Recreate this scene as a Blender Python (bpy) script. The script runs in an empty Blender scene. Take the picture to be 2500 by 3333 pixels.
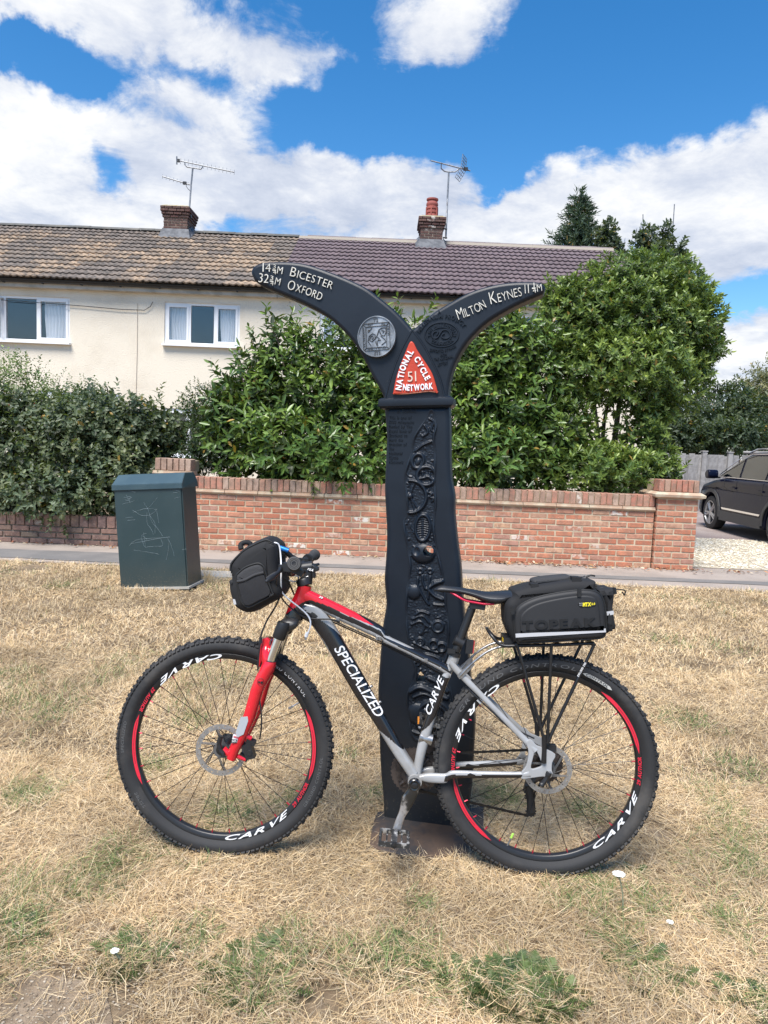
import bpy, bmesh, math, random
import numpy as np
from mathutils import Vector, Matrix, noise as mnoise
R = math.radians
random.seed(7); rng = np.random.default_rng(7)
SC = bpy.context.scene
COL = SC.collection

# ------------------------------------------------------------------ camera
CAMH, FPX, CX, CY = 1.433, 2311.7, 1250.0, 1666.5      # focal length in photo pixels
PITCH, ROLL = math.atan(146/1534), 0.041
FWD = Vector((0, math.cos(PITCH), -math.sin(PITCH)))
UP0 = Vector((0, math.sin(PITCH), math.cos(PITCH)))
XA = Vector((1, 0, 0))
RGT = XA*math.cos(ROLL) + UP0*math.sin(ROLL)
UPV = UP0*math.cos(ROLL) - XA*math.sin(ROLL)
CAM = Vector((0, 0, CAMH))
cd = bpy.data.cameras.new('camera'); cam = bpy.data.objects.new('camera', cd); COL.objects.link(cam)
cd.sensor_fit = 'VERTICAL'; cd.sensor_height = 24; cd.lens = 24*FPX/3333
cd.clip_end = 2000; cd.clip_start = 0.05
Mc = Matrix.Identity(4)
for i in range(3):
    Mc[i][0], Mc[i][1], Mc[i][2], Mc[i][3] = RGT[i], UPV[i], -FWD[i], CAM[i]
cam.matrix_world = Mc
SC.camera = cam

# ------------------------------------------------------------------ sun, exposure
SUN_EL, SUN_AZ = 60, 205        # azimuth: clockwise from +Y (behind the camera, to the left)
sd = bpy.data.lights.new('sun', 'SUN'); sun = bpy.data.objects.new('sun', sd); COL.objects.link(sun)
sd.energy = 2.8; sd.angle = R(30); sd.color = (1, .955, .89)
sdir = Vector((math.sin(R(SUN_AZ))*math.cos(R(SUN_EL)), math.cos(R(SUN_AZ))*math.cos(R(SUN_EL)), math.sin(R(SUN_EL))))
sun.rotation_euler = sdir.to_track_quat('Z', 'Y').to_euler()
SC.view_settings.view_transform = 'Standard'; SC.view_settings.look = 'None'
SC.view_settings.exposure = 1.32; SC.view_settings.gamma = 1
SC.view_settings.use_curve_mapping = False
SC.cycles.max_bounces = 6; SC.cycles.transparent_max_bounces = 6
SC.cycles.diffuse_bounces = 3; SC.cycles.glossy_bounces = 3; SC.cycles.transmission_bounces = 3
SC.cycles.use_denoising = True; SC.cycles.sample_clamp_indirect = 4

def ray(px, py):
    return RGT*((px-CX)/FPX) - UPV*((py-CY)/FPX) + FWD
def Dp(x, y): return (x*1.50693, y*1.50693)
def W(px, py, Y):                     # photo point on the vertical plane at distance Y
    d = ray(px, py); return CAM + d*(Y/d.y)
def WD(x, y, Y): return W(*Dp(x, y), Y)
def GD(x, y, z=0.0):                  # photo point on the ground
    d = ray(*Dp(x, y)); return CAM + d*((z-CAMH)/d.z)
CR = dict(c1=(780,800,1.5952), c2=(1180,1280,2.765), c3=(1180,2000,2.766), c4=(360,1980,2.183), c5=(1380,1820,2.0738),
          c6=(700,1720,3.0722), c7=(1380,1840,2.37), c8=(1160,2200,3.6065), c9=(1100,1000,4.1475), c10=(1300,950,3.318),
          c11=(620,1850,3.318), c12=(900,1740,7.541), d=(0,0,1/1.50693))
def cp(k, x, y):
    a = CR[k]; return (a[0]+x/a[2], a[1]+y/a[2])

# ------------------------------------------------------------------ world: sky with broken cloud
w = bpy.data.worlds.new('World'); SC.world = w; w.use_nodes = True
nt = w.node_tree; nt.nodes.clear()
class NT:
    def __init__(s, tree): s.t = tree
    def n(s, typ, **kw):
        nd = s.t.nodes.new(typ)
        for k, v in kw.items():
            if k.startswith('i_'):
                nd.inputs[k[2:].replace('_', ' ')].default_value = v
            else: setattr(nd, k, v)
        return nd
    def l(s, a, b): s.t.links.new(a, b)
    def math(s, op, a, b=None, clamp=False):
        nd = s.t.nodes.new('ShaderNodeMath'); nd.operation = op; nd.use_clamp = clamp
        for i, v in enumerate((a, b)):
            if v is None: continue
            if isinstance(v, (int, float)): nd.inputs[i].default_value = v
            else: s.l(v, nd.inputs[i])
        return nd.outputs[0]
    def vmath(s, op, a, b=None):
        nd = s.t.nodes.new('ShaderNodeVectorMath'); nd.operation = op
        for i, v in enumerate((a, b)):
            if v is None: continue
            if isinstance(v, (tuple, list, Vector)): nd.inputs[i].default_value = v
            else: s.l(v, nd.inputs[i])
        return nd.outputs['Value'] if op in ('LENGTH', 'DOT_PRODUCT', 'DISTANCE') else nd.outputs[0]
    def mix(s, f, a, b, blend='MIX'):
        nd = s.t.nodes.new('ShaderNodeMix'); nd.data_type = 'RGBA'; nd.blend_type = blend
        for sock, v in ((nd.inputs[0], f), (nd.inputs[6], a), (nd.inputs[7], b)):
            if isinstance(v, (int, float)): sock.default_value = v
            elif isinstance(v, (tuple, list)): sock.default_value = (*v[:3], 1)
            else: s.l(v, sock)
        return nd.outputs[2]
    def ramp(s, f, stops, interp='LINEAR'):
        nd = s.t.nodes.new('ShaderNodeValToRGB'); cr = nd.color_ramp; cr.interpolation = interp
        while len(cr.elements) < len(stops): cr.elements.new(.5)
        for e, (p, c) in zip(cr.elements, stops):
            e.position = p; e.color = (*c, 1) if len(c) == 3 else c
        s.l(f, nd.inputs[0]); return nd.outputs[0]
    def mrange(s, v, a, b, c, d, smooth=False):
        nd = s.t.nodes.new('ShaderNodeMapRange'); nd.interpolation_type = 'SMOOTHSTEP' if smooth else 'LINEAR'
        s.l(v, nd.inputs[0])
        for i, x in enumerate((a, b, c, d)): nd.inputs[i+1].default_value = x
        return nd.outputs[0]
    def noise(s, vec, scale, detail=2, rough=.5, lac=2.0, dist=0):
        nd = s.t.nodes.new('ShaderNodeTexNoise')
        nd.inputs['Scale'].default_value = scale; nd.inputs['Detail'].default_value = detail
        nd.inputs['Roughness'].default_value = rough; nd.inputs['Lacunarity'].default_value = lac
        nd.inputs['Distortion'].default_value = dist
        if vec is not None: s.l(vec, nd.inputs['Vector'])
        return nd.outputs[0]
g = NT(nt)
SKY_STR = 0.1
tc = g.n('ShaderNodeTexCoord').outputs['Generated']
sky = g.n('ShaderNodeTexSky', sky_type='NISHITA', sun_disc=False)
sky.sun_elevation = R(SUN_EL); sky.sun_rotation = R(SUN_AZ)
sky.altitude = 0; sky.air_density = 1.0; sky.dust_density = 0.4; sky.ozone_density = 1.6
hs = g.n('ShaderNodeHueSaturation', i_Saturation=1.40, i_Value=0.78); g.l(sky.outputs[0], hs.inputs['Color'])
sep = g.n('ShaderNodeSeparateXYZ'); g.l(tc, sep.inputs[0])
zc = g.math('MAXIMUM', sep.outputs[2], 0.0)
den = g.math('ADD', zc, 0.20)
comb = g.n('ShaderNodeCombineXYZ')
g.l(g.math('DIVIDE', sep.outputs[0], den), comb.inputs[0])
g.l(g.math('DIVIDE', sep.outputs[1], den), comb.inputs[1])
P = comb.outputs[0]
def fbm(vec):
    return g.math('ADD', g.math('MULTIPLY', g.noise(vec, 1.7, 9, .60, 2.1, .3), .75), g.math('MULTIPLY', g.noise(vec, 5.2, 8, .66, 2.1, .4), .65))
# clouds stand in the sky by direction: broad banks, noise breaks them up
def sdirv(x, y): return ray(*Dp(x, y)).normalized()
LOBES = [(40,60,190,85,.30),(270,75,230,75,.30),(500,110,170,75,.28),(640,170,150,55,.22),(340,200,120,44,.34),(500,240,150,42,.32),
         (60,400,170,170,.40),(20,270,110,80,.24),(330,375,210,130,.40),(560,420,240,110,.36),(800,400,210,100,.36),(940,430,130,90,.24),
         (960,60,170,110,.30),(1070,80,130,105,.30),(1400,430,260,110,.38),(1610,410,200,130,.40),(1160,480,170,90,.34),(1040,500,160,60,.24),
         (1640,700,130,75,.28),(1580,800,260,110,.30),(1490,520,220,90,.2),(200,480,300,60,.2),(700,520,300,60,.2),(1560,5,60,30,.16),
         (690,232,700,62,-.28),(120,150,210,40,-.28),(330,150,120,26,-.12),(150,240,90,40,-.22),(222,388,75,60,-.46),(490,490,90,34,-.34),(660,482,90,34,-.26),(1350,200,380,140,-.34),(1100,400,60,28,-.22),(780,290,320,28,-.12),
         (1000,300,300,90,-.16),(1590,625,75,30,-.34),(760,60,70,60,-.22),(130,130,80,26,-.12),(180,190,140,30,-.16),(1290,80,150,120,-.22)]
def cnoise(vec, scale, det):
    nd = nt.nodes.new('ShaderNodeTexNoise'); nd.inputs['Scale'].default_value = scale; nd.inputs['Detail'].default_value = det; nd.inputs['Roughness'].default_value = .6
    g.l(vec, nd.inputs['Vector']); return g.vmath('SUBTRACT', nd.outputs['Color'], (.5,.5,.5))
warp = g.vmath('ADD', g.vmath('MULTIPLY', cnoise(tc, 5.0, 4), (.16,.16,.11)), g.vmath('MULTIPLY', cnoise(tc, 17.0, 5), (.07,.07,.05)))
tw = g.vmath('ADD', tc, warp)
acc = None
for (x, y, rx, ry, a) in LOBES:
    c = sdirv(x, y); kx, kz = rx/1534*.9, ry/1534*.9
    dv = g.vmath('SUBTRACT', tw, tuple(c))
    dv = g.vmath('MULTIPLY', dv, (1/kx, .35/kx, 1/kz))
    m = g.mrange(g.vmath('LENGTH', dv), 0.1, 1.45, a, 0, True)
    acc = m if acc is None else g.math('ADD', acc, m)
nA = fbm(P)
field = g.math('ADD', nA, g.math('SUBTRACT', acc, .24))
cov = g.mrange(field, .52, .80, 0, 1, True)
lowsky = g.mrange(sep.outputs[2], .02, .17, 1, 0, True)
cov = g.math('MAXIMUM', cov, g.math('MULTIPLY', lowsky, .8))
sh = g.vmath('ADD', P, (-.05, -.16, 0))
relief = g.math('SUBTRACT', nA, fbm(sh))
thick = g.mrange(field, .62, 1.0, 0, 1, True)
big = g.noise(g.vmath('ADD', P, (3.7,1.2,0)), 1.9, 5, .55, 2, .4)
tone = g.math('ADD', g.math('MULTIPLY', relief, 1.3), g.math('MULTIPLY', g.math('SUBTRACT', big, .5), 1.5))
tone = g.math('ADD', tone, g.math('MULTIPLY', thick, .10))
ccol = g.ramp(g.math('ADD', tone, .47, True), [(.15, (2.35, 2.6, 3.15)), (.40, (2.9, 3.1, 3.55)), (.62, (3.65, 3.75, 3.95)), (.85, (4.3, 4.3, 4.3))])
out = g.mix(g.math('MULTIPLY', cov, .97), hs.outputs[0], ccol)
bg = g.n('ShaderNodeBackground', i_Strength=SKY_STR); g.l(out, bg.inputs['Color'])
wo = g.n('ShaderNodeOutputWorld'); g.l(bg.outputs[0], wo.inputs[0])

# ------------------------------------------------------------------ object helpers
WM = {}
def thing(name, label, cat, M=None, group=None, loc=None):
    o = bpy.data.objects.new(name, None); COL.objects.link(o); o.empty_display_size = .1
    M = M if M is not None else Matrix.Translation(Vector(loc if loc else (0, 0, 0)))
    o.matrix_basis = M; WM[o] = M.copy()
    tag(o, label, cat, group); return o
def tag(o, label, cat, group=None):
    o['label'] = label; o['category'] = cat
    if group: o['group'] = group
    return o
def link(name, me, parent=None, M=None):
    o = bpy.data.objects.new(name, me); COL.objects.link(o)
    if M is None: M = WM[parent] if parent is not None and parent in WM and parent.get('frame') else Matrix.Identity(4)
    o.matrix_basis = M
    if parent is not None:
        o.parent = parent; o.matrix_parent_inverse = WM[parent].inverted()
    WM[o] = M.copy()
    if parent is not None and parent.get('frame'): o['frame'] = 1
    return o
def mesh(name, V, F, mats=None, smooth=False, midx=None, cols=None):
    me = bpy.data.meshes.new(name)
    if isinstance(F, np.ndarray):
        V = np.asarray(V, dtype=np.float32); n, k = F.shape
        me.vertices.add(len(V)); me.vertices.foreach_set('co', V.ravel())
        me.loops.add(n*k); me.loops.foreach_set('vertex_index', F.astype(np.int32).ravel())
        me.polygons.add(n); me.polygons.foreach_set('loop_start', np.arange(0, n*k, k, dtype=np.int32))
        me.update(calc_edges=True)
    else:
        me.from_pydata([tuple(v) for v in V], [], [tuple(f) for f in F]); me.update()
    if mats is not None:
        for m in (mats if isinstance(mats, (list, tuple)) else [mats]): me.materials.append(m)
    if midx is not None: me.polygons.foreach_set('material_index', np.asarray(midx, dtype=np.int32))
    if smooth: me.polygons.foreach_set('use_smooth', np.ones(len(me.polygons), dtype=bool))
    if cols is not None:
        a = me.color_attributes.new('Col', 'FLOAT_COLOR', 'POINT')
        c = np.ones((len(V), 4), dtype=np.float32); c[:, :3] = cols; a.data.foreach_set('color', c.ravel())
    return me
def autosmooth(me, ang=40):
    bm = bmesh.new(); bm.from_mesh(me)
    for e in bm.edges:
        if len(e.link_faces) == 2: e.smooth = e.calc_face_angle(9) < R(ang)
    for f in bm.faces: f.smooth = True
    bm.to_mesh(me); bm.free(); return me
class MB:                                  # collects one part's geometry
    def __init__(s): s.v = []; s.f = []; s.m = []
    def add(s, V, F, mi=0):
        b = len(s.v); s.v += [tuple(v) for v in V]; s.f += [tuple(i+b for i in f) for f in F]; s.m += [mi]*len(F); return s
    def box(s, c, d, M=None, mi=0, taper=None):
        c = Vector(c); h = [x/2 for x in d]; V = []
        for z in (-1, 1):
            t = 1 if (taper is None or z < 0) else taper
            for x, y in ((-1, -1), (1, -1), (1, 1), (-1, 1)):
                p = Vector((x*h[0]*t, y*h[1]*t, z*h[2]))
                if M is not None: p = M @ p
                V.append(c+p)
        return s.add(V, [(3,2,1,0),(4,5,6,7),(0,1,5,4),(1,2,6,5),(2,3,7,6),(3,0,4,7)], mi)
    def tube(s, pts, r, n=8, mi=0, cap=True):
        V, F = tube(pts, r, n, cap); return s.add(V, F, mi)
    def lathe(s, prof, n=24, M=None, mi=0, closed=False, cap=True):
        V, F = lathe(prof, n, closed, cap)
        if M is not None: V = [M @ Vector(v) for v in V]
        return s.add(V, F, mi)
    def build(s, name, mats, parent=None, smooth=None, M=None):
        me = mesh(name, s.v, s.f, mats, midx=s.m)
        if smooth: autosmooth(me, smooth)
        return link(name, me, parent, M)
def tube(pts, r, n=8, cap=True):
    pts = [Vector(p) for p in pts]; m = len(pts)
    if not isinstance(r, (list, tuple, np.ndarray)): r = [r]*m
    V, F = [], []; nrm = None
    for i, p in enumerate(pts):
        t = (pts[min(i+1, m-1)]-pts[max(i-1, 0)])
        if t.length < 1e-9: t = Vector((0, 0, 1))
        t.normalize()
        if nrm is None:
            a = Vector((0, 0, 1)) if abs(t.z) < .9 else Vector((1, 0, 0)); nrm = t.cross(a).normalized()
        else:
            nrm = (nrm - t*nrm.dot(t))
            nrm = nrm.normalized() if nrm.length > 1e-6 else t.orthogonal().normalized()
        b = t.cross(nrm)
        for k in range(n):
            a = 2*math.pi*k/n; V.append(p+(nrm*math.cos(a)+b*math.sin(a))*r[i])
    for i in range(m-1):
        for k in range(n):
            k2 = (k+1) % n; F.append((i*n+k, i*n+k2, (i+1)*n+k2, (i+1)*n+k))
    if cap:
        F.append(tuple(range(n-1, -1, -1))); F.append(tuple((m-1)*n+k for k in range(n)))
    return V, F
def lathe(prof, n=24, closed=False, cap=True):      # profile (radius, height) about Z
    V, F = [], []; m = len(prof)
    for (r, z) in prof:
        for k in range(n):
            a = 2*math.pi*k/n; V.append((r*math.cos(a), r*math.sin(a), z))
    for i in range(m if closed else m-1):
        j = (i+1) % m
        for k in range(n):
            k2 = (k+1) % n; F.append((i*n+k, i*n+k2, j*n+k2, j*n+k))
    if cap and not closed:
        F.append(tuple(range(n-1, -1, -1))); F.append(tuple((m-1)*n+k for k in range(n)))
    return V, F
def cr(pts, n=8, closed=False):            # smooth curve through points
    P = np.array([list(p) for p in pts], dtype=float); m = len(P); out = []
    for i in range(m if closed else m-1):
        if closed: a, b, c, d = P[(i-1) % m], P[i], P[(i+1) % m], P[(i+2) % m]
        else: a, b, c, d = P[max(i-1, 0)], P[i], P[i+1], P[min(i+2, m-1)]
        for k in range(n):
            t = k/n
            out.append(.5*((2*b)+(-a+c)*t+(2*a-5*b+4*c-d)*t*t+(-a+3*b-3*c+d)*t**3))
    if not closed: out.append(P[-1])
    return np.array(out)
def curve_mesh(loops, extrude, bevel=0, res=2, offset=None):   # filled 2D outline (with holes) -> mesh data in XY, depth along Z
    cu = bpy.data.curves.new('t', 'CURVE'); cu.dimensions = '2D'; cu.fill_mode = 'BOTH'
    cu.extrude = extrude; cu.bevel_depth = bevel; cu.bevel_resolution = res
    cu.offset = -bevel if offset is None else offset
    for lp in loops:
        sp = cu.splines.new('POLY'); sp.points.add(len(lp)-1); sp.use_cyclic_u = True
        for q, p in zip(sp.points, lp): q.co = (p[0], p[1], 0, 1)
    o = bpy.data.objects.new('t', cu); COL.objects.link(o)
    me = bpy.data.meshes.new_from_object(o)
    V = [v.co.copy() for v in me.vertices]; F = [tuple(p.vertices) for p in me.polygons]
    bpy.data.objects.remove(o); bpy.data.curves.remove(cu); bpy.data.meshes.remove(me)
    return V, F
GL = {}
def glyph(ch, bold=0.0, shear=0.0, ext=0.03):
    k = (ch, bold, shear, ext)
    if k not in GL:
        cu = bpy.data.curves.new('t', 'FONT'); cu.body = ch; cu.size = 1; cu.extrude = ext; cu.offset = bold; cu.shear = shear; cu.resolution_u = 4
        o = bpy.data.objects.new('t', cu); COL.objects.link(o)
        me = bpy.data.meshes.new_from_object(o)
        V = np.array([v.co[:] for v in me.vertices], dtype=float).reshape(-1, 3); F = [tuple(p.vertices) for p in me.polygons]
        bpy.data.objects.remove(o); bpy.data.curves.remove(cu); bpy.data.meshes.remove(me)
        if len(V):
            x0 = V[:, 0].min(); V[:, 0] -= x0; wd = V[:, 0].max()
        else: wd = .25
        GL[k] = (V, F, wd)
    return GL[k]
CAPH = 0.70                                # cap height of the built-in face at size 1
def layout(chars, gap=.12, bold=0, shear=0, ext=.03):    # [(char, cap height)] -> placed flat glyphs, total length
    out, x = [], 0
    for ch, h in chars:
        if ch == ' ': x += h*.55; continue
        V, F, wd = glyph(ch, bold, 0.0, ext); s = h/CAPH
        if shear: V = V.copy(); V[:, 0] += shear*(V[:, 1]-.35)
        out.append((V, F, s, x, wd*s)); x += wd*s + gap*h
    return out, x
def text_flat(chars, width=None, **kw):
    out, tot = layout(chars, **kw); k = (width/tot) if width else 1
    Vs, Fs = [], []
    for V, F, s, x, wd in out:
        b = len(Vs)
        for v in V: Vs.append((x*k + v[0]*s*k, v[1]*s, v[2]))
        Fs += [tuple(i+b for i in f) for f in F]
    return np.array(Vs), Fs
def text_on_path(chars, path, **kw):       # path: Nx2 baseline; letters sit on it one by one
    out, tot = layout(chars, **kw); path = np.asarray(path, float)
    seg = np.linalg.norm(np.diff(path, axis=0), axis=1); cum = np.concatenate([[0], np.cumsum(seg)]); k = cum[-1]/tot
    Vs, Fs = [], []
    for V, F, s, x, wd in out:
        c = (x+wd/2)*k; p = np.array([np.interp(c, cum, path[:, 0]), np.interp(c, cum, path[:, 1])])
        e = 1e-3*cum[-1]; q = np.array([np.interp(c+e, cum, path[:, 0]), np.interp(c+e, cum, path[:, 1])]); q0 = np.array([np.interp(c-e, cum, path[:, 0]), np.interp(c-e, cum, path[:, 1])])
        t = (q-q0)/np.linalg.norm(q-q0); nn = np.array([-t[1], t[0]]); b = len(Vs)
        for v in V:
            a = (v[0]*s-wd/2)*k; pt = p + t*a + nn*v[1]*s; Vs.append((pt[0], pt[1], v[2]))
        Fs += [tuple(i+b for i in f) for f in F]
    return np.array(Vs), Fs
def inpoly(x, y, poly):
    x = np.asarray(x); y = np.asarray(y); r = np.zeros(x.shape, bool); n = len(poly); j = n-1
    for i in range(n):
        xi, yi = poly[i][0], poly[i][1]; xj, yj = poly[j][0], poly[j][1]
        c = ((yi > y) != (yj > y)) & (x < (xj-xi)*(y-yi)/((yj-yi) if yj != yi else 1e-12)+xi); r ^= c; j = i
    return r
# ------------------------------------------------------------------ materials
def PM(name, col, rough=.5, metal=0.0, col2=None, ns=6.0, nlo=.4, nhi=.65, bump=None, vary=0.0, attr=False, spec=.5, coat=0.0,
       speck=None, coords='Object', transl=0.0, hue=0.0, nd=4):
    m = bpy.data.materials.new(name); m.use_nodes = True; t = m.node_tree; t.nodes.clear(); q = NT(t)
    b = q.n('ShaderNodeBsdfPrincipled'); o = q.n('ShaderNodeOutputMaterial')
    b.inputs['Roughness'].default_value = rough; b.inputs['Metallic'].default_value = metal
    b.inputs['Specular IOR Level'].default_value = spec
    if coat: b.inputs['Coat Weight'].default_value = coat; b.inputs['Coat Roughness'].default_value = .08
    tcn = q.n('ShaderNodeTexCoord')
    vec = tcn.outputs['Object'] if coords == 'Object' else q.n('ShaderNodeNewGeometry').outputs['Position']
    c = None
    if attr:
        c = q.n('ShaderNodeVertexColor', layer_name='Col').outputs[0]
    if col2 is not None:
        f = q.mrange(q.noise(vec, ns, nd, .6), nlo, nhi, 0, 1, True)
        c = q.mix(f, c if c is not None else col, col2)
    if c is None:
        rgb = q.n('ShaderNodeRGB'); rgb.outputs[0].default_value = (*col, 1); c = rgb.outputs[0]
    if speck:                               # (colour, scale, threshold)
        f = q.mrange(q.noise(vec, speck[1], 3, .7), speck[2], speck[2]+.04, 0, 1)
        c = q.mix(f, c, speck[0])
    if vary or hue:
        rnd = q.n('ShaderNodeObjectInfo').outputs['Random']
        h = q.n('ShaderNodeHueSaturation'); q.l(c, h.inputs['Color'])
        q.l(q.mrange(rnd, 0, 1, 1-vary, 1+vary), h.inputs['Value'])
        if hue:
            wn = q.n('ShaderNodeTexWhiteNoise', noise_dimensions='1D'); q.l(rnd, wn.inputs['W'])
            q.l(q.mrange(wn.outputs['Value'], 0, 1, .5-hue, .5+hue), h.inputs['Hue'])
        c = h.outputs[0]
    q.l(c, b.inputs['Base Color'])
    if bump:
        bn = q.n('ShaderNodeBump', i_Strength=bump[1], i_Distance=bump[2] if len(bump) > 2 else .01)
        q.l(q.noise(vec, bump[0], 5, .6), bn.inputs['Height']); q.l(bn.outputs[0], b.inputs['Normal'])
    if transl:
        tr = q.n('ShaderNodeBsdfTranslucent'); q.l(c, tr.inputs['Color'])
        mx = q.n('ShaderNodeMixShader'); mx.inputs[0].default_value = transl
        q.l(b.outputs[0], mx.inputs[1]); q.l(tr.outputs[0], mx.inputs[2]); q.l(mx.outputs[0], o.inputs[0])
    else: q.l(b.outputs[0], o.inputs[0])
    return m
# ================================================================== the setting
def struct(o): o['kind'] = 'structure'; return o
def stuff(o): o['kind'] = 'stuff'; return o
m_soil = PM('soil', (.13,.09,.052), .95, col2=(.25,.185,.115), ns=3.0, nlo=.35, nhi=.65, bump=(60,.6,.01), speck=((.12,.09,.05), 40, .60))
m_asph = PM('footway_asphalt', (.27,.225,.19), .9, col2=(.34,.285,.24), ns=1.6, nlo=.35, nhi=.62, bump=(260,.5,.004), speck=((.40,.36,.32), 160, .60))
m_asph2 = PM('patched_asphalt', (.155,.145,.135), .9, col2=(.19,.175,.16), ns=2.5, bump=(260,.5,.004), speck=((.25,.24,.22), 180, .64))
m_drive = PM('drive_asphalt', (.24,.19,.175), .9, col2=(.30,.25,.23), ns=1.2, bump=(200,.4,.004), speck=((.12,.1,.09), 120, .6))
m_conc = PM('concrete', (.42,.40,.36), .9, col2=(.33,.31,.27), ns=5, bump=(150,.3,.004))
m_gravelbed = PM('gravel_bed', (.52,.46,.35), .95, col2=(.40,.34,.25), ns=9, bump=(90,.8,.01))
YW = 8.94                               # face of the garden wall
YP = 7.62                               # near edge of the footway
def sheet(name, pts, z, m, parent=None):
    return link(name, mesh(name, [(x, y, z) for x, y in pts], [tuple(range(len(pts)))], m), parent)
struct(sheet('ground', [(-400,-40),(400,-40),(400,900),(-400,900)], 0, m_soil))
struct(sheet('pavement', [(-60,YP),(60,YP),(60,9.1),(-60,9.1)], .006, m_asph))
def strip(name, a, b, n, z, m, jit=.03):
    V, F = [], []
    for i in range(n+1):
        t = i/n; p = a[0].lerp(a[1], t); q = b[0].lerp(b[1], t)
        V += [(p.x, p.y+random.uniform(-jit, jit), z), (q.x, q.y+random.uniform(-jit, jit), z)]
        if i: F.append((2*i-2, 2*i-1, 2*i+1, 2*i))
    return link(name, mesh(name, V, F, m))
struct(strip('pavement_patch', (Vector((-2.6,8.02,0)), Vector((40,8.02,0))), (Vector((-2.6,8.24,0)), Vector((40,8.24,0))), 160, .011, m_asph2, .012))
struct(strip('pavement_trench', (Vector((-9.5,8.05,0)), Vector((-2.3,7.72,0))), (Vector((-9.5,8.25,0)), Vector((-2.3,8.42,0))), 40, .0112, m_asph2, .02))
struct(sheet('driveway', [(4.0,9.1),(30,9.1),(30,40),(4.0,40)], .005, m_drive))
struct(sheet('gravel_strip', [(3.96,9.12),(16,9.12),(16,12.2),(10,12.4),(8,12.3),(6.6,12.5),(3.96,12.6)], .010, m_gravelbed))
q_ = [(-30,2100),(60,2096),(130,2112),(190,2125),(225,2150),(238,2185),(232,2230),(120,2260),(-30,2260)]
m_bare = PM('bare_pale_earth', (.27,.205,.14), .95, col2=(.19,.14,.09), ns=14, bump=(120,.8,.008), speck=((.50,.43,.33), 90, .66))
be = [(p.x, p.y) for p in (GD(*k) for k in cr(q_, 14, True).tolist())][::-1]
struct(sheet('bare_earth', [(x*(1+k_), y*(1+k_)) for x, y in be for k_ in (random.uniform(-.003,.003),)], .004, m_bare))
# pale stones of the drive
def pebbles(name, n, sampler, size, m, cols):
    base = np.array([(1,0,0),(0,1,0),(-1,0,0),(0,-1,0),(0,0,.7),(0,0,-.4)], float); tri = np.array([(0,1,4),(1,2,4),(2,3,4),(3,0,4)])
    V = np.zeros((n,6,3)); F = np.zeros((n,4,3), int); C = np.zeros((n,6,3))
    P = sampler(n)
    a = rng.uniform(0, 6.28, n); s = rng.uniform(*size, n); el = rng.uniform(.6, 1.2, n)
    ca, sa = np.cos(a), np.sin(a)
    for k in range(6):
        b = base[k]*rng.uniform(.75, 1.25, (n,1)); x = b[:,0]*el
        V[:,k,0] = P[:,0]+(x*ca-b[:,1]*sa)*s; V[:,k,1] = P[:,1]+(x*sa+b[:,1]*ca)*s; V[:,k,2] = P[:,2]+b[:,2]*s*.8
    F = tri[None]+(np.arange(n)*6)[:,None,None]
    c = np.array(cols)[rng.integers(0, len(cols), n)]*rng.uniform(.75, 1.15, (n,1)); C[:] = c[:,None]
    return mesh(name, V.reshape(-1,3), F.reshape(-1,3), m, cols=C.reshape(-1,3))
m_vc = PM('tinted_matt', (1,1,1), .85, attr=True)
def samp(n):
    y = 9.14+rng.uniform(0, 1, n)**1.0*3.3; x = rng.uniform(3.98, 8.6, n); return np.stack([x, y, np.full(n, .016)], 1)
def samp2(n):
    x0, x1 = min(p[0] for p in be), max(p[0] for p in be); y0, y1 = min(p[1] for p in be), max(p[1] for p in be)
    return np.stack([rng.uniform(x0, x1+.06, n), rng.uniform(y0, y1+.06, n), np.full(n, .006)], 1)
stuff(tag(link('grit', pebbles('grit', 900, samp2, (.0015,.005), m_vc, [(.30,.24,.17),(.42,.36,.28),(.20,.15,.10),(.36,.29,.20)])), 'fine grit scattered on the bare earth in the lower left corner', 'grit'))
stuff(tag(link('gravel', pebbles('gravel', 9000, samp, (.010,.026), m_vc, [(.62,.56,.44),(.70,.66,.56),(.52,.44,.31),(.45,.38,.28),(.66,.58,.42)])), 'pale cream gravel stones spread at the driveway entrance', 'gravel'))
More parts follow.
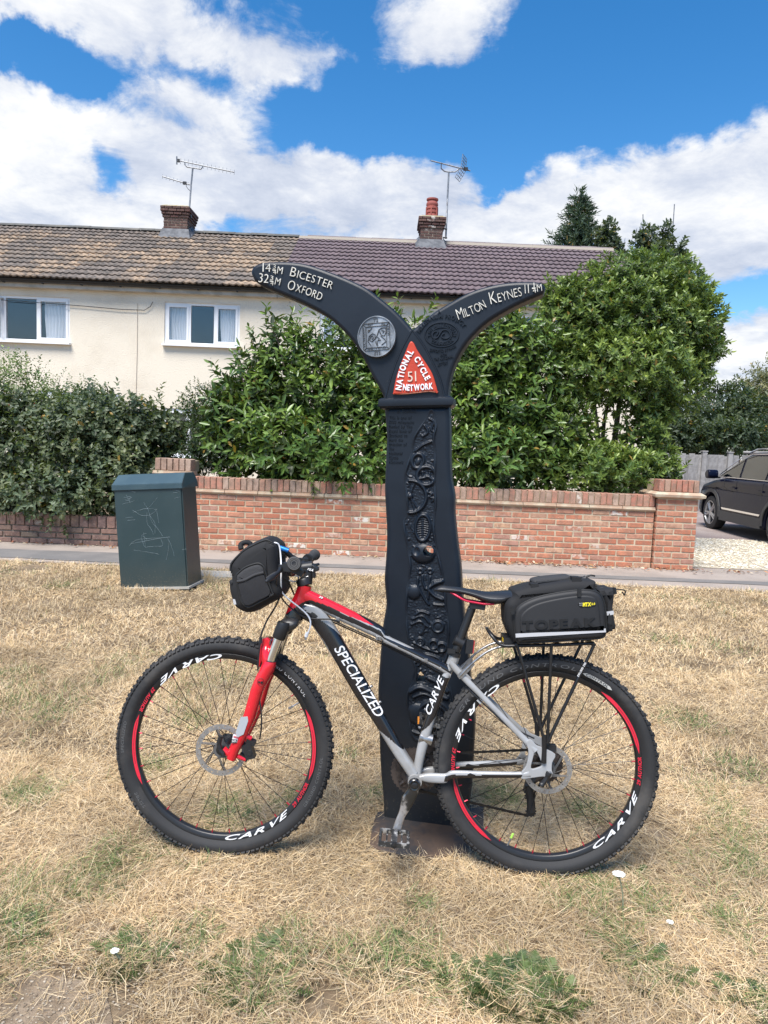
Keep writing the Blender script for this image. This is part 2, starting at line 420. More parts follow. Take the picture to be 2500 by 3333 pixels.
# ------------------------------------------------------------------ brick
def brick_material(name, stops, soot=0.0, white=.955):
    m = bpy.data.materials.new(name); m.use_nodes = True; t = m.node_tree; t.nodes.clear(); q = NT(t)
    b = q.n('ShaderNodeBsdfPrincipled', i_Roughness=.9); o = q.n('ShaderNodeOutputMaterial'); q.l(b.outputs[0], o.inputs[0])
    rnd = q.n('ShaderNodeObjectInfo').outputs['Random']
    tcv = q.n('ShaderNodeTexCoord').outputs['Object']
    off = q.n('ShaderNodeCombineXYZ'); q.l(q.math('MULTIPLY', rnd, 91), off.inputs[0]); q.l(q.math('MULTIPLY', rnd, 37), off.inputs[1])
    v = q.vmath('ADD', tcv, off.outputs[0])
    c = q.ramp(rnd, stops)
    n1 = q.noise(v, 14, 5, .65); c = q.mix(q.mrange(n1, .36, .66, 0, .75, True), c, tuple(x*.62 for x in stops[len(stops)//2][1]))
    n2 = q.noise(v, 32, 4, .7); c = q.mix(q.mrange(n2, .58, .72, 0, .55, True), c, (.62,.47,.36))
    wn = q.n('ShaderNodeTexWhiteNoise', noise_dimensions='1D'); q.l(rnd, wn.inputs['W'])
    sel = q.mrange(wn.outputs['Value'], white-.02, 1.0, 0, 1)
    blot = q.math('MULTIPLY', sel, q.mrange(q.noise(v, 13, 5, .65), .46, .56, 0, 1, True))
    c = q.mix(blot, c, (.68,.64,.56))
    q.l(c, b.inputs['Base Color'])
    bn = q.n('ShaderNodeBump', i_Strength=.7, i_Distance=.006); q.l(q.noise(v, 55, 6, .7), bn.inputs['Height']); q.l(bn.outputs[0], b.inputs['Normal'])
    return m
m_brick = brick_material('red_brick', [(0,(.40,.135,.075)),(.25,(.49,.175,.095)),(.5,(.52,.215,.125)),(.72,(.47,.235,.155)),(.86,(.40,.215,.16)),(1,(.56,.34,.205))])
m_brickcop = brick_material('coping_brick_clay', [(0,(.40,.16,.11)),(.35,(.46,.22,.15)),(.6,(.38,.25,.18)),(.8,(.46,.33,.25)),(1,(.33,.21,.155))], white=.95)
m_brickold = brick_material('old_brown_brick', [(0,(.20,.12,.09)),(.3,(.25,.15,.115)),(.6,(.22,.14,.12)),(.8,(.28,.16,.12)),(1,(.20,.15,.11))], white=.98)
m_brickdk = brick_material('dark_chimney_brick', [(0,(.085,.045,.038)),(.4,(.12,.052,.043)),(.7,(.095,.058,.05)),(1,(.15,.075,.058))], white=.97)
m_mortar = PM('mortar', (.53,.43,.30), .95, col2=(.40,.32,.22), ns=7, bump=(120,.5,.004), coords='W')
m_mortarold = PM('old_mortar', (.27,.22,.17), .95, col2=(.17,.14,.11), ns=7, bump=(120,.5,.004), coords='W')
m_stone = PM('creasing_tile', (.42,.29,.20), .9, col2=(.48,.40,.29), ns=8, bump=(70,.5,.005), coords='W')
def brick_mesh(name, L, D, H, m, seed):
    r = random.Random(seed); bm = bmesh.new(); bmesh.ops.create_cube(bm, size=1)
    for v in bm.verts: v.co = Vector((v.co.x*L, v.co.y*D, v.co.z*H))
    bmesh.ops.bevel(bm, geom=bm.edges[:], offset=.005, segments=1, affect='EDGES')
    for v in bm.verts: v.co += Vector((r.uniform(-.0025,.0025), r.uniform(-.0015,.0015), r.uniform(-.002,.002)))
    me = bpy.data.meshes.new(name); bm.to_mesh(me); bm.free(); me.materials.append(m); return me
def brick_set(m, L=.2085, D=.10, H=.0590): return [brick_mesh('brick', L, D, H, m, 11*k+5) for k in range(6)]
BR = {k: brick_set(k) for k in (m_brick, m_brickold, m_brickdk)}
BC = {k: brick_set(k, .066, .22, .14) for k in (m_brickcop, m_brickold)}
def lay(parent, origin, xd, nd, length, courses, pitch, meshes, name='brick', unit=.225, z0=0, depth=.10, closer=True):
    xd = Vector(xd).normalized(); nd = Vector(nd).normalized()
    for c in range(courses):
        x = -(unit/2 if c % 2 else 0); rr = random.Random(c*17+int(length*100))
        while x < length-.03:
            a, b = max(x, 0), min(x+unit, length)
            wd = b-a
            if wd > .05:
                s = (wd-.011)/.213; me = rr.choice(meshes)
                ctr = Vector(origin)+xd*((a+b)/2)+nd*(-depth/2+rr.uniform(-.0035,.0035))+Vector((0,0,z0+(c+.5)*pitch+rr.uniform(-.002,.002)))
                Mx = Matrix((( xd.x*s, -nd.x, 0, ctr.x), (xd.y*s, -nd.y, 0, ctr.y), (0, 0, 1, ctr.z), (0,0,0,1)))
                Mx = Mx @ Matrix.Rotation(rr.uniform(-.008,.008), 4, 'Y')
                link(name, me, parent, Mx)
            x = x+unit if x >= 0 else x+unit
def soldiers(parent, x0, x1, y, z0, h, meshes, name='coping_brick', pitch=.0765, dep=.22):
    n = max(1, round((x1-x0)/pitch)); p = (x1-x0)/n
    for i in range(n):
        rr = random.Random(i*3+int(x0*50)); s = (p-.012)/.066
        Mx = Matrix.Translation((x0+(i+.5)*p, y+dep/2+rr.uniform(-.004,.004), z0+h/2+rr.uniform(-.003,.003))) @ Matrix.Rotation(rr.uniform(-.012,.012), 4, 'Y') @ Matrix.Diagonal((s, dep/.22, h/.14, 1))
        link(name, rr.choice(meshes), parent, Mx)
def creasing(parent, x0, x1, y, z, n, over=.035, dep=.28, h=.055):
    p = (x1-x0)/n
    for i in range(n):
        b = MB(); xa, xb = x0+i*p+.004, x0+(i+1)*p-.004; j = random.uniform(-.004,.004)
        prof = [(-over*.35,0),(-over,h*.35),(-over,h*.55),(-over*.55,h*.62),(-over*.5,h),(dep-over,h),(dep-over,0)]
        V = [(x, y+a+j, z+c) for x in (xa, xb) for a, c in prof]; k = len(prof)
        b.add(V, [tuple(range(k-1,-1,-1)), tuple(range(k,2*k))]+[(q,(q+1)%k,k+(q+1)%k,k+q) for q in range(k)])
        b.build('creasing_tile', m_stone, parent)
xL, xR = WD(414,1100,YW).x, WD(1411,1150,YW).x
wall = thing('garden_wall', 'long red brick garden wall with upright coping bricks along the pavement', 'wall', loc=((xL+xR)/2, YW, 0))
MB().box(((xL+xR)/2, YW+.124, .365), (xR-xL-.01, .237, .725)).box(((xL+xR)/2, YW+.12, .85), (xR-xL-.01, .19, .13)).build('mortar_core', m_mortar, wall)
PIT = .0725
lay(wall, (xL, YW, 0), (1,0,0), (0,-1,0), xR-xL, 10, PIT, BR[m_brick])
creasing(wall, xL, xR, YW, .727, 14)
soldiers(wall, xL, xR, YW+.0, .784, .148, BC[m_brickcop])
# gate pier at the drive
pR = WD(1500,1150,YW).x
pier = thing('gate_pier', 'red brick gate pier with moulded cap beside the gravel drive', 'pier', loc=((xR+pR)/2, YW-.05, 0))
px0, px1, py = xR+.012, pR, YW-.05
MB().box(((px0+px1)/2, py+.23, .45), (px1-px0-.012, .449, .90)).box(((px0+px1)/2, py+.23, 1.06), (px1-px0-.02, .40, .14)).build('mortar_core', m_mortar, pier)
lay(pier, (px0, py, 0), (1,0,0), (0,-1,0), px1-px0, 12, .075, BR[m_brick])
lay(pier, (px1, py, 0), (0,1,0), (1,0,0), .46, 12, .075, BR[m_brick])
lay(pier, (px0, py+.46, 0), (0,-1,0), (-1,0,0), .46, 12, .075, BR[m_brick])
b = MB(); cxm = (px0+px1)/2; hw = (px1-px0)/2
for k, (zz, o_) in enumerate([(.903,.005),(.925,.06),(.955,.065),(.985,.02)]):
    b.v += [(cxm-hw-o_, py-o_, zz), (cxm+hw+o_, py-o_, zz), (cxm+hw+o_, py+.46+o_, zz), (cxm-hw-o_, py+.46+o_, zz)]
    if k: b.f += [tuple(x+4*(k-1) for x in q) for q in ((0,1,5,4),(1,2,6,5),(2,3,7,6),(3,0,4,7))]; b.m += [0]*4
b.f += [(3,2,1,0),(12,13,14,15)]; b.m += [0,0]
b.build('pier_cap', m_stone, pier)
soldiers(pier, px0, px1, py+.0, .988, .15, BC[m_brickcop])
# far-left end pier and low wall
a0, a1 = WD(334,1005,YW).x, WD(413,1005,YW).x
ep = thing('end_pier', 'short red brick end pier of the wall rising behind the green cabinet', 'pier', loc=((a0+a1)/2, YW, 0))
MB().box(((a0+a1)/2, YW+.24, .47), (a1-a0-.02, .44, .94)).box(((a0+a1)/2, YW+.23, 1.05), (a1-a0-.02, .40, .14)).build('mortar_core', m_mortar, ep)
lay(ep, (a0, YW-.01, 0), (1,0,0), (0,-1,0), a1-a0, 13, .072, BR[m_brick])
creasing(ep, a0-.02, a1+.02, YW, .938, 1)
soldiers(ep, a0, a1, YW, .996, .15, BC[m_brickcop])
lx0, lx1 = -7.4, a0-.02
lw = thing('low_wall', 'low dark brown brick wall under the silvery hedge on the left', 'wall', loc=((lx0+lx1)/2, YW-.03, 0))
MB().box(((lx0+lx1)/2, YW+.1, .12), (lx1-lx0, .22, .24)).box(((lx0+lx1)/2, YW+.09, .31), (lx1-lx0, .19, .12)).build('mortar_core', m_mortarold, lw)
lay(lw, (lx0, YW-.03, 0), (1,0,0), (0,-1,0), lx1-lx0, 3, .077, BR[m_brickold])
soldiers(lw, lx0, lx1, YW-.03, .235, .145, BC[m_brickold], pitch=.115)
# ------------------------------------------------------------------ the terrace
m_render = PM('cream_render', (.745,.665,.54), .93, col2=(.61,.53,.415), ns=.9, nlo=.42, nhi=.80, bump=(34,.55,.02), coords='W', speck=((.42,.37,.30), 5.5, .705))
m_upvc = PM('white_upvc', (.80,.80,.80), .35)
m_black = PM('black_gutter', (.012,.013,.015), .4)
m_fascia = PM('weathered_fascia', (.50,.46,.40), .8, col2=(.36,.33,.28), ns=3)
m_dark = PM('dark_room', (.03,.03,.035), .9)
m_curtain = PM('net_curtain', (.82,.82,.84), .9, transl=.15)
m_lead = PM('lead_flashing', (.075,.08,.09), .75, col2=(.14,.145,.155), ns=7)
def glass(name, tint=(.5,.6,.7), refl=.35):
    m = bpy.data.materials.new(name); m.use_nodes = True; t = m.node_tree; t.nodes.clear(); q = NT(t)
    tr = q.n('ShaderNodeBsdfTransparent'); tr.inputs[0].default_value = (*tint, 1)
    gl = q.n('ShaderNodeBsdfGlossy', i_Roughness=.03); gl.inputs[0].default_value = (.82,.84,.84,1)
    lw_ = q.n('ShaderNodeLayerWeight', i_Blend=.5)
    f = q.math('ADD', q.math('MULTIPLY', q.math('POWER', lw_.outputs['Facing'], 4), .8), refl, True)
    mx = q.n('ShaderNodeMixShader'); q.l(f, mx.inputs[0]); q.l(tr.outputs[0], mx.inputs[1]); q.l(gl.outputs[0], mx.inputs[2])
    o = q.n('ShaderNodeOutputMaterial'); q.l(mx.outputs[0], o.inputs[0]); return m
m_glass = glass('window_glass', (.93,.94,.95), .07)
YF, YE, YR = 17.0, 16.66, 20.6
zE = WD(480,617,YE).z; zR = WD(480,508,YR).z
XB = WD(648,513,YR).x; XG = WD(1322,537,YR).x; XW = -13.0
h1 = thing('terraced_house', 'cream rendered house with mottled brown pantile roof and left chimney', 'house', loc=((XW+XB)/2, YF, 0))
h2 = thing('terraced_house', 'adjoining cream house under the uniform dark purple-grey tiled roof', 'house', loc=((XG+XB)/2, YF, 0))
def wallpanel(name, x0, x1, z1, holes, parent, Y=YF, th=.28):
    xs = sorted({x0, x1, *[h[0] for h in holes], *[h[1] for h in holes]}); zs = sorted({0, z1, *[h[2] for h in holes], *[h[3] for h in holes]})
    b = MB()
    ins = lambda x, z: any(h[0] < x < h[1] and h[2] < z < h[3] for h in holes)
    for i in range(len(xs)-1):
        for j in range(len(zs)-1):
            xm, zm = (xs[i]+xs[i+1])/2, (zs[j]+zs[j+1])/2
            if not ins(xm, zm): b.add([(xs[i],Y,zs[j]),(xs[i+1],Y,zs[j]),(xs[i+1],Y,zs[j+1]),(xs[i],Y,zs[j+1])], [(0,1,2,3)])
    for h in holes:
        a, c, d, e = h
        q = [(a,Y,d),(c,Y,d),(c,Y,e),(a,Y,e),(a,Y+th,d),(c,Y+th,d),(c,Y+th,e),(a,Y+th,e)]
        b.add(q, [(0,4,5,1),(1,5,6,2),(2,6,7,3),(3,7,4,0)])
    return b.build(name, m_render, parent)
def wrect(x0, x1, xm, y0, y1):           # photo rectangle on the facade
    return (WD(x0,(y0+y1)/2,YF).x, WD(x1,(y0+y1)/2,YF).x, WD(xm,y1,YF).z, WD(xm,y0,YF).z)
hw1 = wrect(-62,151,100,641,739); hw2 = wrect(355,518,436,655,746); hw3 = wrect(351,520,430,884,990); hw4 = wrect(40,257,240,850,960)
hx1 = wrect(690,775,735,668,755); hx2 = wrect(1040,1205,1100,680,765)
zwall = zE+.02
wallpanel('wall', XW, XB, zwall, [hw1,hw2,hw3,hw4], h1); wallpanel('wall', XB, XG, zwall, [hx1,hx2], h2)
MB().box(((XB+XG)/2+(XG-XB)/2-.14, YF+3.62, zwall/2), (.28, 7.2, zwall)).build('gable_wall', m_render, h2)
def window(house, r, lights=3, curtains=(0,2), opened=None, proud=.0):
    x0, x1, z0, z1 = r; Y = YF+.07; fw = .055
    b = MB(); d = .07
    b.box(((x0+x1)/2, Y, z1-fw/2), (x1-x0, d, fw)).box(((x0+x1)/2, Y, z0+fw/2), (x1-x0, d, fw))
    b.box((x0+fw/2, Y, (z0+z1)/2), (fw, d, z1-z0-2*fw)).box((x1-fw/2, Y, (z0+z1)/2), (fw, d, z1-z0-2*fw))
    step = (x1-x0)/lights
    for k in range(1, lights): b.box((x0+k*step, Y, (z0+z1)/2), (.05, d, z1-z0-2*fw))
    win = b.build('window', m_upvc, house)
    MB().box(((x0+x1)/2, YF-.03, z0-.022), (x1-x0+.06, .16, .045)).build('sill', m_upvc, win)
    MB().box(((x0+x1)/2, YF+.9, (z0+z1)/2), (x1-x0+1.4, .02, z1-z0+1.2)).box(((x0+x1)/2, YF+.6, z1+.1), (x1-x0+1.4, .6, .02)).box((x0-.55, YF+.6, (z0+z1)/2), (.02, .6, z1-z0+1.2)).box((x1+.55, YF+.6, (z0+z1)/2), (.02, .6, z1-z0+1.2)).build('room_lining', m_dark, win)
    for k in range(lights):
        a, c = x0+k*step+(fw if k == 0 else .025), x0+(k+1)*step-(fw if k == lights-1 else .025)
        zz0, zz1 = z0+fw, z1-fw; yy = Y-.02
        M = Matrix.Identity(4); s = .05 if k != 1 else .012
        piv = Vector((a, yy, 0))
        if opened == k: M = Matrix.Translation(piv) @ Matrix.Rotation(R(-10), 4, 'Z') @ Matrix.Translation(-piv) @ Matrix.Translation((0,-.03,0))
        q = MB()
        if s > .02:
            q.box(((a+c)/2, yy, zz1-s/2), (c-a, .06, s)).box(((a+c)/2, yy, zz0+s/2), (c-a, .06, s)).box((a+s/2, yy, (zz0+zz1)/2), (s, .06, zz1-zz0-2*s)).box((c-s/2, yy, (zz0+zz1)/2), (s, .06, zz1-zz0-2*s))
            q.build('sash', m_upvc, win, M=M)
        MB().box(((a+c)/2, yy+.008, (zz0+zz1)/2), (c-a-2*s, .006, zz1-zz0-2*s)).build('pane', m_glass, win, M=M)
        if k in curtains:
            n = 26; V = []; F = []; cw = (c-a)*(1.0 if k == 0 else .85)
            for i in range(n+1):
                t = i/n; xx = (a+t*cw) if k == 0 else (c-t*cw)
                y_ = Y+.055+.022*math.sin(i*1.9)+.010*math.sin(i*4.7)
                bend = .10*t if k else -.02*t
                V += [(xx, y_, zz1+.03), (xx+(.06*math.sin(t*3) if k else -.04*math.sin(t*3)), y_, (zz0+zz1)/2), (xx+bend*.4, y_+.01, zz0-.02)]
                if i: F += [(3*i-3,3*i,3*i+1,3*i-2),(3*i-2,3*i+1,3*i+2,3*i-1)]
            link('curtain', mesh('curtain', V, F, m_curtain, smooth=True), win)
    return win
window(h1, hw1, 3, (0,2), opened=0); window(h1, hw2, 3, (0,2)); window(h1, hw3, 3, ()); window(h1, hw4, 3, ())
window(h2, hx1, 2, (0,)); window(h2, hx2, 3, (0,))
# eaves, gutter, overflow pipe, cable
for hh, a, c in ((h1, XW, XB-.006), (h2, XB+.006, XG)):
    MB().box(((a+c)/2, YF-.14, zE-.09), (c-a, .03, .16)).build('fascia', m_fascia, hh)
    MB().box(((a+c)/2, YF-.06, zE-.165), (c-a, .13, .012)).build('soffit', m_fascia, hh)
    V, F = [], []; n = 8
    for x in (a, c):
        for k in range(n+1):
            an = math.pi+math.pi*k/n; V.append((x, YF-.22+.065*math.cos(an), zE-.01+.075*math.sin(an)))
    F = [(k, k+1, n+2+k, n+1+k) for k in range(n)]
    link('gutter', mesh('gutter', V, F, m_black, smooth=True), hh)
    for i in range(int((c-a)/.9)):
        MB().box((a+.4+i*.9, YF-.17, zE-.05), (.03,.12,.09)).build('gutter_bracket', m_black, hh)
p0 = WD(289,878,YF)
MB().tube([(p0.x,YF-.04,p0.z),(p0.x+.01,YF-.04,.2)], .022, 8).build('overflow_pipe', PM('cream_pipe', (.66,.60,.52), .5), h1)
pc = [WD(x,y,YF-.05) for x,y in ((-60,643),(60,652),(180,661),(260,668),(312,670),(325,662),(330,652))]
MB().tube(pc, .008, 5).build('cable', m_black, h1)
MB().tube([WD(x,y,YF-.012) for x,y in ((297,655),(296,760),(293,880),(291,1000))], .006, 5).build('joint_line', PM('render_joint', (.5,.43,.35), .9), h1)
# roofs
def tile_mat(name, a, b_, moss, nlo, nhi, vary):
    m = bpy.data.materials.new(name); m.use_nodes = True; t = m.node_tree; t.nodes.clear(); q = NT(t)
    b = q.n('ShaderNodeBsdfPrincipled', i_Roughness=.85); o = q.n('ShaderNodeOutputMaterial'); q.l(b.outputs[0], o.inputs[0])
    pos = q.n('ShaderNodeNewGeometry').outputs['Position']; oi = q.n('ShaderNodeObjectInfo')
    loc = q.vmath('MULTIPLY', oi.outputs['Location'], (1, 1, 1.4))
    f = q.math('ADD', q.noise(loc, .8, 3, .55), q.math('MULTIPLY', q.math('SUBTRACT', oi.outputs['Random'], .5), .07))
    c = q.mix(q.mrange(f, nlo, nhi, 0, 1, True), a, b_)
    c = q.mix(q.mrange(q.noise(pos, 7, 6, .75), .44, .60, 0, .9, True), c, moss)
    h = q.n('ShaderNodeHueSaturation'); q.l(c, h.inputs['Color']); q.l(q.mrange(oi.outputs['Random'], 0, 1, 1-vary, 1+vary), h.inputs['Value'])
    q.l(h.outputs[0], b.inputs['Base Color'])
    bn = q.n('ShaderNodeBump', i_Strength=.5, i_Distance=.01); q.l(q.noise(pos, 60, 4, .7), bn.inputs['Height']); q.l(bn.outputs[0], b.inputs['Normal'])
    return m
m_tile1 = tile_mat('brown_concrete_tile', (.19,.155,.13), (.36,.26,.175), (.085,.075,.066), .44, .62, .14)
m_tile2 = tile_mat('dark_purple_tile', (.135,.098,.105), (.155,.115,.12), (.11,.085,.092), .4, .6, .09)
SL = Vector((0, YR-YE, zR-zE)); slen = SL.length; SD = SL.normalized(); ND = Vector((0, -SD.z, SD.y))
def tile_mesh(m, seed):
    r = random.Random(seed); Wt, Lt, th = .303, .40, .032; n = 12; V = []; F = []
    for (y, dz) in ((0, .040), (Lt, .0)):
        for i in range(n+1):
            x = Wt*i/n; ph = (x/.1515) % 1; z = .024*(.5+.5*math.cos(2*math.pi*ph))**1.6
            V.append((x, y+(r.uniform(-.004,.004) if y == 0 else 0), z+dz))
    for i in range(n+1):
        v = V[i]; V.append((v[0], v[1]+.006, v[2]-th))
    F = [(i, i+1, n+2+i, n+1+i) for i in range(n)] + [(2*(n+1)+i, 2*(n+1)+i+1, i+1, i) for i in range(n)]
    me = mesh('tile', V, F, m); 
    for p in me.polygons[:n]: p.use_smooth = True
    return me
TM = {m_tile1: [tile_mesh(m_tile1, k) for k in range(4)], m_tile2: [tile_mesh(m_tile2, k+9) for k in range(4)]}
def roof(house, xa, xb, m, skip=()):
    deck = MB(); th = ND*-.03
    q = [Vector((xa,YE,zE)), Vector((xb,YE,zE)), Vector((xb,YR,zR)), Vector((xa,YR,zR))]
    bk = [Vector((xa,YR+3.6,zE)), Vector((xb,YR+3.6,zE))]
    deck.add(q, [(0,1,2,3)]); deck.add([q[3],q[2],bk[1],bk[0]], [(0,1,2,3)])
    rf = deck.build('roof', m, house)
    rows = 13; ga = slen/rows; nc = int(math.ceil((xb-xa)/.303)); lst = []
    for j in range(rows):
        for i in range(nc):
            x = xb-(i+1)*.303 if house is h1 else xa+i*.303
            vis = WD(0, 0, 1); lst.append((x, j))
    cen = .0
    def score(t):                       # those that show: in the frame, nearest first
        x, j = t; p = Vector((x+.15, YE, zE))+SD*(j*ga); px = 829.5+p.x/p.y*1534
        return (px < -25 or px > 1520, p.y)
    lst.sort(key=score); rest = []
    for k, (x, j) in enumerate(lst):
        if score((x, j))[0]: continue
        rr = random.Random(k*7+j); s = (ga+.06)/.40
        o = Vector((x, YE, zE))+SD*(j*ga-.03+rr.uniform(-.006,.006))+ND*.012
        Mx = Matrix(((1,SD.x*s,ND.x,o.x),(0,SD.y*s,ND.y,o.y),(0,SD.z*s,ND.z,o.z),(0,0,0,1))) @ Matrix.Rotation(rr.uniform(-.006,.006), 4, 'Z')
        if k < 300: link('tile', rr.choice(TM[m]), rf, Mx)
        else: rest.append((Mx, rr.choice(TM[m])))
    if rest:
        b = MB()
        for Mx, me in rest: b.add([Mx @ v.co for v in me.vertices], [tuple(p.vertices) for p in me.polygons])
        o = b.build('upper_tiles', m, rf); stuff(o)
    return rf
rf1 = roof(h1, XW, XB, m_tile1); rf2 = roof(h2, XB, XG, m_tile2)
m_ridge1 = PM('dark_ridge_tile', (.085,.085,.08), .85, col2=(.15,.14,.12), ns=3); m_ridge2 = PM('grey_ridge_tile', (.15,.12,.12), .85, col2=(.2,.17,.16), ns=3)
m_bed = PM('pale_bedding_mortar', (.48,.42,.34), .95)
def ridge(rf, xa, xb, m, bed):
    n = int((xb-xa)/.45)
    for i in range(n):
        x0 = xb-(i+1)*.45; x1 = x0+.447; V = []; k = 8
        if x1 < -12: continue
        dz = random.uniform(-.006,.006)
        for x in (x0, x1):
            for q in range(k+1):
                a = R(20)+R(140)*q/k; V.append((x, YR-.15*math.cos(a), zR-.035+dz+.13*math.sin(a)))
        link('ridge_tile', mesh('ridge_tile', V, [(q, k+1+q, k+2+q, q+1) for q in range(k)], m, smooth=True), rf)
    if bed: MB().box(((xa+xb)/2, YR-.145, zR-.005), (xb-xa, .05, .07)).build('ridge_bedding', m_bed, rf)
ridge(rf1, XW, XB-.01, m_ridge1, False); ridge(rf2, XB, XG, m_ridge2, True)
# chimneys
def chimney(house, xl, xr, yt, yb, pot):
    Yc = YR-.42; x0, x1 = WD(xl, 490, Yc).x, WD(xr, 490, Yc).x; zt = WD((xl+xr)/2, yt, Yc).z; zb = zR-.45; dp = .78
    ch = MB().box(((x0+x1)/2, Yc+dp/2, (zb+zt)/2), (x1-x0-.02, dp-.02, zt-zb-.04)).build('chimney', m_mortarold, house)
    pit = .075; nc = int((zt-zb)/pit); meshes = BR[m_brickdk]
    for c in range(nc):
        top = nc-1-c; e = {0:.075,1:.075,2:.05,3:.025}.get(top, 0)
        z = zb+c*pit; sh = .1125 if c % 2 else 0
        for org, xd, nd, L in (((x0-e,Yc-e,z),(1,0,0),(0,-1,0),x1-x0+2*e), ((x1+e,Yc-e,z),(0,1,0),(1,0,0),dp+2*e), ((x0-e,Yc+dp+e,z),(0,-1,0),(-1,0,0),dp+2*e)):
            x = -sh; xd = Vector(xd); nd = Vector(nd)
            while x < L-.04:
                a, b2 = max(x,0), min(x+.225, L)
                if b2-a > .05:
                    s = (b2-a-.01)/.213; ctr = Vector(org)+xd*((a+b2)/2)-nd*.05+Vector((0,0,pit/2))+nd*random.uniform(-.004,.004)
                    link('brick', random.choice(meshes), ch, Matrix(((xd.x*s,-nd.x,0,ctr.x),(xd.y*s,-nd.y,0,ctr.y),(0,0,1,ctr.z),(0,0,0,1))))
                x += .225
    zt = zb+nc*pit
    MB().box(((x0+x1)/2, Yc+dp/2, zt+.02), (x1-x0+.13, dp+.13, .05), taper=.8).build('flaunching', PM('lichen_mortar', (.40,.36,.27), .95, col2=(.30,.24,.10), ns=9), ch)
    zf = zE+(Yc-YE)/(YR-YE)*(zR-zE)
    b = MB()
    b.add([(x0-.12,Yc-.16,zf-.06),(x1+.12,Yc-.16,zf-.06),(x1+.03,Yc-.015,zf+.24),(x0-.03,Yc-.015,zf+.24)], [(0,1,2,3)])
    b.add([(x1+.12,Yc-.16,zf-.055),(x1+.14,Yc+.42,zR+.06),(x1+.02,Yc+.42,zR+.2),(x1+.03,Yc-.015,zf+.24)], [(0,1,2,3)])
    b.add([(x0-.12,Yc-.16,zf-.055),(x0-.03,Yc-.015,zf+.24),(x0-.02,Yc+.42,zR+.2),(x0-.14,Yc+.42,zR+.06)], [(0,1,2,3)])
    b.build('flashing', m_lead, ch)
    if pot:
        m_pot = PM('terracotta_pot', (.36,.095,.07), .75, col2=(.27,.07,.055), ns=6)
        pr = [(.17,0),(.175,.06),(.165,.08),(.165,.14),(.15,.15),(.15,.17),(.17,.19),(.17,.25),(.15,.26),(.15,.28),(.172,.30),(.172,.36),(.15,.37),(.15,.39),(.17,.42),(.16,.48),(.13,.53),(.165,.56),(.165,.60),(.13,.605),(.12,.5)]
        MB().lathe([(r_, z_*.95) for r_, z_ in pr], 20, Matrix.Translation(((x0+x1)/2-.0, Yc+dp/2, zt+.03)), cap=False).build('chimney_pot', m_pot, ch, smooth=45)
        for k in range(6):
            a = R(60*k-100)
            MB().box(((x0+x1)/2+.168*math.cos(a), Yc+dp/2+.168*math.sin(a), zt+.20), (.03,.03,.28), Matrix.Rotation(a,3,'Z')).build('pot_rib', m_pot, ch)
    return x0, x1, Yc, zt
ch1 = chimney(h1, 353, 405, 443, 512, False); ch2 = chimney(h2, 909, 957, 463, 533, True)
# aerials
m_alu = PM('weathered_aluminium', (.26,.27,.28), .5, metal=.6, col2=(.16,.16,.17), ns=8)
m_blk = PM('black_plastic', (.015,.015,.016), .5)
A = lambda x, y, Y=20.6: WD(x, y, Y)
b1 = A(408,466,20.4)
an1 = thing('television_aerial', 'two-boom television aerial leaning on the left chimney', 'aerial', loc=b1)
MB().tube([A(406.5,475,20.35), b1, A(413,398), A(416.5,363)], .024, 8).build('mast', m_alu, an1)
def yagi(parent, p, q, n, ln, vert=True, name='boom'):
    MB().tube([p, q], .016, 6).build(name, m_alu, parent)
    for i in range(n):
        t = i/(n-1); c = p.lerp(q, t); L = ln*(1-.15*t)
        d = Vector((0, .12, .99)) if vert else Vector((.35,.93,.08))
        d.normalize(); MB().tube([c-d*L, c+d*L], .0075, 5).build('element', m_alu, parent)
yagi(an1, A(382,346), A(506,372), 16, .085)
yagi(an1, A(351,381), A(414,400), 9, .06)
MB().tube([A(399,350),A(400,357),A(404,361),A(416,362.5),A(434,365.5),A(437,362),A(438,357.5)], .016, 6).build('boom_clamp', m_alu, an1)
MB().box(A(386,347), (.06,.05,.08)).build('dipole_box', m_blk, an1)
MB().box(A(399,395.5), (.10,.06,.07)).build('dipole_box', m_blk, an1)
MB().tube([A(382,338), A(382.2,355)], .02, 5).build('reflector', m_alu, an1)
MB().tube([A(404,395.5),A(402,402),A(407,409),A(411,412)], .008, 5).build('cable', m_blk, an1)
MB().tube([A(407.5,470,20.3),A(405,485,20.2),A(409,497,20.2),A(405,507,20.15)], .012, 5).build('lead_cable', m_blk, an1)
MB().box(A(407.5,467,20.35), (.16,.1,.09)).build('wall_bracket', m_blk, an1)
b2 = A(963,515,20.3)
an2 = thing('television_aerial', 'single yagi television aerial with grid reflector by the red chimney pot', 'aerial', loc=b2)
MB().tube([b2, A(966.5,430), A(969.5,372)], .024, 8).build('mast', m_alu, an2)
p, q = A(931,347), A(1016,369)
MB().tube([p, q], .018, 6).build('boom', m_alu, an2)
for i in range(11):
    c = p.lerp(q, i/11); d = Vector((.30,.88,.36)).normalized()*.14
    MB().tube([c-d, c+d], .008, 5).build('element', m_alu, an2)
MB().tube([A(953,352),A(953,364),A(960,370),A(969,371.5),A(984,371),A(990,366),A(992,362)], .018, 6).build('boom_clamp', m_alu, an2)
for s in (1, -1):
    c0 = A(1001,364.5); u = (A(1017,337) - A(1014,363)) if s > 0 else (A(990,394)-A(1003,371)); uu = Vector((.30,.88,.1)).normalized()*.26
    rows = [c0+u*t for t in ((.0,.25,.5,.75,1.0))]
    for r_ in rows: MB().tube([r_-uu, r_+uu], .008, 5).build('reflector_rod', m_alu, an2)
    for t in (-1,-.3,.3,1): MB().tube([rows[0]+uu*t, rows[-1]+uu*t], .008, 5).build('reflector_rod', m_alu, an2)
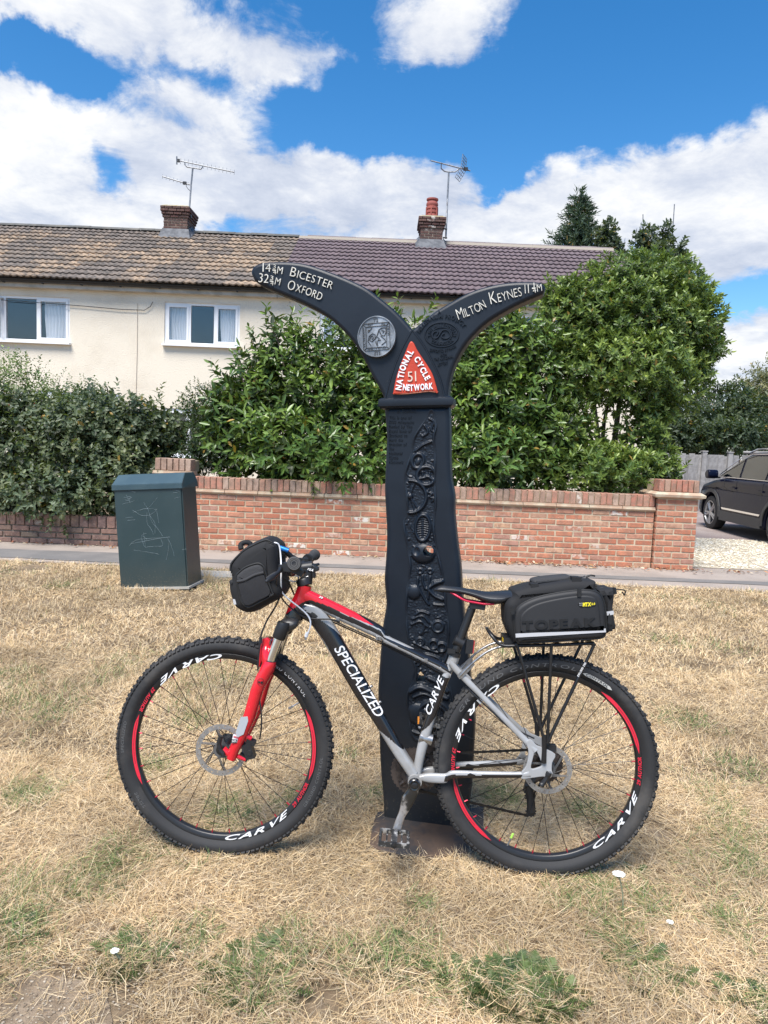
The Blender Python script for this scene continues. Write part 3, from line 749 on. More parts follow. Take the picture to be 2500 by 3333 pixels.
MB().box(A(1006,365), (.12,.08,.07)).build('dipole_box', m_blk, an2)
for yy in (494, 513):
    MB().tube([A(957,yy,20.25),A(966,yy+1,20.25)], .02, 6).build('wall_bracket', m_blk, an2)
# ------------------------------------------------------------------ fence
m_fence = PM('weathered_fence_board', (.30,.29,.28), .9, col2=(.20,.19,.185), ns=4, vary=.18, bump=(30,.5,.01))
def board_mesh(seed):
    r = random.Random(seed); b = MB(); wv = .148; h = 1.55
    b.box((0,0,h/2), (wv,.022,h))
    me = mesh('board', b.v, b.f, m_fence); return me
bms = [board_mesh(k) for k in range(3)]
YFN = 19.0; zt = WD(1500,981,YFN).z
fx0, fx1 = WD(1405,985,YFN).x, WD(1600,985,YFN).x
fen = thing('board_fence', 'weathered grey vertical board fence behind the parked car', 'fence', loc=((fx0+fx1)/2, YFN, 0))
MB().box(((fx0+fx1)/2, YFN+.05, .4), (fx1-fx0, .05, .09)).build('rail', m_fence, fen); MB().box(((fx0+fx1)/2, YFN+.05, 1.2), (fx1-fx0, .05, .09)).build('rail', m_fence, fen)
n = int((fx1-fx0)/.13)
for i in range(n):
    rr = random.Random(i); Mx = Matrix.Translation((fx0+i*.13+.07, YFN+(.012 if i % 2 else 0), 0)) @ Matrix.Rotation(rr.uniform(-.01,.01),4,'Y') @ Matrix.Diagonal((1,1,(zt+rr.uniform(-.025,.02))/1.55,1))
    link('board', rr.choice(bms), fen, Mx)
for x in (1520, 1576):
    p = WD(x,985,YFN); MB().box((p.x, YFN-.02, zt/2+.04), (.12,.10,zt+.08)).box((p.x, YFN-.02, zt+.09), (.15,.13,.03)).build('post', m_fence, fen)
fen2 = thing('board_fence', 'grey fence run with top rail turning towards the far right edge', 'fence', loc=(fx1, YFN, 0))
e0, e1 = Vector((fx1+.05, YFN, 0)), Vector((11.6, 17.2, 0)); L = (e1-e0).length; dr = (e1-e0)/L; ang = math.atan2(dr.y, dr.x)
for i in range(int(L/.13)):
    rr = random.Random(i+50); p = e0+dr*(i*.13+.07); link('board', rr.choice(bms), fen2, Matrix.Translation(p) @ Matrix.Rotation(ang,4,'Z') @ Matrix.Diagonal((1,1,(zt+.02+rr.uniform(-.02,.02))/1.55,1)))
V, F = tube([e0+Vector((0,-.03,zt+.1)), e1+Vector((0,-.03,zt+.16))], .035, 4); link('top_rail', mesh('top_rail', V, F, m_fence), fen2)
# ------------------------------------------------------------------ street cabinet
m_cab = PM('dark_green_cabinet_paint', (.022,.043,.047), .42, col2=(.028,.050,.054), ns=2.5, speck=((.10,.11,.09), 70, .68), bump=(8,.04,.01))
def add_splash(m, col, z0, z1, thr, ax=2):
    t = m.node_tree; q = NT(t); b = [n for n in t.nodes if n.type == 'BSDF_PRINCIPLED'][0]; src = b.inputs['Base Color'].links[0].from_socket
    o = q.n('ShaderNodeTexCoord').outputs['Object']; sp = q.n('ShaderNodeSeparateXYZ'); q.l(o, sp.inputs[0])
    lo = q.mrange(sp.outputs[ax], z0, z1, .14, -.06); f = q.mrange(q.math('ADD', q.noise(o, 75, 4, .7), lo), thr, thr+.10, 0, .8, True)
    f2 = q.math('MULTIPLY', q.mrange(sp.outputs[ax], z0, z1*.7, .55, 0), q.noise(o, 6, 4, .6))
    q.l(q.mix(f2, q.mix(f, src, col), tuple(c*.55 for c in col)), b.inputs['Base Color'])
add_splash(m_cab, (.16,.14,.10), 0, .45, .66)
cab_pb = GD(262,1277); Yc0 = 6.52
cx0, cx1 = WD(255,1270,Yc0).x, WD(411,1270,Yc0).x
ztf = WD(330,1048,Yc0).z; CD = .34
cab = thing('utility_cabinet', 'scratched dark green street utility cabinet with sloped lid on the verge', 'cabinet',
            M=Matrix.Translation(((cx0+cx1)/2, Yc0, 0)) @ Matrix.Rotation(R(-7),4,'Z') @ Matrix.Rotation(R(-4.6),4,'Y')); cab['frame'] = 1
wv = (cx1-cx0); hv = ztf-.035
bm = bmesh.new(); bmesh.ops.create_cube(bm, size=1)
for v in bm.verts: v.co = Vector((v.co.x*wv*.985, v.co.y*CD+CD/2, (v.co.z+.5)*hv))
bmesh.ops.bevel(bm, geom=[e for e in bm.edges if abs((e.verts[0].co-e.verts[1].co).z) > .1], offset=.012, segments=2, affect='EDGES')
me = bpy.data.meshes.new('body'); bm.to_mesh(me); bm.free(); me.materials.append(m_cab); autosmooth(me); link('body', me, cab)
b = MB(); hw = wv/2; o_ = .014
pr = [(-o_,hv-.005),(-o_,hv+.045),(.10,hv+.135),(CD-.03,hv+.135),(CD+o_,hv+.06),(CD+o_,hv-.005)]
k = len(pr); V = [(x, a, c) for x in (-hw-.006, hw+.006) for a, c in pr]
V = [(x*(1 if c < hv+.1 else .955), a, c) for x, a, c in V]
b.add(V, [tuple(range(k)), tuple(range(2*k-1,k-1,-1))]+[(q,k+q,k+(q+1)%k,(q+1)%k) for q in range(k)])
me = mesh('lid', b.v, b.f, PM('lid_paint_blue_reflection', (.034,.066,.082), .38, col2=(.045,.08,.095), ns=4))  # lighter, bluer than the body: a reflection put into the lid colour
bm = bmesh.new(); bm.from_mesh(me); bmesh.ops.recalc_face_normals(bm, faces=bm.faces[:]); bmesh.ops.bevel(bm, geom=bm.edges[:], offset=.004, segments=2, affect='EDGES'); bm.to_mesh(me); bm.free(); link('lid', me, cab)
MB().box((0,CD/2,.012), (wv+.03,CD+.05,.02)).build('plinth', m_conc, cab)
m_scr = PM('bare_scratch', (.22,.28,.30), .7)
def cabp(x, y):                           # photo zoom point on the cabinet front
    x0_, x1_, y0_, y1_ = 838, 1318, 1045, 1800; return ((x-x0_)/(x1_-x0_)-.5)*wv*.96, (1-(y-y0_)/(y1_-y0_))*hv
SCR = [[(960,1200),(1030,1240),(1090,1235),(1140,1195)],[(965,1215),(1060,1190),(1135,1200)],[(1045,1140),(1075,1200),(1095,1290),(1140,1350),(1165,1400)],[(1145,1110),(1095,1170),(1060,1195)],
       [(1065,1220),(1060,1300),(1085,1340),(1100,1385)],[(1080,1240),(1115,1300),(1110,1380)],[(920,1465),(970,1425),(1060,1415),(1220,1410)],[(930,1450),(1030,1435),(1150,1415),(1215,1405)],
       [(1030,1370),(1035,1480),(1010,1400),(1050,1375)],[(1035,1480),(1095,1475),(1160,1470),(1150,1420)],[(950,1500),(1040,1515),(1130,1535)],[(1200,1410),(1225,1480),(1240,1550)],[(1180,1580),(1200,1500),(1210,1430)],
       [(905,1100),(950,1115),(915,1130)],[(920,1085),(945,1135)],[(910,1120),(960,1105),(930,1095)],[(890,1150),(940,1140),(980,1130)],[(940,1050),(990,1065)],[(1240,1055),(1300,1065)],[(1260,1080),(1310,1075)],[(1270,1120),(1310,1110)],
       [(900,1255),(960,1250)],[(920,1275),(975,1270)],[(1135,1200),(1145,1300)],[(1020,1395),(1050,1420),(1020,1440)],[(1300,1505),(1330,1500)]]
for s in SCR:
    pts = cr([cabp(*p) for p in s], 5); b = MB()
    b.tube([(x+random.uniform(-.002,.002), -.0012, z+random.uniform(-.002,.002)) for x, z in pts], [random.uniform(.0004,.0011) for _ in pts], 4); b.build('scratch', m_scr, cab)
struct(MB().box((WD(520,1255,7.0).x-.35, 7.28, .012), (1.5,.32,.03)).build('concrete_slab', m_conc))
# ================================================================== cast-iron milepost
m_iron = PM('black_gloss_iron', (.0055,.0095,.0165), .44, col2=(.008,.013,.021), ns=5, bump=(55,.08,.003), speck=((.03,.035,.04), 60, .72), spec=.38)
add_splash(m_iron, (.085,.075,.055), 0, .75, .70, 1)
m_wlet = PM('white_letter_paint', (.72,.70,.62), .6, col2=(.50,.48,.42), ns=30)
m_redp = PM('red_panel_paint', (.52,.052,.020), .45, col2=(.44,.04,.016), ns=14, bump=(45,.35,.004))
m_whitep = PM('bright_white_paint', (.80,.80,.82), .5)
m_coin = PM('cast_aluminium', (.20,.21,.22), .45, metal=.7, col2=(.42,.43,.44), ns=22, bump=(60,.3,.003))
MY, MYAW = 2.56, R(10)
mO = W(1352, 2705, MY); mO.z = 0
mX = Vector((math.cos(MYAW), -math.sin(MYAW), 0)); mN = Vector((-math.sin(MYAW), -math.cos(MYAW), 0))   # mN: out of the front face
# frame: local x along the face, local y up, local z out of the face
MM = Matrix(((mX.x, 0, mN.x, mO.x), (mX.y, 0, mN.y, mO.y), (0, 1, 0, 0), (0, 0, 0, 1)))
def mp(k, x, y):
    d = ray(*cp(k, x, y)); t = (mO-CAM).dot(mN)/d.dot(mN); p = CAM+d*t-mO
    return (p.dot(mX), p.z)
def mps(k, L): return [mp(k, x, y) for x, y in L]
post = thing('cycle_milepost', 'black cast-iron finger milepost with red triangle standing behind the bicycle', 'milepost', M=MM); post['frame'] = 1
TH = .045                                # half thickness of the casting
# lower shaft with its two holes
left = mps('c2', [(192,118),(203,260),(214,400),(207,560),(200,720),(195,880),(203,1040),(212,1200),(213,1320),(210,1420),(200,1560),(192,1680),(203,1820),(207,1920),(186,2050)]) + \
       mps('c3', [(172,160),(158,330),(142,560),(134,700),(142,900),(144,1060),(150,1250),(162,1450),(178,1620),(186,1760),(188,1950),(190,2120)])
right = mps('c3', [(955,2120),(955,1950),(955,1800),(985,1550),(1000,1250),(1012,1000),(1006,900),(975,620),(958,400),(930,180)]) + \
        mps('c2', [(908,1950),(892,1750),(880,1560),(855,1370),(838,1220),(826,1080),(826,930),(800,780),(790,560),(788,300),(783,118)])
left = cr(left, 4); right = cr(right, 4)
hole1 = cr(mps('c2', [(556,1400),(575,1378),(610,1376),(636,1400),(634,1440),(610,1462),(576,1452),(556,1425)]), 3, True)
hole2 = cr(mps('c3', [(525,518),(548,545),(562,590),(570,608),(530,604),(492,604),(486,585),(500,545)]), 3, True)
V, F = curve_mesh([list(map(tuple, left))+list(map(tuple, right)), hole1[::-1], hole2[::-1]], TH-.018, .018, 3)
sh = mesh('shaft', [(v[0], v[1], v[2]-TH) for v in V], F, m_iron); autosmooth(sh, 50); link('shaft', sh, post)
# collar moulding
cl, crr = mp('c1', 738, 812), mp('c1', 1098, 802)
b = MB(); pr = [(.0,-.024),(.012,-.022),(.02,-.012),(.021,0),(.018,.012),(.008,.018),(0,.02)]
V, F = [], []
loops = []
for (o_, z_) in [(-.002,-.026),(.010,-.024),(.018,-.016),(.020,-.004),(.018,.008),(.010,.014),(-.002,.016)]:
    loops.append([(cl[0]-o_+.010, 0, o_), (crr[0]+o_-.010, 0, o_), (crr[0]+o_-.010, 0, -2*TH-o_), (cl[0]-o_+.010, 0, -2*TH-o_)])
    q = loops[-1]; V += [(x, cl[1]+z_+(crr[1]-cl[1])*(i in (1,2)), zz) for i, (x, _, zz) in enumerate(q)]
for k in range(len(loops)-1):
    for i in range(4): F.append((4*k+i, 4*k+(i+1) % 4, 4*k+4+(i+1) % 4, 4*k+4+i))
F += [(3,2,1,0), tuple(range(4*len(loops)-4, 4*len(loops)))]
me = mesh('collar', V, F, m_iron); autosmooth(me, 35); link('collar', me, post)
# two curved arms
La = [(58,145),(60,122),(80,100),(120,86),(200,80),(290,84),(370,100),(470,135),(570,175),(660,220),(740,280),(800,330),(850,380),(892,428)]
Lb = [(75,180),(110,205),(170,232),(250,265),(350,310),(440,360),(500,405),(560,465),(610,530),(650,600),(690,680),(730,750),(750,798)]
Ra = [(897,434),(940,400),(1000,350),(1080,300),(1180,245),(1280,210),(1380,190),(1480,184),(1555,188),(1583,205),(1588,225)]
Rb = [(1575,250),(1540,265),(1480,290),(1400,330),(1300,390),(1230,450),(1170,520),(1120,610),(1095,690),(1085,760),(1085,792)]
la, lb, ra, rb = (cr(mps('c1', q), 5) for q in (La, Lb, Ra, Rb))
full = [tuple(p) for p in la]+[tuple(p) for p in ra]+[tuple(p) for p in rb]+[tuple(p) for p in lb[::-1]]
V, F = curve_mesh([full], TH-.013, .013, 3)
arm = mesh('arms', [(v[0], v[1], v[2]-TH) for v in V], F, m_iron); autosmooth(arm, 50); arms = link('arms', arm, post)
# raised central shield with its ridges
tri = [mp('c1', 897, 440), mp('c1', 840, 545), mp('c1', 795, 660), mp('c1', 757, 796), mp('c1', 1064, 785), mp('c1', 1040, 690), mp('c1', 985, 570), mp('c1', 940, 495)]
tri = cr(tri[:4], 4).tolist() + cr(tri[4:]+[tri[0]], 4).tolist()[:-1]
V, F = curve_mesh([tri], .002, .003, 2); link('shield', autosmooth(mesh('shield', [(v[0], v[1], v[2]+.001) for v in V], F, m_iron), 50), post)
b = MB()
for k, L in enumerate(([(897,438),(840,545),(795,660),(757,796)], [(897,438),(940,495),(985,570),(1040,690),(1064,785)])):
    q = MB().tube([(x, y, .005) for x, y in cr(mps('c1', L), 6)], .0035, 6); q.build('shield_ridge', m_iron, post, smooth=60)
# letters -------------------------------------------------------------
def letters(name, chars, k, path, m, z=.0, depth=.006, parent=post, **kw):
    kw.setdefault('bold', -.014 if m is m_wlet else 0.0)
    Vt, Ft = text_on_path(chars, mps(k, path), ext=.5, **kw)
    Vt[:, 2] = np.where(Vt[:, 2] > 0, z+depth, z-.004); me = mesh(name, Vt, Ft, m); return link(name, me, parent)
PX1 = 1/1.5952*MY/FPX                     # metres per c1 zoom pixel
def caps(s, big, small, k=PX1):
    out = []
    for wd in s.split(' '):
        for i, c in enumerate(wd): out.append((c, (big if i == 0 else small)*k))
        out.append((' ', big*k))
    return out[:-1]
letters('lettering_distance', [('1',48*PX1),('4',44*PX1)], 'c1', [(122,137),(172,137)], m_wlet, gap=.2)
letters('lettering_fraction', [('3',22*PX1)], 'c1', [(175,120),(193,121)], m_wlet); letters('lettering_fraction', [('4',22*PX1)], 'c1', [(176,149),(194,150)], m_wlet)
letters('fraction_bar', [('-',60*PX1)], 'c1', [(172,147),(196,148)], m_wlet)
letters('lettering_unit', [('M',38*PX1)], 'c1', [(196,145),(226,150)], m_wlet)
letters('lettering_place', caps('BICESTER', 50, 40), 'c1', [(262,158),(330,176),(410,202),(486,231)], m_wlet, gap=.22)
letters('lettering_distance', [('3',48*PX1),('2',46*PX1)], 'c1', [(100,190),(158,196)], m_wlet, gap=.2)
letters('lettering_fraction', [('3',22*PX1)], 'c1', [(161,178),(179,180)], m_wlet); letters('lettering_fraction', [('4',22*PX1)], 'c1', [(162,206),(180,208)], m_wlet)
letters('fraction_bar', [('-',60*PX1)], 'c1', [(158,204),(182,206)], m_wlet)
letters('lettering_unit', [('M',38*PX1)], 'c1', [(184,202),(212,209)], m_wlet)
letters('lettering_place', caps('OXFORD', 50, 40), 'c1', [(248,226),(320,246),(380,268),(428,288)], m_wlet, gap=.22)
letters('lettering_place', caps('MILTON', 56, 44), 'c1', [(1138,386),(1200,362),(1250,340),(1288,318)], m_wlet, gap=.18)
letters('lettering_place', caps('KEYNES', 62, 44), 'c1', [(1306,306),(1370,288),(1420,272),(1472,260)], m_wlet, gap=.18)
letters('lettering_distance', [('1',46*PX1),('1',46*PX1)], 'c1', [(1482,250),(1516,246)], m_wlet, gap=.4)
letters('lettering_fraction', [('1',22*PX1)], 'c1', [(1527,216),(1536,215)], m_wlet); letters('lettering_fraction', [('4',24*PX1)], 'c1', [(1523,247),(1543,244)], m_wlet)
letters('fraction_bar', [('-',60*PX1)], 'c1', [(1520,243),(1545,239)], m_wlet)
letters('lettering_unit', [('M',36*PX1)], 'c1', [(1546,240),(1574,235)], m_wlet)
# red panel
rt = mps('c1', [(888,502),(905,506),(925,545),(962,600),(1000,662),(1020,720),(1030,760),(1028,764),(985,757),(930,763),(860,771),(802,772),(802,757),(815,690),(838,620),(870,540)])
V, F = curve_mesh([cr(rt, 4, True).tolist()], .003, .004, 2)
rp = link('route_panel', autosmooth(mesh('route_panel', [(v[0], v[1], v[2]+.008) for v in V], F, m_redp), 50), post)
PX9 = 1/4.1475*MY/FPX
def lw_(name, s, h, path, m=m_whitep, bold=.035, **kw): return letters(name, [(c, h*PX9) for c in s], 'c9', path, m, z=.013, depth=.006, bold=bold, **kw)
lw_('lettering_network', 'NATIONAL', 78, [(862,1128),(888,985),(915,855),(965,735),(1040,600)], gap=.2)
lw_('lettering_network', 'CYCLE', 74, [(1035,705),(1075,770),(1130,880),(1160,935),(1200,1010)], gap=.2)
lw_('lettering_network', 'NETWORK', 78, [(885,1122),(1000,1132),(1150,1120),(1300,1105)], gap=.14)
lw_('lettering_route', '51', 135, [(952,1012),(1100,1003)], m=PM('cream_numeral', (.66,.55,.45), .5), bold=-.005, gap=.25)
# pale bead below the red panel
MB().tube([(x, y, .011) for x, y in cr(mps('c1', [(802,768),(860,768),(930,761),(985,755),(1030,761)]), 4)], .0035, 6).build('panel_bead', PM('salmon_paint', (.66,.25,.16), .5), post)
# medallion: struck disc with a frame, letters and a figure in relief
mc = mp('c9', 533, 405); mr = abs(mp('c9', 790, 405)[0]-mc[0])
V, F = lathe([(0,.016),(mr*.93,.016),(mr*.945,.020),(mr*.99,.020),(mr,.016),(mr,-.004)], 48, cap=False)
med = link('medallion', autosmooth(mesh('medallion', [(mc[0]+x, mc[1]+y*1.05, z) for x, y, z in V], F, m_coin), 40), post)
m_coind = PM('coin_recess_grey', (.06,.065,.07), .6)
def m9(L): return [(x, y, .0175) for x, y in mps('c9', L)]
for L in ([(348,238),(705,212),(718,575),(360,600),(348,238)], [(388,280),(665,255),(672,545),(398,560),(388,280)], [(348,238),(388,280)], [(705,212),(665,255)], [(718,575),(672,545)], [(360,600),(398,560)], [(512,600),(512,660)], [(575,595),(576,655)], [(455,520),(420,470),(435,400),(480,365),(515,380),(510,440),(470,475),(440,455),(455,405),(485,395),(490,430),(465,440)],
          [(515,440),(545,380),(560,330)], [(530,400),(570,430),(550,460),(590,450)], [(560,320),(600,290),(655,285),(660,350),(640,395),(600,390),(580,350),(560,320)], [(600,320),(640,330),(615,360)], [(590,400),(640,440),(660,470),(600,520)], [(540,470),(550,525)], [(520,470),(540,530)], [(415,330),(460,310)], [(415,345),(450,335)], [(470,290),(455,320)]):
    MB().tube(m9(L), .0016, 4).build('engraved_line', m_coind, med)
for s, h, pth in (('T2', 46, [(490,212),(560,205)]), ('T', 50, [(522,650),(566,648)]), ('VOYAGE', 34, [(412,272),(655,246)]), ('DE VERE', 34, [(412,582),(665,560)]), ('OLDTIME', 34, [(672,262),(690,545)]), ('SOURCES', 34, [(392,545),(362,290)])):
    if s in ('T2', 'T'): letters('coin_letter', [(c, h*PX9) for c in s], 'c9', pth, m_coind, z=.013, depth=.005, parent=med, bold=.01)
for s, h, pth in (('HO', 30, [(600,252),(650,246)]), ('OLOT', 26, [(672,262),(680,400)]), ('ECTIDEOS', 26, [(385,540),(365,285)]), ('DE VERD', 28, [(415,582),(665,562)]), ('JOY', 30, [(410,268),(490,260)])):
    letters('coin_letter', [(c, h*PX9) for c in s], 'c9', pth, m_coind, z=.013, depth=.005, parent=med)
# embossed black inscriptions
PX10 = 1/3.318*MY/FPX
def emb(s, h, path, k='c10', px=PX10, **kw): return letters('embossed_inscription', [(c, h*px) for c in s], k, path, m_iron, z=0, depth=.0045, bold=.012, **kw)
ec = np.array(mp('c10', 458, 462)); er = (abs(mp('c10', 640, 462)[0]-ec[0]), abs(mp('c10', 458, 330)[1]-ec[1]))
for s in (1.0, .60):
    pts = [(ec[0]+er[0]*s*math.cos(t)*1.0, ec[1]+er[1]*s*math.sin(t)+.0*math.cos(t), .001) for t in np.linspace(0, 2*math.pi, 49)]
    MB().tube(pts, .003, 6).build('emblem_ring', m_iron, post, smooth=60)
def arc(rx, ry, a0, a1, n=12): return [(458+rx*math.cos(R(a)), 462-ry*math.sin(R(a))) for a in np.linspace(a0, a1, n)]
emb('THE MILLENNIUM', 34, arc(122, 86, 195, -12, 16)); emb('COMMISSION', 34, arc(160, 118, 222, 325))
emb('MILLENNIUM PROJECT', 44, [(225,445),(270,370),(330,315),(420,285),(520,288),(610,310),(660,350),(690,392)])
emb('A', 40, [(420,238),(450,232)])
MB().tube([(x, y, .002) for x, y in cr(mps('c10', [(400,470),(415,445),(400,425),(370,440),(355,470),(375,500),(410,495),(440,450),(470,415),(520,415),(550,455),(540,490),(500,505),(460,490),(465,460),(490,450)]), 6)], .0035, 6).build('emblem_scroll', m_iron, post, smooth=60)
emb('SUPPORTED BY FUNDS', 30, [(325,640),(420,655),(520,640),(618,590)]); emb('FROM', 30, [(445,700),(515,685)]); emb('THE NATIONAL', 30, [(375,745),(480,735),(585,705)]); emb('LOTTERY', 30, [(415,800),(530,775)])
PX2 = 1/2.765*MY/FPX
y = 228
for s in ('This is one of', '1000 mileposts', 'funded by The', 'Royal Bank of', 'Scotland to', 'mark the', 'creation of', 'the', 'National', 'Cycle', 'Network'):
    wd = {'This is one of':205,'1000 mileposts':228,'funded by The':212,'Royal Bank of':205,'Scotland to':168,'mark the':128,'creation of':162,'the':48,'National':122,'Cycle':86,'Network':132}[s]
    letters('embossed_inscription', [(c, 25*PX2) for c in s], 'c2', [(238,y),(238+wd,y+2)], m_iron, z=0, depth=.003, bold=.01); y += 40
letters('embossed_inscription', [(c, 30*PX2) for c in 'The Royal Bank'], 'c2', [(310,138),(560,130)], m_iron, depth=.003, bold=.012)
letters('embossed_inscription', [(c, 30*PX2) for c in 'of Scotland'], 'c2', [(310,175),(488,172)], m_iron, depth=.003, bold=.012)
# carved relief panel (height field of shells, wheel, skull, creatures)
pl = [(600,150),(560,230),(460,390),(430,540),(395,650),(372,760),(388,900),(395,1080),(362,1150),(382,1300),(402,1430),(420,1560),(392,1750),(385,1900),(390,2100),(430,2350),(470,2480),(455,2580),(400,2680),(395,2800),(412,2950),(440,3080),(500,3150)]
pr_ = [(640,3170),(780,3110),(820,3000),(835,2850),(800,2650),(720,2500),(770,2350),(785,2100),(760,1900),(745,1700),(715,1550),(680,1400),(650,1200),(668,1000),(660,800),(665,560),(652,400),(672,300),(655,180),(630,140)]
pan = cr(pl, 5).tolist()+cr(pr_, 5).tolist()
g_ = 5.0; xs = np.arange(350, 850, g_); ys = np.arange(130, 3180, g_); X, Yg = np.meshgrid(xs, ys)
H = np.zeros_like(X); pa = np.array(pan)
dist = np.full(X.shape, 1e9)
for i in range(len(pa)):
    p, q = pa[i], pa[(i+1) % len(pa)]; d = q-p; L2 = (d**2).sum()+1e-9
    t = np.clip(((X-p[0])*d[0]+(Yg-p[1])*d[1])/L2, 0, 1); dist = np.minimum(dist, np.hypot(X-p[0]-t*d[0], Yg-p[1]-t*d[1]))
inside = inpoly(X, Yg, pan)
bump = lambda d, w_: np.clip(1-(d/w_)**2, 0, 1)
def ring(cx, cy, r, w_, h, ex=1.0, rot=0):
    c, s = math.cos(rot), math.sin(rot); dx, dy = (X-cx)*c+(Yg-cy)*s, (-(X-cx)*s+(Yg-cy)*c)/ex
    return h*bump(np.abs(np.hypot(dx, dy)-r), w_)
def line(pts, w_, h):
    w_ = w_*.72+1.5
    o = np.zeros_like(X); pts = cr(pts, 5)
    for i in range(len(pts)-1):
        p, q = pts[i], pts[i+1]; d = q-p; t = np.clip(((X-p[0])*d[0]+(Yg-p[1])*d[1])/((d**2).sum()+1e-9), 0, 1)
        o = np.maximum(o, h*bump(np.hypot(X-p[0]-t*d[0], Yg-p[1]-t*d[1]), w_))
    return o
def blob(cx, cy, rx, ry, h, rot=0):
    c, s = math.cos(rot), math.sin(rot); dx, dy = ((X-cx)*c+(Yg-cy)*s)/rx, (-(X-cx)*s+(Yg-cy)*c)/ry
    return h*np.sqrt(np.clip(1-dx**2-dy**2, 0, 1))
U = [ring(575,745,82,20,11), line([(490,770),(560,760),(590,750),(650,790)], 18, 9), line([(540,700),(545,745)], 10, 9), line([(600,700),(640,698)], 9, 9), line([(605,715),(605,750)], 8, 9), line([(530,712),(560,708)], 8, 8),
     ring(430,930,145,18,12)*(X > 410), blob(430,925,28,28,12), line([(430,925),(470,800)], 8, 8), line([(430,925),(450,790)], 8, 8), line([(430,925),(500,1040)], 8, 8), line([(430,925),(470,1050)], 8, 8), line([(430,1065),(395,1080)], 12, 9),
     line([(480,520),(540,470),(620,435)], 14, 10), ring(500,610,50,16,9,1.3,.3), blob(500,620,26,40,8,.4), line([(600,860),(590,890),(630,905),(600,930),(640,945),(625,975)], 9, 9), line([(560,290),(590,350),(540,390)], 12, 9), line([(600,230),(640,260),(620,330),(655,350)], 10, 8),
     ring(545,1210,66,14,11,1.75,.05), line([(540,1110),(545,1320)], 7, 8), blob(550,1440,108,92,18), ring(520,1600,22,9,7), ring(610,1600,20,9,7),
     blob(465,1790,62,66,12), ring(450,1790,16,8,6), line([(500,1660),(505,1740),(560,1850),(600,1900)], 12, 11), line([(540,1640),(545,1700),(570,1760)], 12, 10), line([(610,1650),(600,1720),(590,1850)], 12, 10), line([(590,1760),(640,1720),(730,1690)], 22, 11), line([(600,1770),(650,1820),(720,1850)], 24, 11), line([(640,1900),(730,1905)], 13, 9),
     line([(480,1990),(530,1960),(600,1985)], 13, 10), line([(450,2030),(540,2000),(600,2060)], 12, 10), line([(440,2080),(520,2050),(590,2100)], 12, 9), ring(680,2100,48,12,9), blob(680,2100,38,40,6), line([(520,2000),(560,2090),(530,2160)], 12, 9),
     ring(520,2235,34,10,9), ring(520,2235,15,7,8), ring(640,2260,38,12,10), ring(715,2285,38,12,10), line([(460,2240),(560,2290),(680,2330)], 16, 9), line([(480,2420),(560,2350),(680,2380),(720,2440)], 20, 10), line([(500,2450),(540,2410)], 12, 8),
     ring(640,2920,150,26,13), ring(660,2900,95,20,12), blob(490,2880,88,95,14), line([(430,2680),(520,2640),(640,2690),(760,2740)], 34, 14), line([(460,2730),(560,2700),(680,2760)], 22, 12), line([(600,2560),(680,2600),(760,2680)], 30, 13), line([(430,3030),(520,3060),(600,3020)], 20, 9), line([(700,2960),(760,2930),(800,2960)], 22, 11)]
for k in range(9):
    yy = 1130+k*20; U.append(line([(490+abs(k-4)*4,yy+8),(535,yy)], 6, 8)); U.append(line([(552,yy),(600-abs(k-4)*5,yy+10)], 6, 8))
for k in range(6): U.append(line([(640+k*16,1712-k*5),(652+k*16,1690-k*4)], 5, 14)); U.append(line([(640+k*14,1808+k*10),(655+k*14,1830+k*6)], 5, 14))
for k in range(7): U.append(ring(490,2965,40+k*17,5,4)*(Yg < 2970)*(np.hypot((X-490)/88, (Yg-2880)/95) < 1))
for u_ in U: H = np.maximum(H, u_)
rr_ = np.random.default_rng(4)
for k in range(170):
    cx_, cy_ = rr_.uniform(390,780), rr_.uniform(380,3120); t_ = rr_.integers(0,4); s_ = rr_.uniform(7,17)
    if not inpoly(np.array([cx_]), np.array([cy_]), pan)[0]: continue
    if H[int((cy_-130)/g_), int((cx_-350)/g_)] > 2: continue
    a_ = rr_.uniform(0,6.28); c_, n_ = math.cos(a_)*s_*2, math.sin(a_)*s_*2
    u_ = ring(cx_,cy_,s_,5,6) if t_ == 0 else blob(cx_,cy_,s_*.9,s_*.6,6,a_) if t_ == 1 else line([(cx_-c_,cy_-n_),(cx_+n_*.3,cy_-c_*.3),(cx_+c_,cy_+n_)],5,6)
    H = np.maximum(H, u_)
nz = rng.normal(size=X.shape); gran = (nz > 1.1)*4.6
from_edge = np.clip(dist/28, 0, 1)
H = H*1.15 + np.where(H < 2, gran, 0)
for _ in range(1): H = (H+np.roll(H,1,0)+np.roll(H,-1,0)+np.roll(H,1,1)+np.roll(H,-1,1))/5*1.0 + 0
sk = np.hypot((X-490)/34, (Yg-1420)/40); H = np.where(sk < 1, H-10*(1-sk**2), H)
rim = 9*bump(np.abs(dist-10), 16)*(0.6+.4*np.sin(Yg/47.0))
H = np.maximum(H*from_edge, rim*inside)
h1p, h2p = [(596,1418,44)], None
keep = inside & (np.hypot((X-596)/42, (Yg-1419)/45) > 1)
t2 = [(525,2509),(548,2536),(562,2581),(572,2602),(530,2598),(486,2598),(486,2576),(500,2536)]
keep &= ~inpoly(X, Yg, t2)
p00 = mp('c2', 0, 0); 
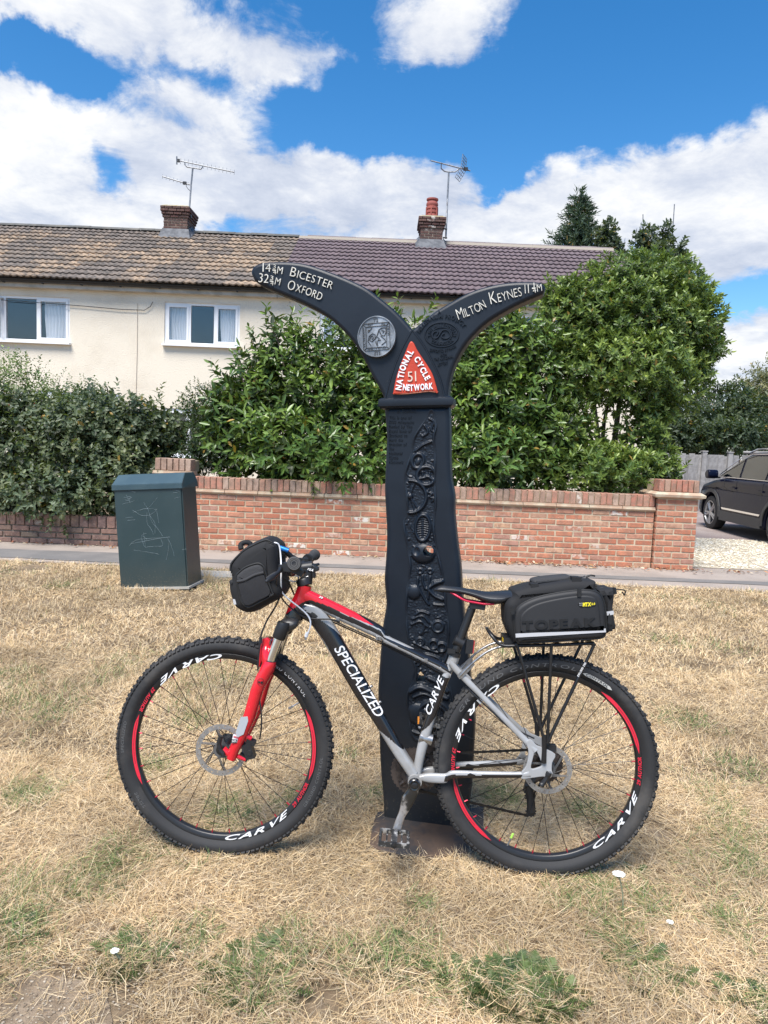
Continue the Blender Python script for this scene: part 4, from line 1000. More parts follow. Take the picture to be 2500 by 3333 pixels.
def mp2(xv, yv):
    a = np.array([mp('c2', x, y) for x, y in ((350,130),(850,130),(350,3180),(850,3180))])
    u_, v_ = (xv-350)/500, (yv-130)/3050
    # exact projective mapping through the four corners
    A_, b_ = [], []
    for (s, t), (px_, py_) in zip(((0,0),(1,0),(0,1),(1,1)), a):
        A_ += [[s,t,1,0,0,0,-s*px_,-t*px_],[0,0,0,s,t,1,-s*py_,-t*py_]]; b_ += [px_, py_]
    h = np.linalg.solve(np.array(A_), np.array(b_)); w_ = h[6]*u_+h[7]*v_+1
    return (h[0]*u_+h[1]*v_+h[2])/w_, (h[3]*u_+h[4]*v_+h[5])/w_
wx, wy = mp2(X, Yg)
V = np.stack([wx, wy, .0012+H*.00085], -1).reshape(-1, 3); ny, nx = X.shape; idx = np.arange(ny*nx).reshape(ny, nx)
Fq = np.stack([idx[:-1,:-1], idx[1:,:-1], idx[1:,1:], idx[:-1,1:]], -1)
ok = keep[:-1,:-1] & keep[1:,:-1] & keep[1:,1:] & keep[:-1,1:]; Fq = Fq[ok]
used, inv = np.unique(Fq, return_inverse=True); Fq = inv.reshape(-1, 4)
link('carved_relief', mesh('carved_relief', V[used], Fq, m_iron, smooth=True), post)
# rusty foot plate
m_rust = PM('rusty_foot_plate', (.085,.055,.038), .8, col2=(.035,.032,.032), ns=6, nlo=.42, nhi=.6, bump=(40,.4,.004))
pl_ = [GD(800,1812,.02), GD(806,1828,.02), GD(850,1842,.02), GD(930,1849,.02), GD(1015,1842,.02), GD(1042,1828,.02), GD(1044,1752,.02), GD(1038,1738,.02), GD(930,1745,.02), GD(830,1752,.02), GD(812,1760,.02)]
V, F = curve_mesh([cr([(p.x, p.y) for p in pl_], 5, True).tolist()], .010, .005, 2)
o = link('foot_plate', autosmooth(mesh('foot_plate', [(v[0], v[1], v[2]+.007) for v in V], F, m_rust), 40), post, Matrix.Identity(4))
# ================================================================== bicycle
LEAN = R(5)
bA, bB = GD(487,1846), GD(1180,1892)
bu = (bB-bA).normalized(); bn = Vector((-bu.y, bu.x, 0)).normalized()        # bn: away from the camera
if bn.y < 0: bn = -bn
bv = Vector((0,0,1))*math.cos(LEAN)+bn*math.sin(LEAN); bw = bu.cross(bv)      # local y
if bw.dot(bn) < 0: bw = -bw
BM_ = Matrix(((bu.x, bw.x, bv.x, bA.x), (bu.y, bw.y, bv.y, bA.y), (bu.z, bw.z, bv.z, bA.z), (0,0,0,1)))
def bp(k, x, y, w=0.0):                  # photo zoom point -> (u, v) in the plane w metres nearer than the frame's middle
    d = ray(*cp(k, x, y)); o = bA-bw*w; t = (o-CAM).dot(bw)/d.dot(bw); p = CAM+d*t-bA
    return (p.dot(bu), p.dot(bv))
def bps(k, L, w=0.0): return [bp(k, x, y, w) for x, y in L]
def b3(k, x, y, w=0.0):
    u, v = bp(k, x, y, w); return Vector((u, -w, v))
bike = thing('mountain_bicycle', 'grey, black and red hardtail mountain bicycle leaning against the black milepost', 'bicycle', M=BM_); bike['frame'] = 1
m_tyre = PM('tyre_rubber', (.020,.020,.021), .75, col2=(.06,.055,.05), ns=6, nlo=.48, nhi=.74, bump=(90,.15,.002))
m_rimb = PM('black_rim', (.014,.014,.015), .38)
m_spoke = PM('spoke_black', (.02,.02,.02), .35, metal=.6)
m_nip = PM('red_nipple', (.5,.02,.05), .4, metal=.4)
m_steel = PM('brushed_steel', (.45,.44,.43), .35, metal=.9, col2=(.30,.29,.28), ns=60)
m_chrome = PM('chrome_stanchion', (.75,.74,.72), .12, metal=1.0)
m_bred = PM('red_paint', (.60,.010,.022), .25, coat=.6, speck=((.7,.6,.6), 45, .735))
m_bblk = PM('black_paint', (.010,.010,.012), .22, coat=.5)
m_bgry = PM('grey_paint', (.33,.335,.34), .3, coat=.4, col2=(.28,.275,.265), ns=7)
m_bwht = PM('white_decal', (.78,.78,.78), .4)
m_bred2 = PM('red_decal', (.62,.02,.045), .4)
m_bpink = PM('pink_decal', (.75,.12,.22), .5)
m_mblk = PM('matt_black_alloy', (.014,.014,.015), .45)
m_rub = PM('grip_rubber', (.035,.034,.034), .8)
m_chain = PM('oily_chain', (.03,.026,.022), .45, metal=.7)
m_rustc = PM('worn_chainring', (.10,.08,.07), .5, metal=.6, col2=(.05,.04,.035), ns=30)
m_side = PM('tyre_print', (.10,.10,.10), .7); m_sidew = PM('tyre_print_pale', (.42,.41,.40), .7)
m_disc = PM('disc_rotor', (.34,.32,.30), .5, metal=.8, col2=(.44,.43,.41), ns=90)
m_carr = PM('dark_carrier', (.10,.10,.10), .65, metal=.3); RT = .3715; WSC = 1.014
def polar_text(s, c, r0, h, phi0, phi1, y, m, name, parent, bold=.02, shear=.25, gap=.1, inward=True):
    Vt, Ft = text_flat([(ch, 1.0) for ch in s], bold=bold, shear=shear, gap=gap, ext=.5); x1 = Vt[:,0].max()
    out = []
    for v in Vt:
        t = v[0]/x1; ph = R(phi0+(phi1-phi0)*t); r = r0+(-v[1]*h if inward else v[1]*h)
        out.append((c[0]+r*math.sin(ph), y-(.0004 if v[2] > 0 else -.0006), c[1]-r*math.cos(ph)))
    return link(name, mesh(name, out, Ft, m), parent)
def sector(c, r0, r1, p0, p1, y, m, name, parent, taper=0):
    n = max(6, int(abs(p1-p0)/2)); V, F = [], []
    for i in range(n+1):
        t = i/n; ph = R(p0+(p1-p0)*t); k = min(1, min(t, 1-t)*taper) if taper else 1
        rm = (r0+r1)/2; 
        for r in (rm+(r0-rm)*k, rm+(r1-rm)*k): V.append((c[0]+r*math.sin(ph), y, c[1]-r*math.cos(ph)))
        if i: F.append((2*i-2, 2*i-1, 2*i+1, 2*i))
    return link(name, mesh(name, V, F, m), parent)
def wheel(c, name, phase, front):
    RX = Matrix.Translation((c[0], 0, c[1])) @ Matrix.Rotation(R(90), 4, 'X')       # lathe axis -> local y
    hub = MB().lathe([(.008,-.055),(.012,-.05),(.028,-.046),(.030,-.040),(.018,-.036),(.015,0),(.018,.030),(.030,.034),(.028,.04),(.012,.046),(.008,.06)], 20, RX).build(name, m_mblk, bike, smooth=35, M=BM_ @ Matrix.Translation((c[0],0,0)) @ Matrix.Diagonal((WSC,1,WSC,1)) @ Matrix.Translation((-c[0],0,0)))
    # tyre: bead, sidewall, crown
    pr = []
    for k in range(25):
        a = R(-148+296*k/24); rr_ = .0262; pr.append((.3425+rr_*1.0*math.cos(a)*1.02, rr_*math.sin(a)*(1.0 if abs(a) < 2 else .95)))
    pr += [(.317,.011),(.317,-.011)]
    V, F = lathe(pr, 120, closed=True)
    ty = link('tyre', autosmooth(mesh('tyre', [RX @ Vector(v) for v in V], F, m_tyre), 50), hub)
    b = MB(); n = 132
    for row, (al, w_, l_, ph) in enumerate(((0,.011,.011,0),(26,.010,.010,.5),(-26,.010,.010,.5),(50,.010,.013,0),(-50,.010,.013,0))):
        if row == 0: nn = n
        else: nn = n
        for i in range(nn):
            if row < 3 and (i % 2): continue
            th = 2*math.pi*(i+ph+random.uniform(-.06,.06))/nn; a = R(al); r = .3425+.0270*math.cos(a); y_ = .0266*math.sin(a)
            rad = Vector((math.sin(th), 0, -math.cos(th))); tan = Vector((math.cos(th), 0, math.sin(th))); nrm = rad*math.cos(a)+Vector((0,1,0))*math.sin(a); bi = nrm.cross(tan)
            M3 = Matrix((tan, bi, nrm)).transposed(); l2 = l_*(1.25 if row >= 3 and i % 2 else 1)
            b.box(Vector((c[0],0,c[1]))+rad*(r+.0006)+Vector((0,y_,0)), (l2*.9, w_, .0095), M3, taper=.82)
    stuff(b.build('tread_knobs', m_tyre, hub))
    V, F = lathe([(.317,-.0125),(.3155,-.0138),(.302,-.0125),(.2985,-.009),(.2978,0),(.2985,.009),(.302,.0125),(.3155,.0138),(.317,.0125)], 96, closed=True)
    rim = link('rim', autosmooth(mesh('rim', [RX @ Vector(v) for v in V], F, m_rimb), 45), hub)
    ns_ = 32
    for i in range(ns_):
        th = 2*math.pi*(i+.5)/ns_; side = -1 if i % 2 else 1; k = (i//2) % 2; off = R(78 if k else -78)*.55
        a = th+off; p = Vector((c[0]+.0265*math.sin(a), side*(.038 if side < 0 else .034), c[1]-.0265*math.cos(a))); q = Vector((c[0]+.299*math.sin(th), side*.003, c[1]-.299*math.cos(th)))
        V, F = tube([p, q], .00115, 5); link('spoke', mesh('spoke', V, F, m_spoke), hub)
        d = (p-q).normalized(); V, F = tube([q, q+d*.013], .0022, 5); link('nipple', mesh('nipple', V, F, m_nip), hub)
    # rim graphics on both faces of the near side
    yy = -.0142
    for h in (0, 180):
        polar_text('CARVE', c, .3150, .0165, 4+phase+h, 49+phase+h, yy, m_bwht, 'rim_lettering', hub, bold=.018, shear=.45, gap=.16)
        polar_text('29 AUTHOR', c, .3135, .0115, 53+phase+h, 70+phase+h, yy, m_bred2, 'rim_small_lettering', hub, bold=.02, shear=.3)
        sector(c, .3030, .3145, 72+phase+h, 118+phase+h, yy, m_bred2, 'rim_stripe', hub, taper=7)
        sector(c, .3083, .3092, 76+phase+h, 104+phase+h, yy-.0006, m_rimb, 'stripe_line', hub)
    if front:
        polar_text('GROUND CONTROL', c, .328, .011, 161, 125, -.0247, m_sidew, 'tyre_lettering', hub, bold=.012, shear=0, gap=.35, inward=False)
        polar_text('GROUND CONTROL', c, .341, .010, 58, 88, -.0266, m_side, 'tyre_lettering', hub, bold=.0, shear=.1, gap=.3)
        polar_text('SPECIALIZED', c, .338, .010, 276, 258, -.0266, m_side, 'tyre_lettering', hub, bold=.0, shear=.1, gap=.2, inward=False)
        polar_text('2BLISS', c, .341, .010, 300, 310, -.0266, m_side, 'tyre_lettering', hub, bold=.0, shear=.1, gap=.2)
    else:
        polar_text('GROUND CONTROL', c, .334, .012, 240, 166, -.0262, m_side, 'tyre_lettering', hub, bold=.0, shear=.2, gap=.35, inward=False)
        sector(c, .330, .340, 162, 143, -.0266, PM('tyre_patch_grey', (.42,.41,.38), .7), 'tyre_patch', hub, taper=9)
        polar_text('CONTROL', c, .332, .007, 160, 146, -.0272, m_rimb, 'tyre_lettering', hub, bold=.01, shear=.1, gap=.2, inward=False)
    # disc rotor: drilled ring on spiral arms
    cc = bp('c4', 797, 1005, .047) if front else bp('c5', 838, 1430, .047)
    cc = c
    def circ(r, n, x=0, y=0, ph=0): return [(x+r*math.cos(2*math.pi*k/n+ph), y+r*math.sin(2*math.pi*k/n+ph)) for k in range(n)]
    ro = .086 if front else .080
    loops = [circ(ro, 64), circ(ro-.0165, 64)[::-1]]
    for k in range(26):
        a = 2*math.pi*k/26; rr_ = ro-.006-(.0055 if k % 2 else 0); loops.append(circ(.0024, 7, rr_*math.cos(a), rr_*math.sin(a))[::-1])
    V, F = curve_mesh(loops, .0009, 0, 0)
    rot = link('disc_rotor', mesh('disc_rotor', [(c[0]+v[0], -.043+v[2], c[1]+v[1]) for v in V], F, m_disc), hub)
    b = MB()
    for k in range(6):
        a = 2*math.pi*k/6
        for da in (0, .28):
            p = (c[0]+.024*math.cos(a+da), -.043, c[1]+.024*math.sin(a+da)); q = (c[0]+(ro-.014)*math.cos(a+.75+da*.2), -.043, c[1]+(ro-.014)*math.sin(a+.75+da*.2))
            b.tube([p, q], .0017, 4)
    b.lathe([(.014,-.001),(.026,-.001),(.026,.001),(.014,.001)], 24, Matrix.Translation((c[0],-.043,c[1])) @ Matrix.Rotation(R(90),4,'X'), closed=True)
    b.build('rotor_carrier', m_carr, hub)
    return hub
cF, cRr = (0, RT), None
cF = ((bp('d',253,1614)[0]+bp('d',720,1614)[0])/2, RT)
cRr = ((bp('d',943,1655)[0]+bp('d',1415,1655)[0])/2, RT)
wf = wheel(cF, 'front_wheel', 0, True); wr = wheel(cRr, 'rear_wheel', 29, False)
# valves
def valve(c, ph, hub, capm):
    d = Vector((-math.sin(R(ph)), 0, math.cos(R(ph)))); p = Vector((c[0], 0, c[1]))-d*.299
    MB().tube([p, p+d*.028], .003, 6).build('valve_stem', m_steel, hub); MB().tube([p+d*.026, p+d*.028, p+d*.043, p+d*.045], [.003,.0042,.0042,.002], 7).build('valve_cap', capm, hub)
valve(cF, 123, wf, m_steel); valve(cRr, -22, wr, PM('lime_cap', (.35,.62,.10), .4))
# ------------------------------------------------------------------ frame
def loft(L, Rr, hw, na=60, nr=28, sup=2.6, w0=0.0, w1=None):
    L = cr(L, 12); Rr = cr(Rr, 12)
    def res(P, n):
        s = np.concatenate([[0], np.cumsum(np.linalg.norm(np.diff(P, axis=0), axis=1))]); t = np.linspace(0, s[-1], n)
        return np.stack([np.interp(t, s, P[:,0]), np.interp(t, s, P[:,1])], 1)
    L, Rr = res(L, na), res(Rr, na); hw = np.interp(np.linspace(0,1,na), np.linspace(0,1,len(hw)), hw) if isinstance(hw, (list, tuple)) else np.full(na, hw)
    wc = np.linspace(w0, w0 if w1 is None else w1, na)
    V = np.zeros((na, nr, 3)); th = 2*np.pi*np.arange(nr)/nr; co, si = np.cos(th), np.sin(th); e = 2/sup
    cx_, sx_ = np.sign(co)*np.abs(co)**e, np.sign(si)*np.abs(si)**e
    C, E = (L+Rr)/2, (L-Rr)/2
    V[:,:,0] = C[:,None,0]+E[:,None,0]*cx_; V[:,:,2] = C[:,None,1]+E[:,None,1]*cx_; V[:,:,1] = -wc[:,None]+hw[:,None]*sx_
    i = np.arange(na-1)[:,None]; k = np.arange(nr)[None]; k2 = (k+1) % nr
    F = np.stack([i*nr+k, i*nr+k2, (i+1)*nr+k2, (i+1)*nr+k], -1).reshape(-1,4)
    Vf = V.reshape(-1,3).tolist(); Ff = [tuple(f) for f in F.tolist()]; Ff += [tuple(range(nr)), tuple((na-1)*nr+q for q in range(nr-1,-1,-1))]
    return Vf, Ff
def painted(name, VF, mats, rules, parent=bike):     # rules: (material index, polygon in (u, v)); later rules win
    V, F = VF; me = mesh(name, V, F, mats, smooth=True)
    cen = np.array([np.mean([V[i] for i in f], axis=0) for f in F]); mi = np.zeros(len(F), int)
    for r_ in rules:
        mask = inpoly(cen[:,0], cen[:,2], r_[1])
        if len(r_) > 2: mask &= r_[2](cen)
        mi[mask] = r_[0]
    me.polygons.foreach_set('material_index', mi.astype(np.int32)); autosmooth(me, 50)
    return link(name, me, parent)
PAL = [m_bblk, m_bgry, m_bred, m_bwht, m_bpink]
c6 = lambda L, w=0: bps('c6', L, w); c3 = lambda L, w=0: bps('c3', L, w); c5 = lambda L, w=0: bps('c5', L, w)
# down tube
dtL = c6([(770,870),(880,905),(960,955),(1050,1080),(1200,1320),(1400,1659)])+c3([(60,900),(150,1040),(280,1250),(425,1465)])
dtR = c6([(900,735),(1040,770),(1120,850),(1230,1020),(1450,1410),(1585,1659)])+c3([(110,745),(190,880),(370,1200),(500,1395)])
redpoly = c6([(795,530),(985,585),(1310,770),(1590,960),(1540,945),(1300,848),(1120,760),(960,706),(880,735),(800,790),(715,850),(640,860)])
greyhead = c6([(890,790),(960,755),(1030,765),(1090,810),(1130,870),(1240,1010),(1270,1080),(1200,1000),(1110,935),(1040,890),(1000,830),(940,835)])
greylow = c3([(100,940),(140,1010),(240,1090),(372,1205),(480,1300),(560,1420),(440,1520),(300,1400),(120,1060)])
greyline = c6([(960,940),(1000,980),(1110,1130),(1400,1659),(1380,1659),(1080,1140),(970,985)])
downtube = painted('down_tube', loft(dtL, dtR, [.020,.026,.029,.029,.029,.028], 330, 88, 3.2), PAL, [(1, greyhead), (1, greyline), (1, greylow), (2, redpoly)])
# top tube
ttT = c6([(905,590),(1000,640),(1300,785),(1659,972)])+c3([(230,190),(400,275),(560,355),(700,420),(800,470)])
ttB = c6([(840,720),(960,760),(1110,850),(1300,945),(1659,1112)])+c3([(200,255),(400,350),(560,430),(680,492),(790,570)])
ttgrey = c6([(905,770),(960,742),(1100,815),(1300,905),(1500,990),(1659,1065)])+c3([(200,215),(400,320),(560,398),(700,465),(900,600),(780,620),(560,450),(200,300)])+c6([(1659,1160),(1300,960),(1000,850)])
ttsheen = c6([(1180,800),(1400,880),(1659,1000)])+c3([(200,178),(400,268),(500,320),(400,285),(200,196)])+c6([(1659,1014),(1400,895)])  # sheen along the black top of the tube, painted as a grey strip
pink = c3([(600,338),(690,378),(685,405),(592,362)])
toptube = painted('top_tube', loft(ttT, ttB, [.022,.021,.019,.017], 330, 88, 2.8), PAL, [(1, ttgrey), (1, ttsheen), (2, redpoly), (4, pink)])
# head tube
htL = c6([(835,545),(800,650),(745,760),(705,850),(700,900)]); htR = c6([(965,585),(955,680),(925,760),(895,850),(880,915)])
painted('head_tube', loft(htL, htR, [.024,.022,.023,.025], 140, 80, 2.2), PAL, [(2, redpoly)])
# seat tube
stL = c3([(462,1420),(470,1300),(530,1040),(640,740),(720,530),(775,420)]); stR = c3([(535,1420),(550,1330),(640,990),(730,720),(790,560),(850,440)])
sg = c3([(440,1480),(500,1130),(532,1046),(600,985),(668,900),(700,900),(620,1480)]); sg2 = c3([(700,540),(760,400),(880,400),(860,560),(800,575)])
painted('seat_tube', loft(stL, stR, [.019,.018,.017,.017], 220, 64, 2.2), PAL, [(1, sg), (1, sg2)])
MB().tube([b3('c3',800,455), b3('c3',822,395), b3('c3',838,350)], .0185, 16).build('seat_cluster', m_bgry, bike, smooth=50)
MB().lathe([(.038,-.044),(.038,.044)], 20, Matrix.Translation((bp('c8',683,1262,.0)[0],0,bp('c8',683,1262,.05)[1])) @ Matrix.Rotation(R(90),4,'X') @ Matrix.Diagonal((.62,.62,.9,1))).build('bottom_bracket', m_bgry, bike, smooth=40)
# stays: near and far
ssT = c5([(190,690),(250,755),(420,930),(600,1110),(715,1220),(765,1270)], .05); ssB = c5([(170,725),(225,795),(400,965),(580,1145),(690,1255),(735,1300)], .05)
csT = bps('c8',[(740,1165),(860,1140),(1040,1140)],.03)+c5([(200,1440),(400,1438),(650,1432),(700,1420)],.055); csB = bps('c8',[(740,1225),(860,1250),(1040,1248)],.03)+c5([(200,1492),(400,1482),(640,1472),(720,1460)],.055)
csb = bps('c8',[(1030,1250),(1045,1185),(1120,1165),(1300,1160),(1330,1135),(1400,1160),(1659,1162)],.05)+c5([(300,1455),(660,1447),(650,1485),(300,1500)],.055)+bps('c8',[(1659,1235),(1300,1255)],.05)
for s, nm in ((1,''),(-1,'')):
    V, F = loft(ssT, ssB, [.010,.008,.0075,.0075], 60, 16, 2.4, .018, .062)
    painted('seat_stay', ([(v[0], v[1]*s, v[2]) for v in V], F), PAL, [(1, [(-9,-9),(9,-9),(9,9),(-9,9)])])
    V, F = loft(csT, csB, [.012,.010,.009,.008], 200, 40, 2.8, .026, .062)
    painted('chain_stay', ([(v[0], v[1]*s, v[2]) for v in V], F), PAL, [(1, [(-9,-9),(9,-9),(9,9),(-9,9)]), (0, csb)])
    dp = c5([(655,1440),(690,1390),(705,1300),(690,1235),(720,1215),(760,1255),(800,1270),(885,1315),(865,1370),(862,1420),(868,1448),(845,1470),(800,1465),(720,1475),(660,1480)], .062)
    hl = c5([(722,1410),(735,1340),(750,1290),(772,1320),(795,1385),(770,1405)], .062)
    V, F = curve_mesh([cr(dp, 3, True).tolist(), cr(hl, 3, True).tolist()[::-1]], .003, .002, 1)
    link('dropout', autosmooth(mesh('dropout', [(v[0], (-.062+v[2])*s, v[1]) for v in V], F, m_bgry), 40), bike)
# frame lettering
def on_face(name, s, k, a, b_, h0, m, w_, parent=bike, bold=.05, shear=.2, gap=.08):
    p, q = np.array(bp(k, *a, w_)), np.array(bp(k, *b_, w_)); d = q-p; L = np.linalg.norm(d); t = d/L; n = np.array([-t[1], t[0]])
    Vt, Ft = text_flat([(c, h0) for c in s], width=L, bold=bold, shear=shear, gap=gap, ext=.5)
    P = [(p[0]+t[0]*v[0]+n[0]*v[1], -w_-(.0006 if v[2] > 0 else -.004), p[1]+t[1]*v[0]+n[1]*v[1]) for v in Vt]
    return link(name, mesh(name, P, Ft, m), parent)
def dpt(x, y): return (x*3.0722/1.0, y)
on_face('frame_lettering', 'SPECIALIZED', 'd', (722,1403), (814,1553), .0335, m_bwht, .0292, bold=.004, shear=.16, gap=.10)
on_face('frame_lettering', 'CARVE', 'c3', (612,902), (742,575), .0225, m_bwht, .0178, bold=.005, shear=.45, gap=.10)
on_face('frame_lettering', '29', 'c6', (1040,690), (1075,706), .006, m_bwht, .0215)
# ------------------------------------------------------------------ fork
MB().lathe([(.022,-.006),(.0265,-.002),(.0265,.016),(.024,.02)], 24, Matrix.Translation(b3('c6',897,555)) @ Matrix.Rotation(R(-19),4,'Y')).build('headset_cup', m_mblk, bike, smooth=40)
axT, axB = np.array(bp('c6', 945, 470)), np.array(bp('c6', 790, 880)); ax = (axT-axB)/np.linalg.norm(axT-axB)
MB().tube([b3('c6',905,540), b3('c6',925,470), b3('c6',935,430)], [.0235,.0195,.0195], 20).build('spacers', m_mblk, bike, smooth=40)
for t in (0.2,.45,.7):
    p = b3('c6',905,540).lerp(b3('c6',930,450), t); MB().lathe([(.0197,-.0008),(.0202,0),(.0197,.0008)], 20, Matrix.Translation(p) @ Matrix.Rotation(R(-18),4,'Y'), cap=False).build('spacer_ring', m_steel, bike)
WL = .064                                # fork leg offset
crn = bps('c6', [(640,935),(700,905),(760,895),(830,915),(835,965),(800,1000),(740,1030),(700,1075),(640,1060),(600,1030)], .03)
V, F = curve_mesh([cr(crn, 3, True).tolist()], .052, .018, 2); link('fork_crown', autosmooth(mesh('fork_crown', [(v[0], v[2], v[1]) for v in V], F, PM('dark_grey_crown', (.045,.043,.042), .4)), 45), bike)
for s in (1, -1):
    def Q(k, x, y): u, v = bp(k, x, y, WL); return Vector((u, -WL*s, v))
    MB().tube([Q('c6',690,935), Q('c6',686,960), Q('c6',640,1085), Q('c6',634,1100)], [.020,.0225,.0225,.020], 20).build('crown_sleeve', m_mblk, bike, smooth=40)
    MB().tube([Q('c6',640,1085), Q('c6',545,1350)], .0162, 20).build('stanchion', m_chrome, bike, smooth=50)
    lo = [Q('c6',550,1325), Q('c6',546,1345), Q('c6',530,1390), Q('c11',770,1200), Q('c11',720,1310), Q('c4',990,760), Q('c4',930,900), Q('c4',880,1000), Q('c4',858,1070)]
    lg = MB().tube(lo, [.0205,.0225,.0235,.0225,.0215,.021,.0195,.0175,.0155], 22).build('fork_lower', m_bred, bike, smooth=50)
    MB().tube([Q('c6',552,1318), Q('c6',547,1337)], .0195, 20).build('wiper_seal', m_mblk, lg, smooth=40)
    if s > 0:
        def onleg(L, m, name, dz=.0232):
            P = [bp('c4', x, y, WL+.02) for x, y in L]; V, F = curve_mesh([P], .0008, 0, 0)
            return link(name, mesh(name, [(v[0], -WL-dz+v[2]+.0018, v[1]) for v in V], F, m), lg)
        onleg([(925,772),(975,768),(978,800),(945,895),(895,920),(890,880)], PM('grey_fork_decal', (.36,.38,.40), .4), 'fork_decal', .0225)
        onleg([(872,895),(912,905),(898,955),(858,960)], m_bwht, 'fork_label', .0212); onleg([(866,930),(902,932),(896,956),(859,958)], m_mblk, 'fork_label', .0222)
        on_face('fork_lettering', 'ROCK', 'c4', (872,918), (906,928), .0062, m_bred2, WL+.0222, parent=lg, bold=.0, shear=0, gap=.15)
        on_face('fork_lettering', 'SHOX', 'c4', (865,952), (896,950), .0062, m_bwht, WL+.0228, parent=lg, bold=.0, shear=0, gap=.15)
        on_face('fork_lettering', 'eg', 'c4', (1046,528), (1084,530), .0065, m_mblk, WL+.0245, parent=lg, bold=.03, shear=0)
        u, v = bp('c4', 1066, 522, WL+.023); MB().tube([(u+.0115*math.cos(t), -WL-.0238, v+.0115*math.sin(t)) for t in np.linspace(0,2*math.pi,25)], .0006, 4).build('fork_emblem', m_mblk, lg)
    MB().tube([Q('c4',858,1050), Q('c4',800,1000)], [.010,.012], 12).build('fork_dropout', m_bred, bike, smooth=40)
# arch over the tyre
pa = [(WL, 530,1400),(WL,510,1290),(WL*.8,515,1190),(.0,520,1130)]
pts = [Vector((bp('c6',x,y,w_)[0], -w_, bp('c6',x,y,w_)[1])) for w_, x, y in pa]; mir = [Vector((p.x, -p.y, p.z)) for p in pts[:-1]][::-1]
MB().tube(cr(pts+mir, 6).tolist(), .0155, 14).build('fork_arch', m_bred, bike, smooth=50)
P_ = [bp('c6',x,y,.05) for x, y in [(455,1180),(480,1098),(530,1088),(556,1110),(545,1180),(500,1290),(470,1330),(440,1400)]]
V, F = curve_mesh([P_], .006, .004, 1); link('fork_brace', autosmooth(mesh('fork_brace', [(v[0], -.052+v[2], v[1]) for v in V], F, m_bred), 40), bike)
# front brake caliper, quick release, hoses
cal = b3('c4',985,1010,.055)
b = MB(); b.box(cal, (.030,.030,.052), Matrix.Rotation(R(-18),3,'Y')); b.box(cal+Vector((.006,0,.030)), (.030,.026,.016), Matrix.Rotation(R(15),3,'Y')); b.box(cal+Vector((-.018,.0,-.024)), (.034,.018,.013), Matrix.Rotation(R(30),3,'Y'))
me = mesh('brake_caliper', b.v, b.f, m_mblk); link('brake_caliper', me, bike)
MB().lathe([(.0,-.02),(.011,-.02),(.011,.0),(.009,.003)], 14, Matrix.Translation(cal+Vector((.004,-.014,-.004))) @ Matrix.Rotation(R(90),4,'X')).build('caliper_piston', m_mblk, bike, smooth=40)
for dx, dz in ((.016,.026),(-.002,-.028),(.018,-.022)):
    MB().lathe([(.0035,-.03),(.0035,.0)], 8, Matrix.Translation(cal+Vector((dx,-.004,dz))) @ Matrix.Rotation(R(90),4,'X')).build('caliper_bolt', m_steel, bike)
MB().tube([Vector(p) for p in (b3('c4',950,900,WL), b3('c4',1000,925,WL-.005))], .008, 8).build('caliper_mount', m_bred, bike); MB().tube([b3('c4',900,1050,WL), b3('c4',960,1075,WL-.005)], .007, 8).build('caliper_mount', m_bred, bike)
MB().tube(cr([b3('c4',x,y,.075) for x,y in ((785,905),(772,950),(775,1000),(795,1030),(800,1045))], 5).tolist(), [.008]*8+[.009]*13, 8).build('quick_release', m_mblk, bike, smooth=40)
MB().tube(cr([b3('c4',1060,660,.072), b3('c4',1072,760,.074), b3('c4',1070,860,.074), b3('c4',1060,930,.065)], 6).tolist(), .0028, 6).build('brake_hose', m_mblk, bike)
MB().tube(cr([b3('c6',x,y,w_) for x,y,w_ in ((655,670,.05),(600,790,.06),(520,920,.066),(470,1040,.072),(455,1110,.075),(445,1200,.077),(432,1330,.078),(428,1420,.08))], 6).tolist(), .003, 6).build('brake_hose', m_mblk, bike)
MB().tube([b3('c6',458,1088,.074), b3('c6',452,1150,.076)], .0055, 8).build('hose_guide', m_mblk, bike)
MB().tube(cr([b3('c6',x,y,w_) for x,y,w_ in ((620,470,.12),(615,560,.10),(650,660,.07),(700,740,.05),(790,820,.035),(880,880,.03),(1000,905,.03),(1150,908,.03),(1250,935,.025))], 6).tolist(), .0027, 6).build('gear_cable', m_mblk, bike)
MB().tube(cr([b3('c6',x,y,w_) for x,y,w_ in ((640,480,.05),(720,520,.03),(760,590,0.01),(790,660,-.02))], 6).tolist(), .003, 6).build('gear_cable', m_mblk, bike)
for dz, w_ in ((0,.006),(.006,-.004),(0,-.012)):
    MB().tube([b3('c6',1120,880,w_)-Vector((0,0,.004+dz)), b3('c6',1659,1122,w_)-Vector((0,0,.004+dz)), b3('c3',560,415,w_)-Vector((0,0,.010+dz)), b3('c3',760,520,w_)-Vector((0,0,.012+dz))], .0024, 6).build('gear_cable', m_mblk, bike)
for k, x, y in (('c6',1230,905),('c6',1625,1095),('c3',155,212),('c3',570,405)): MB().box(b3(k,x,y,.012), (.012,.022,.010)).build('cable_clip', m_steel, bike)
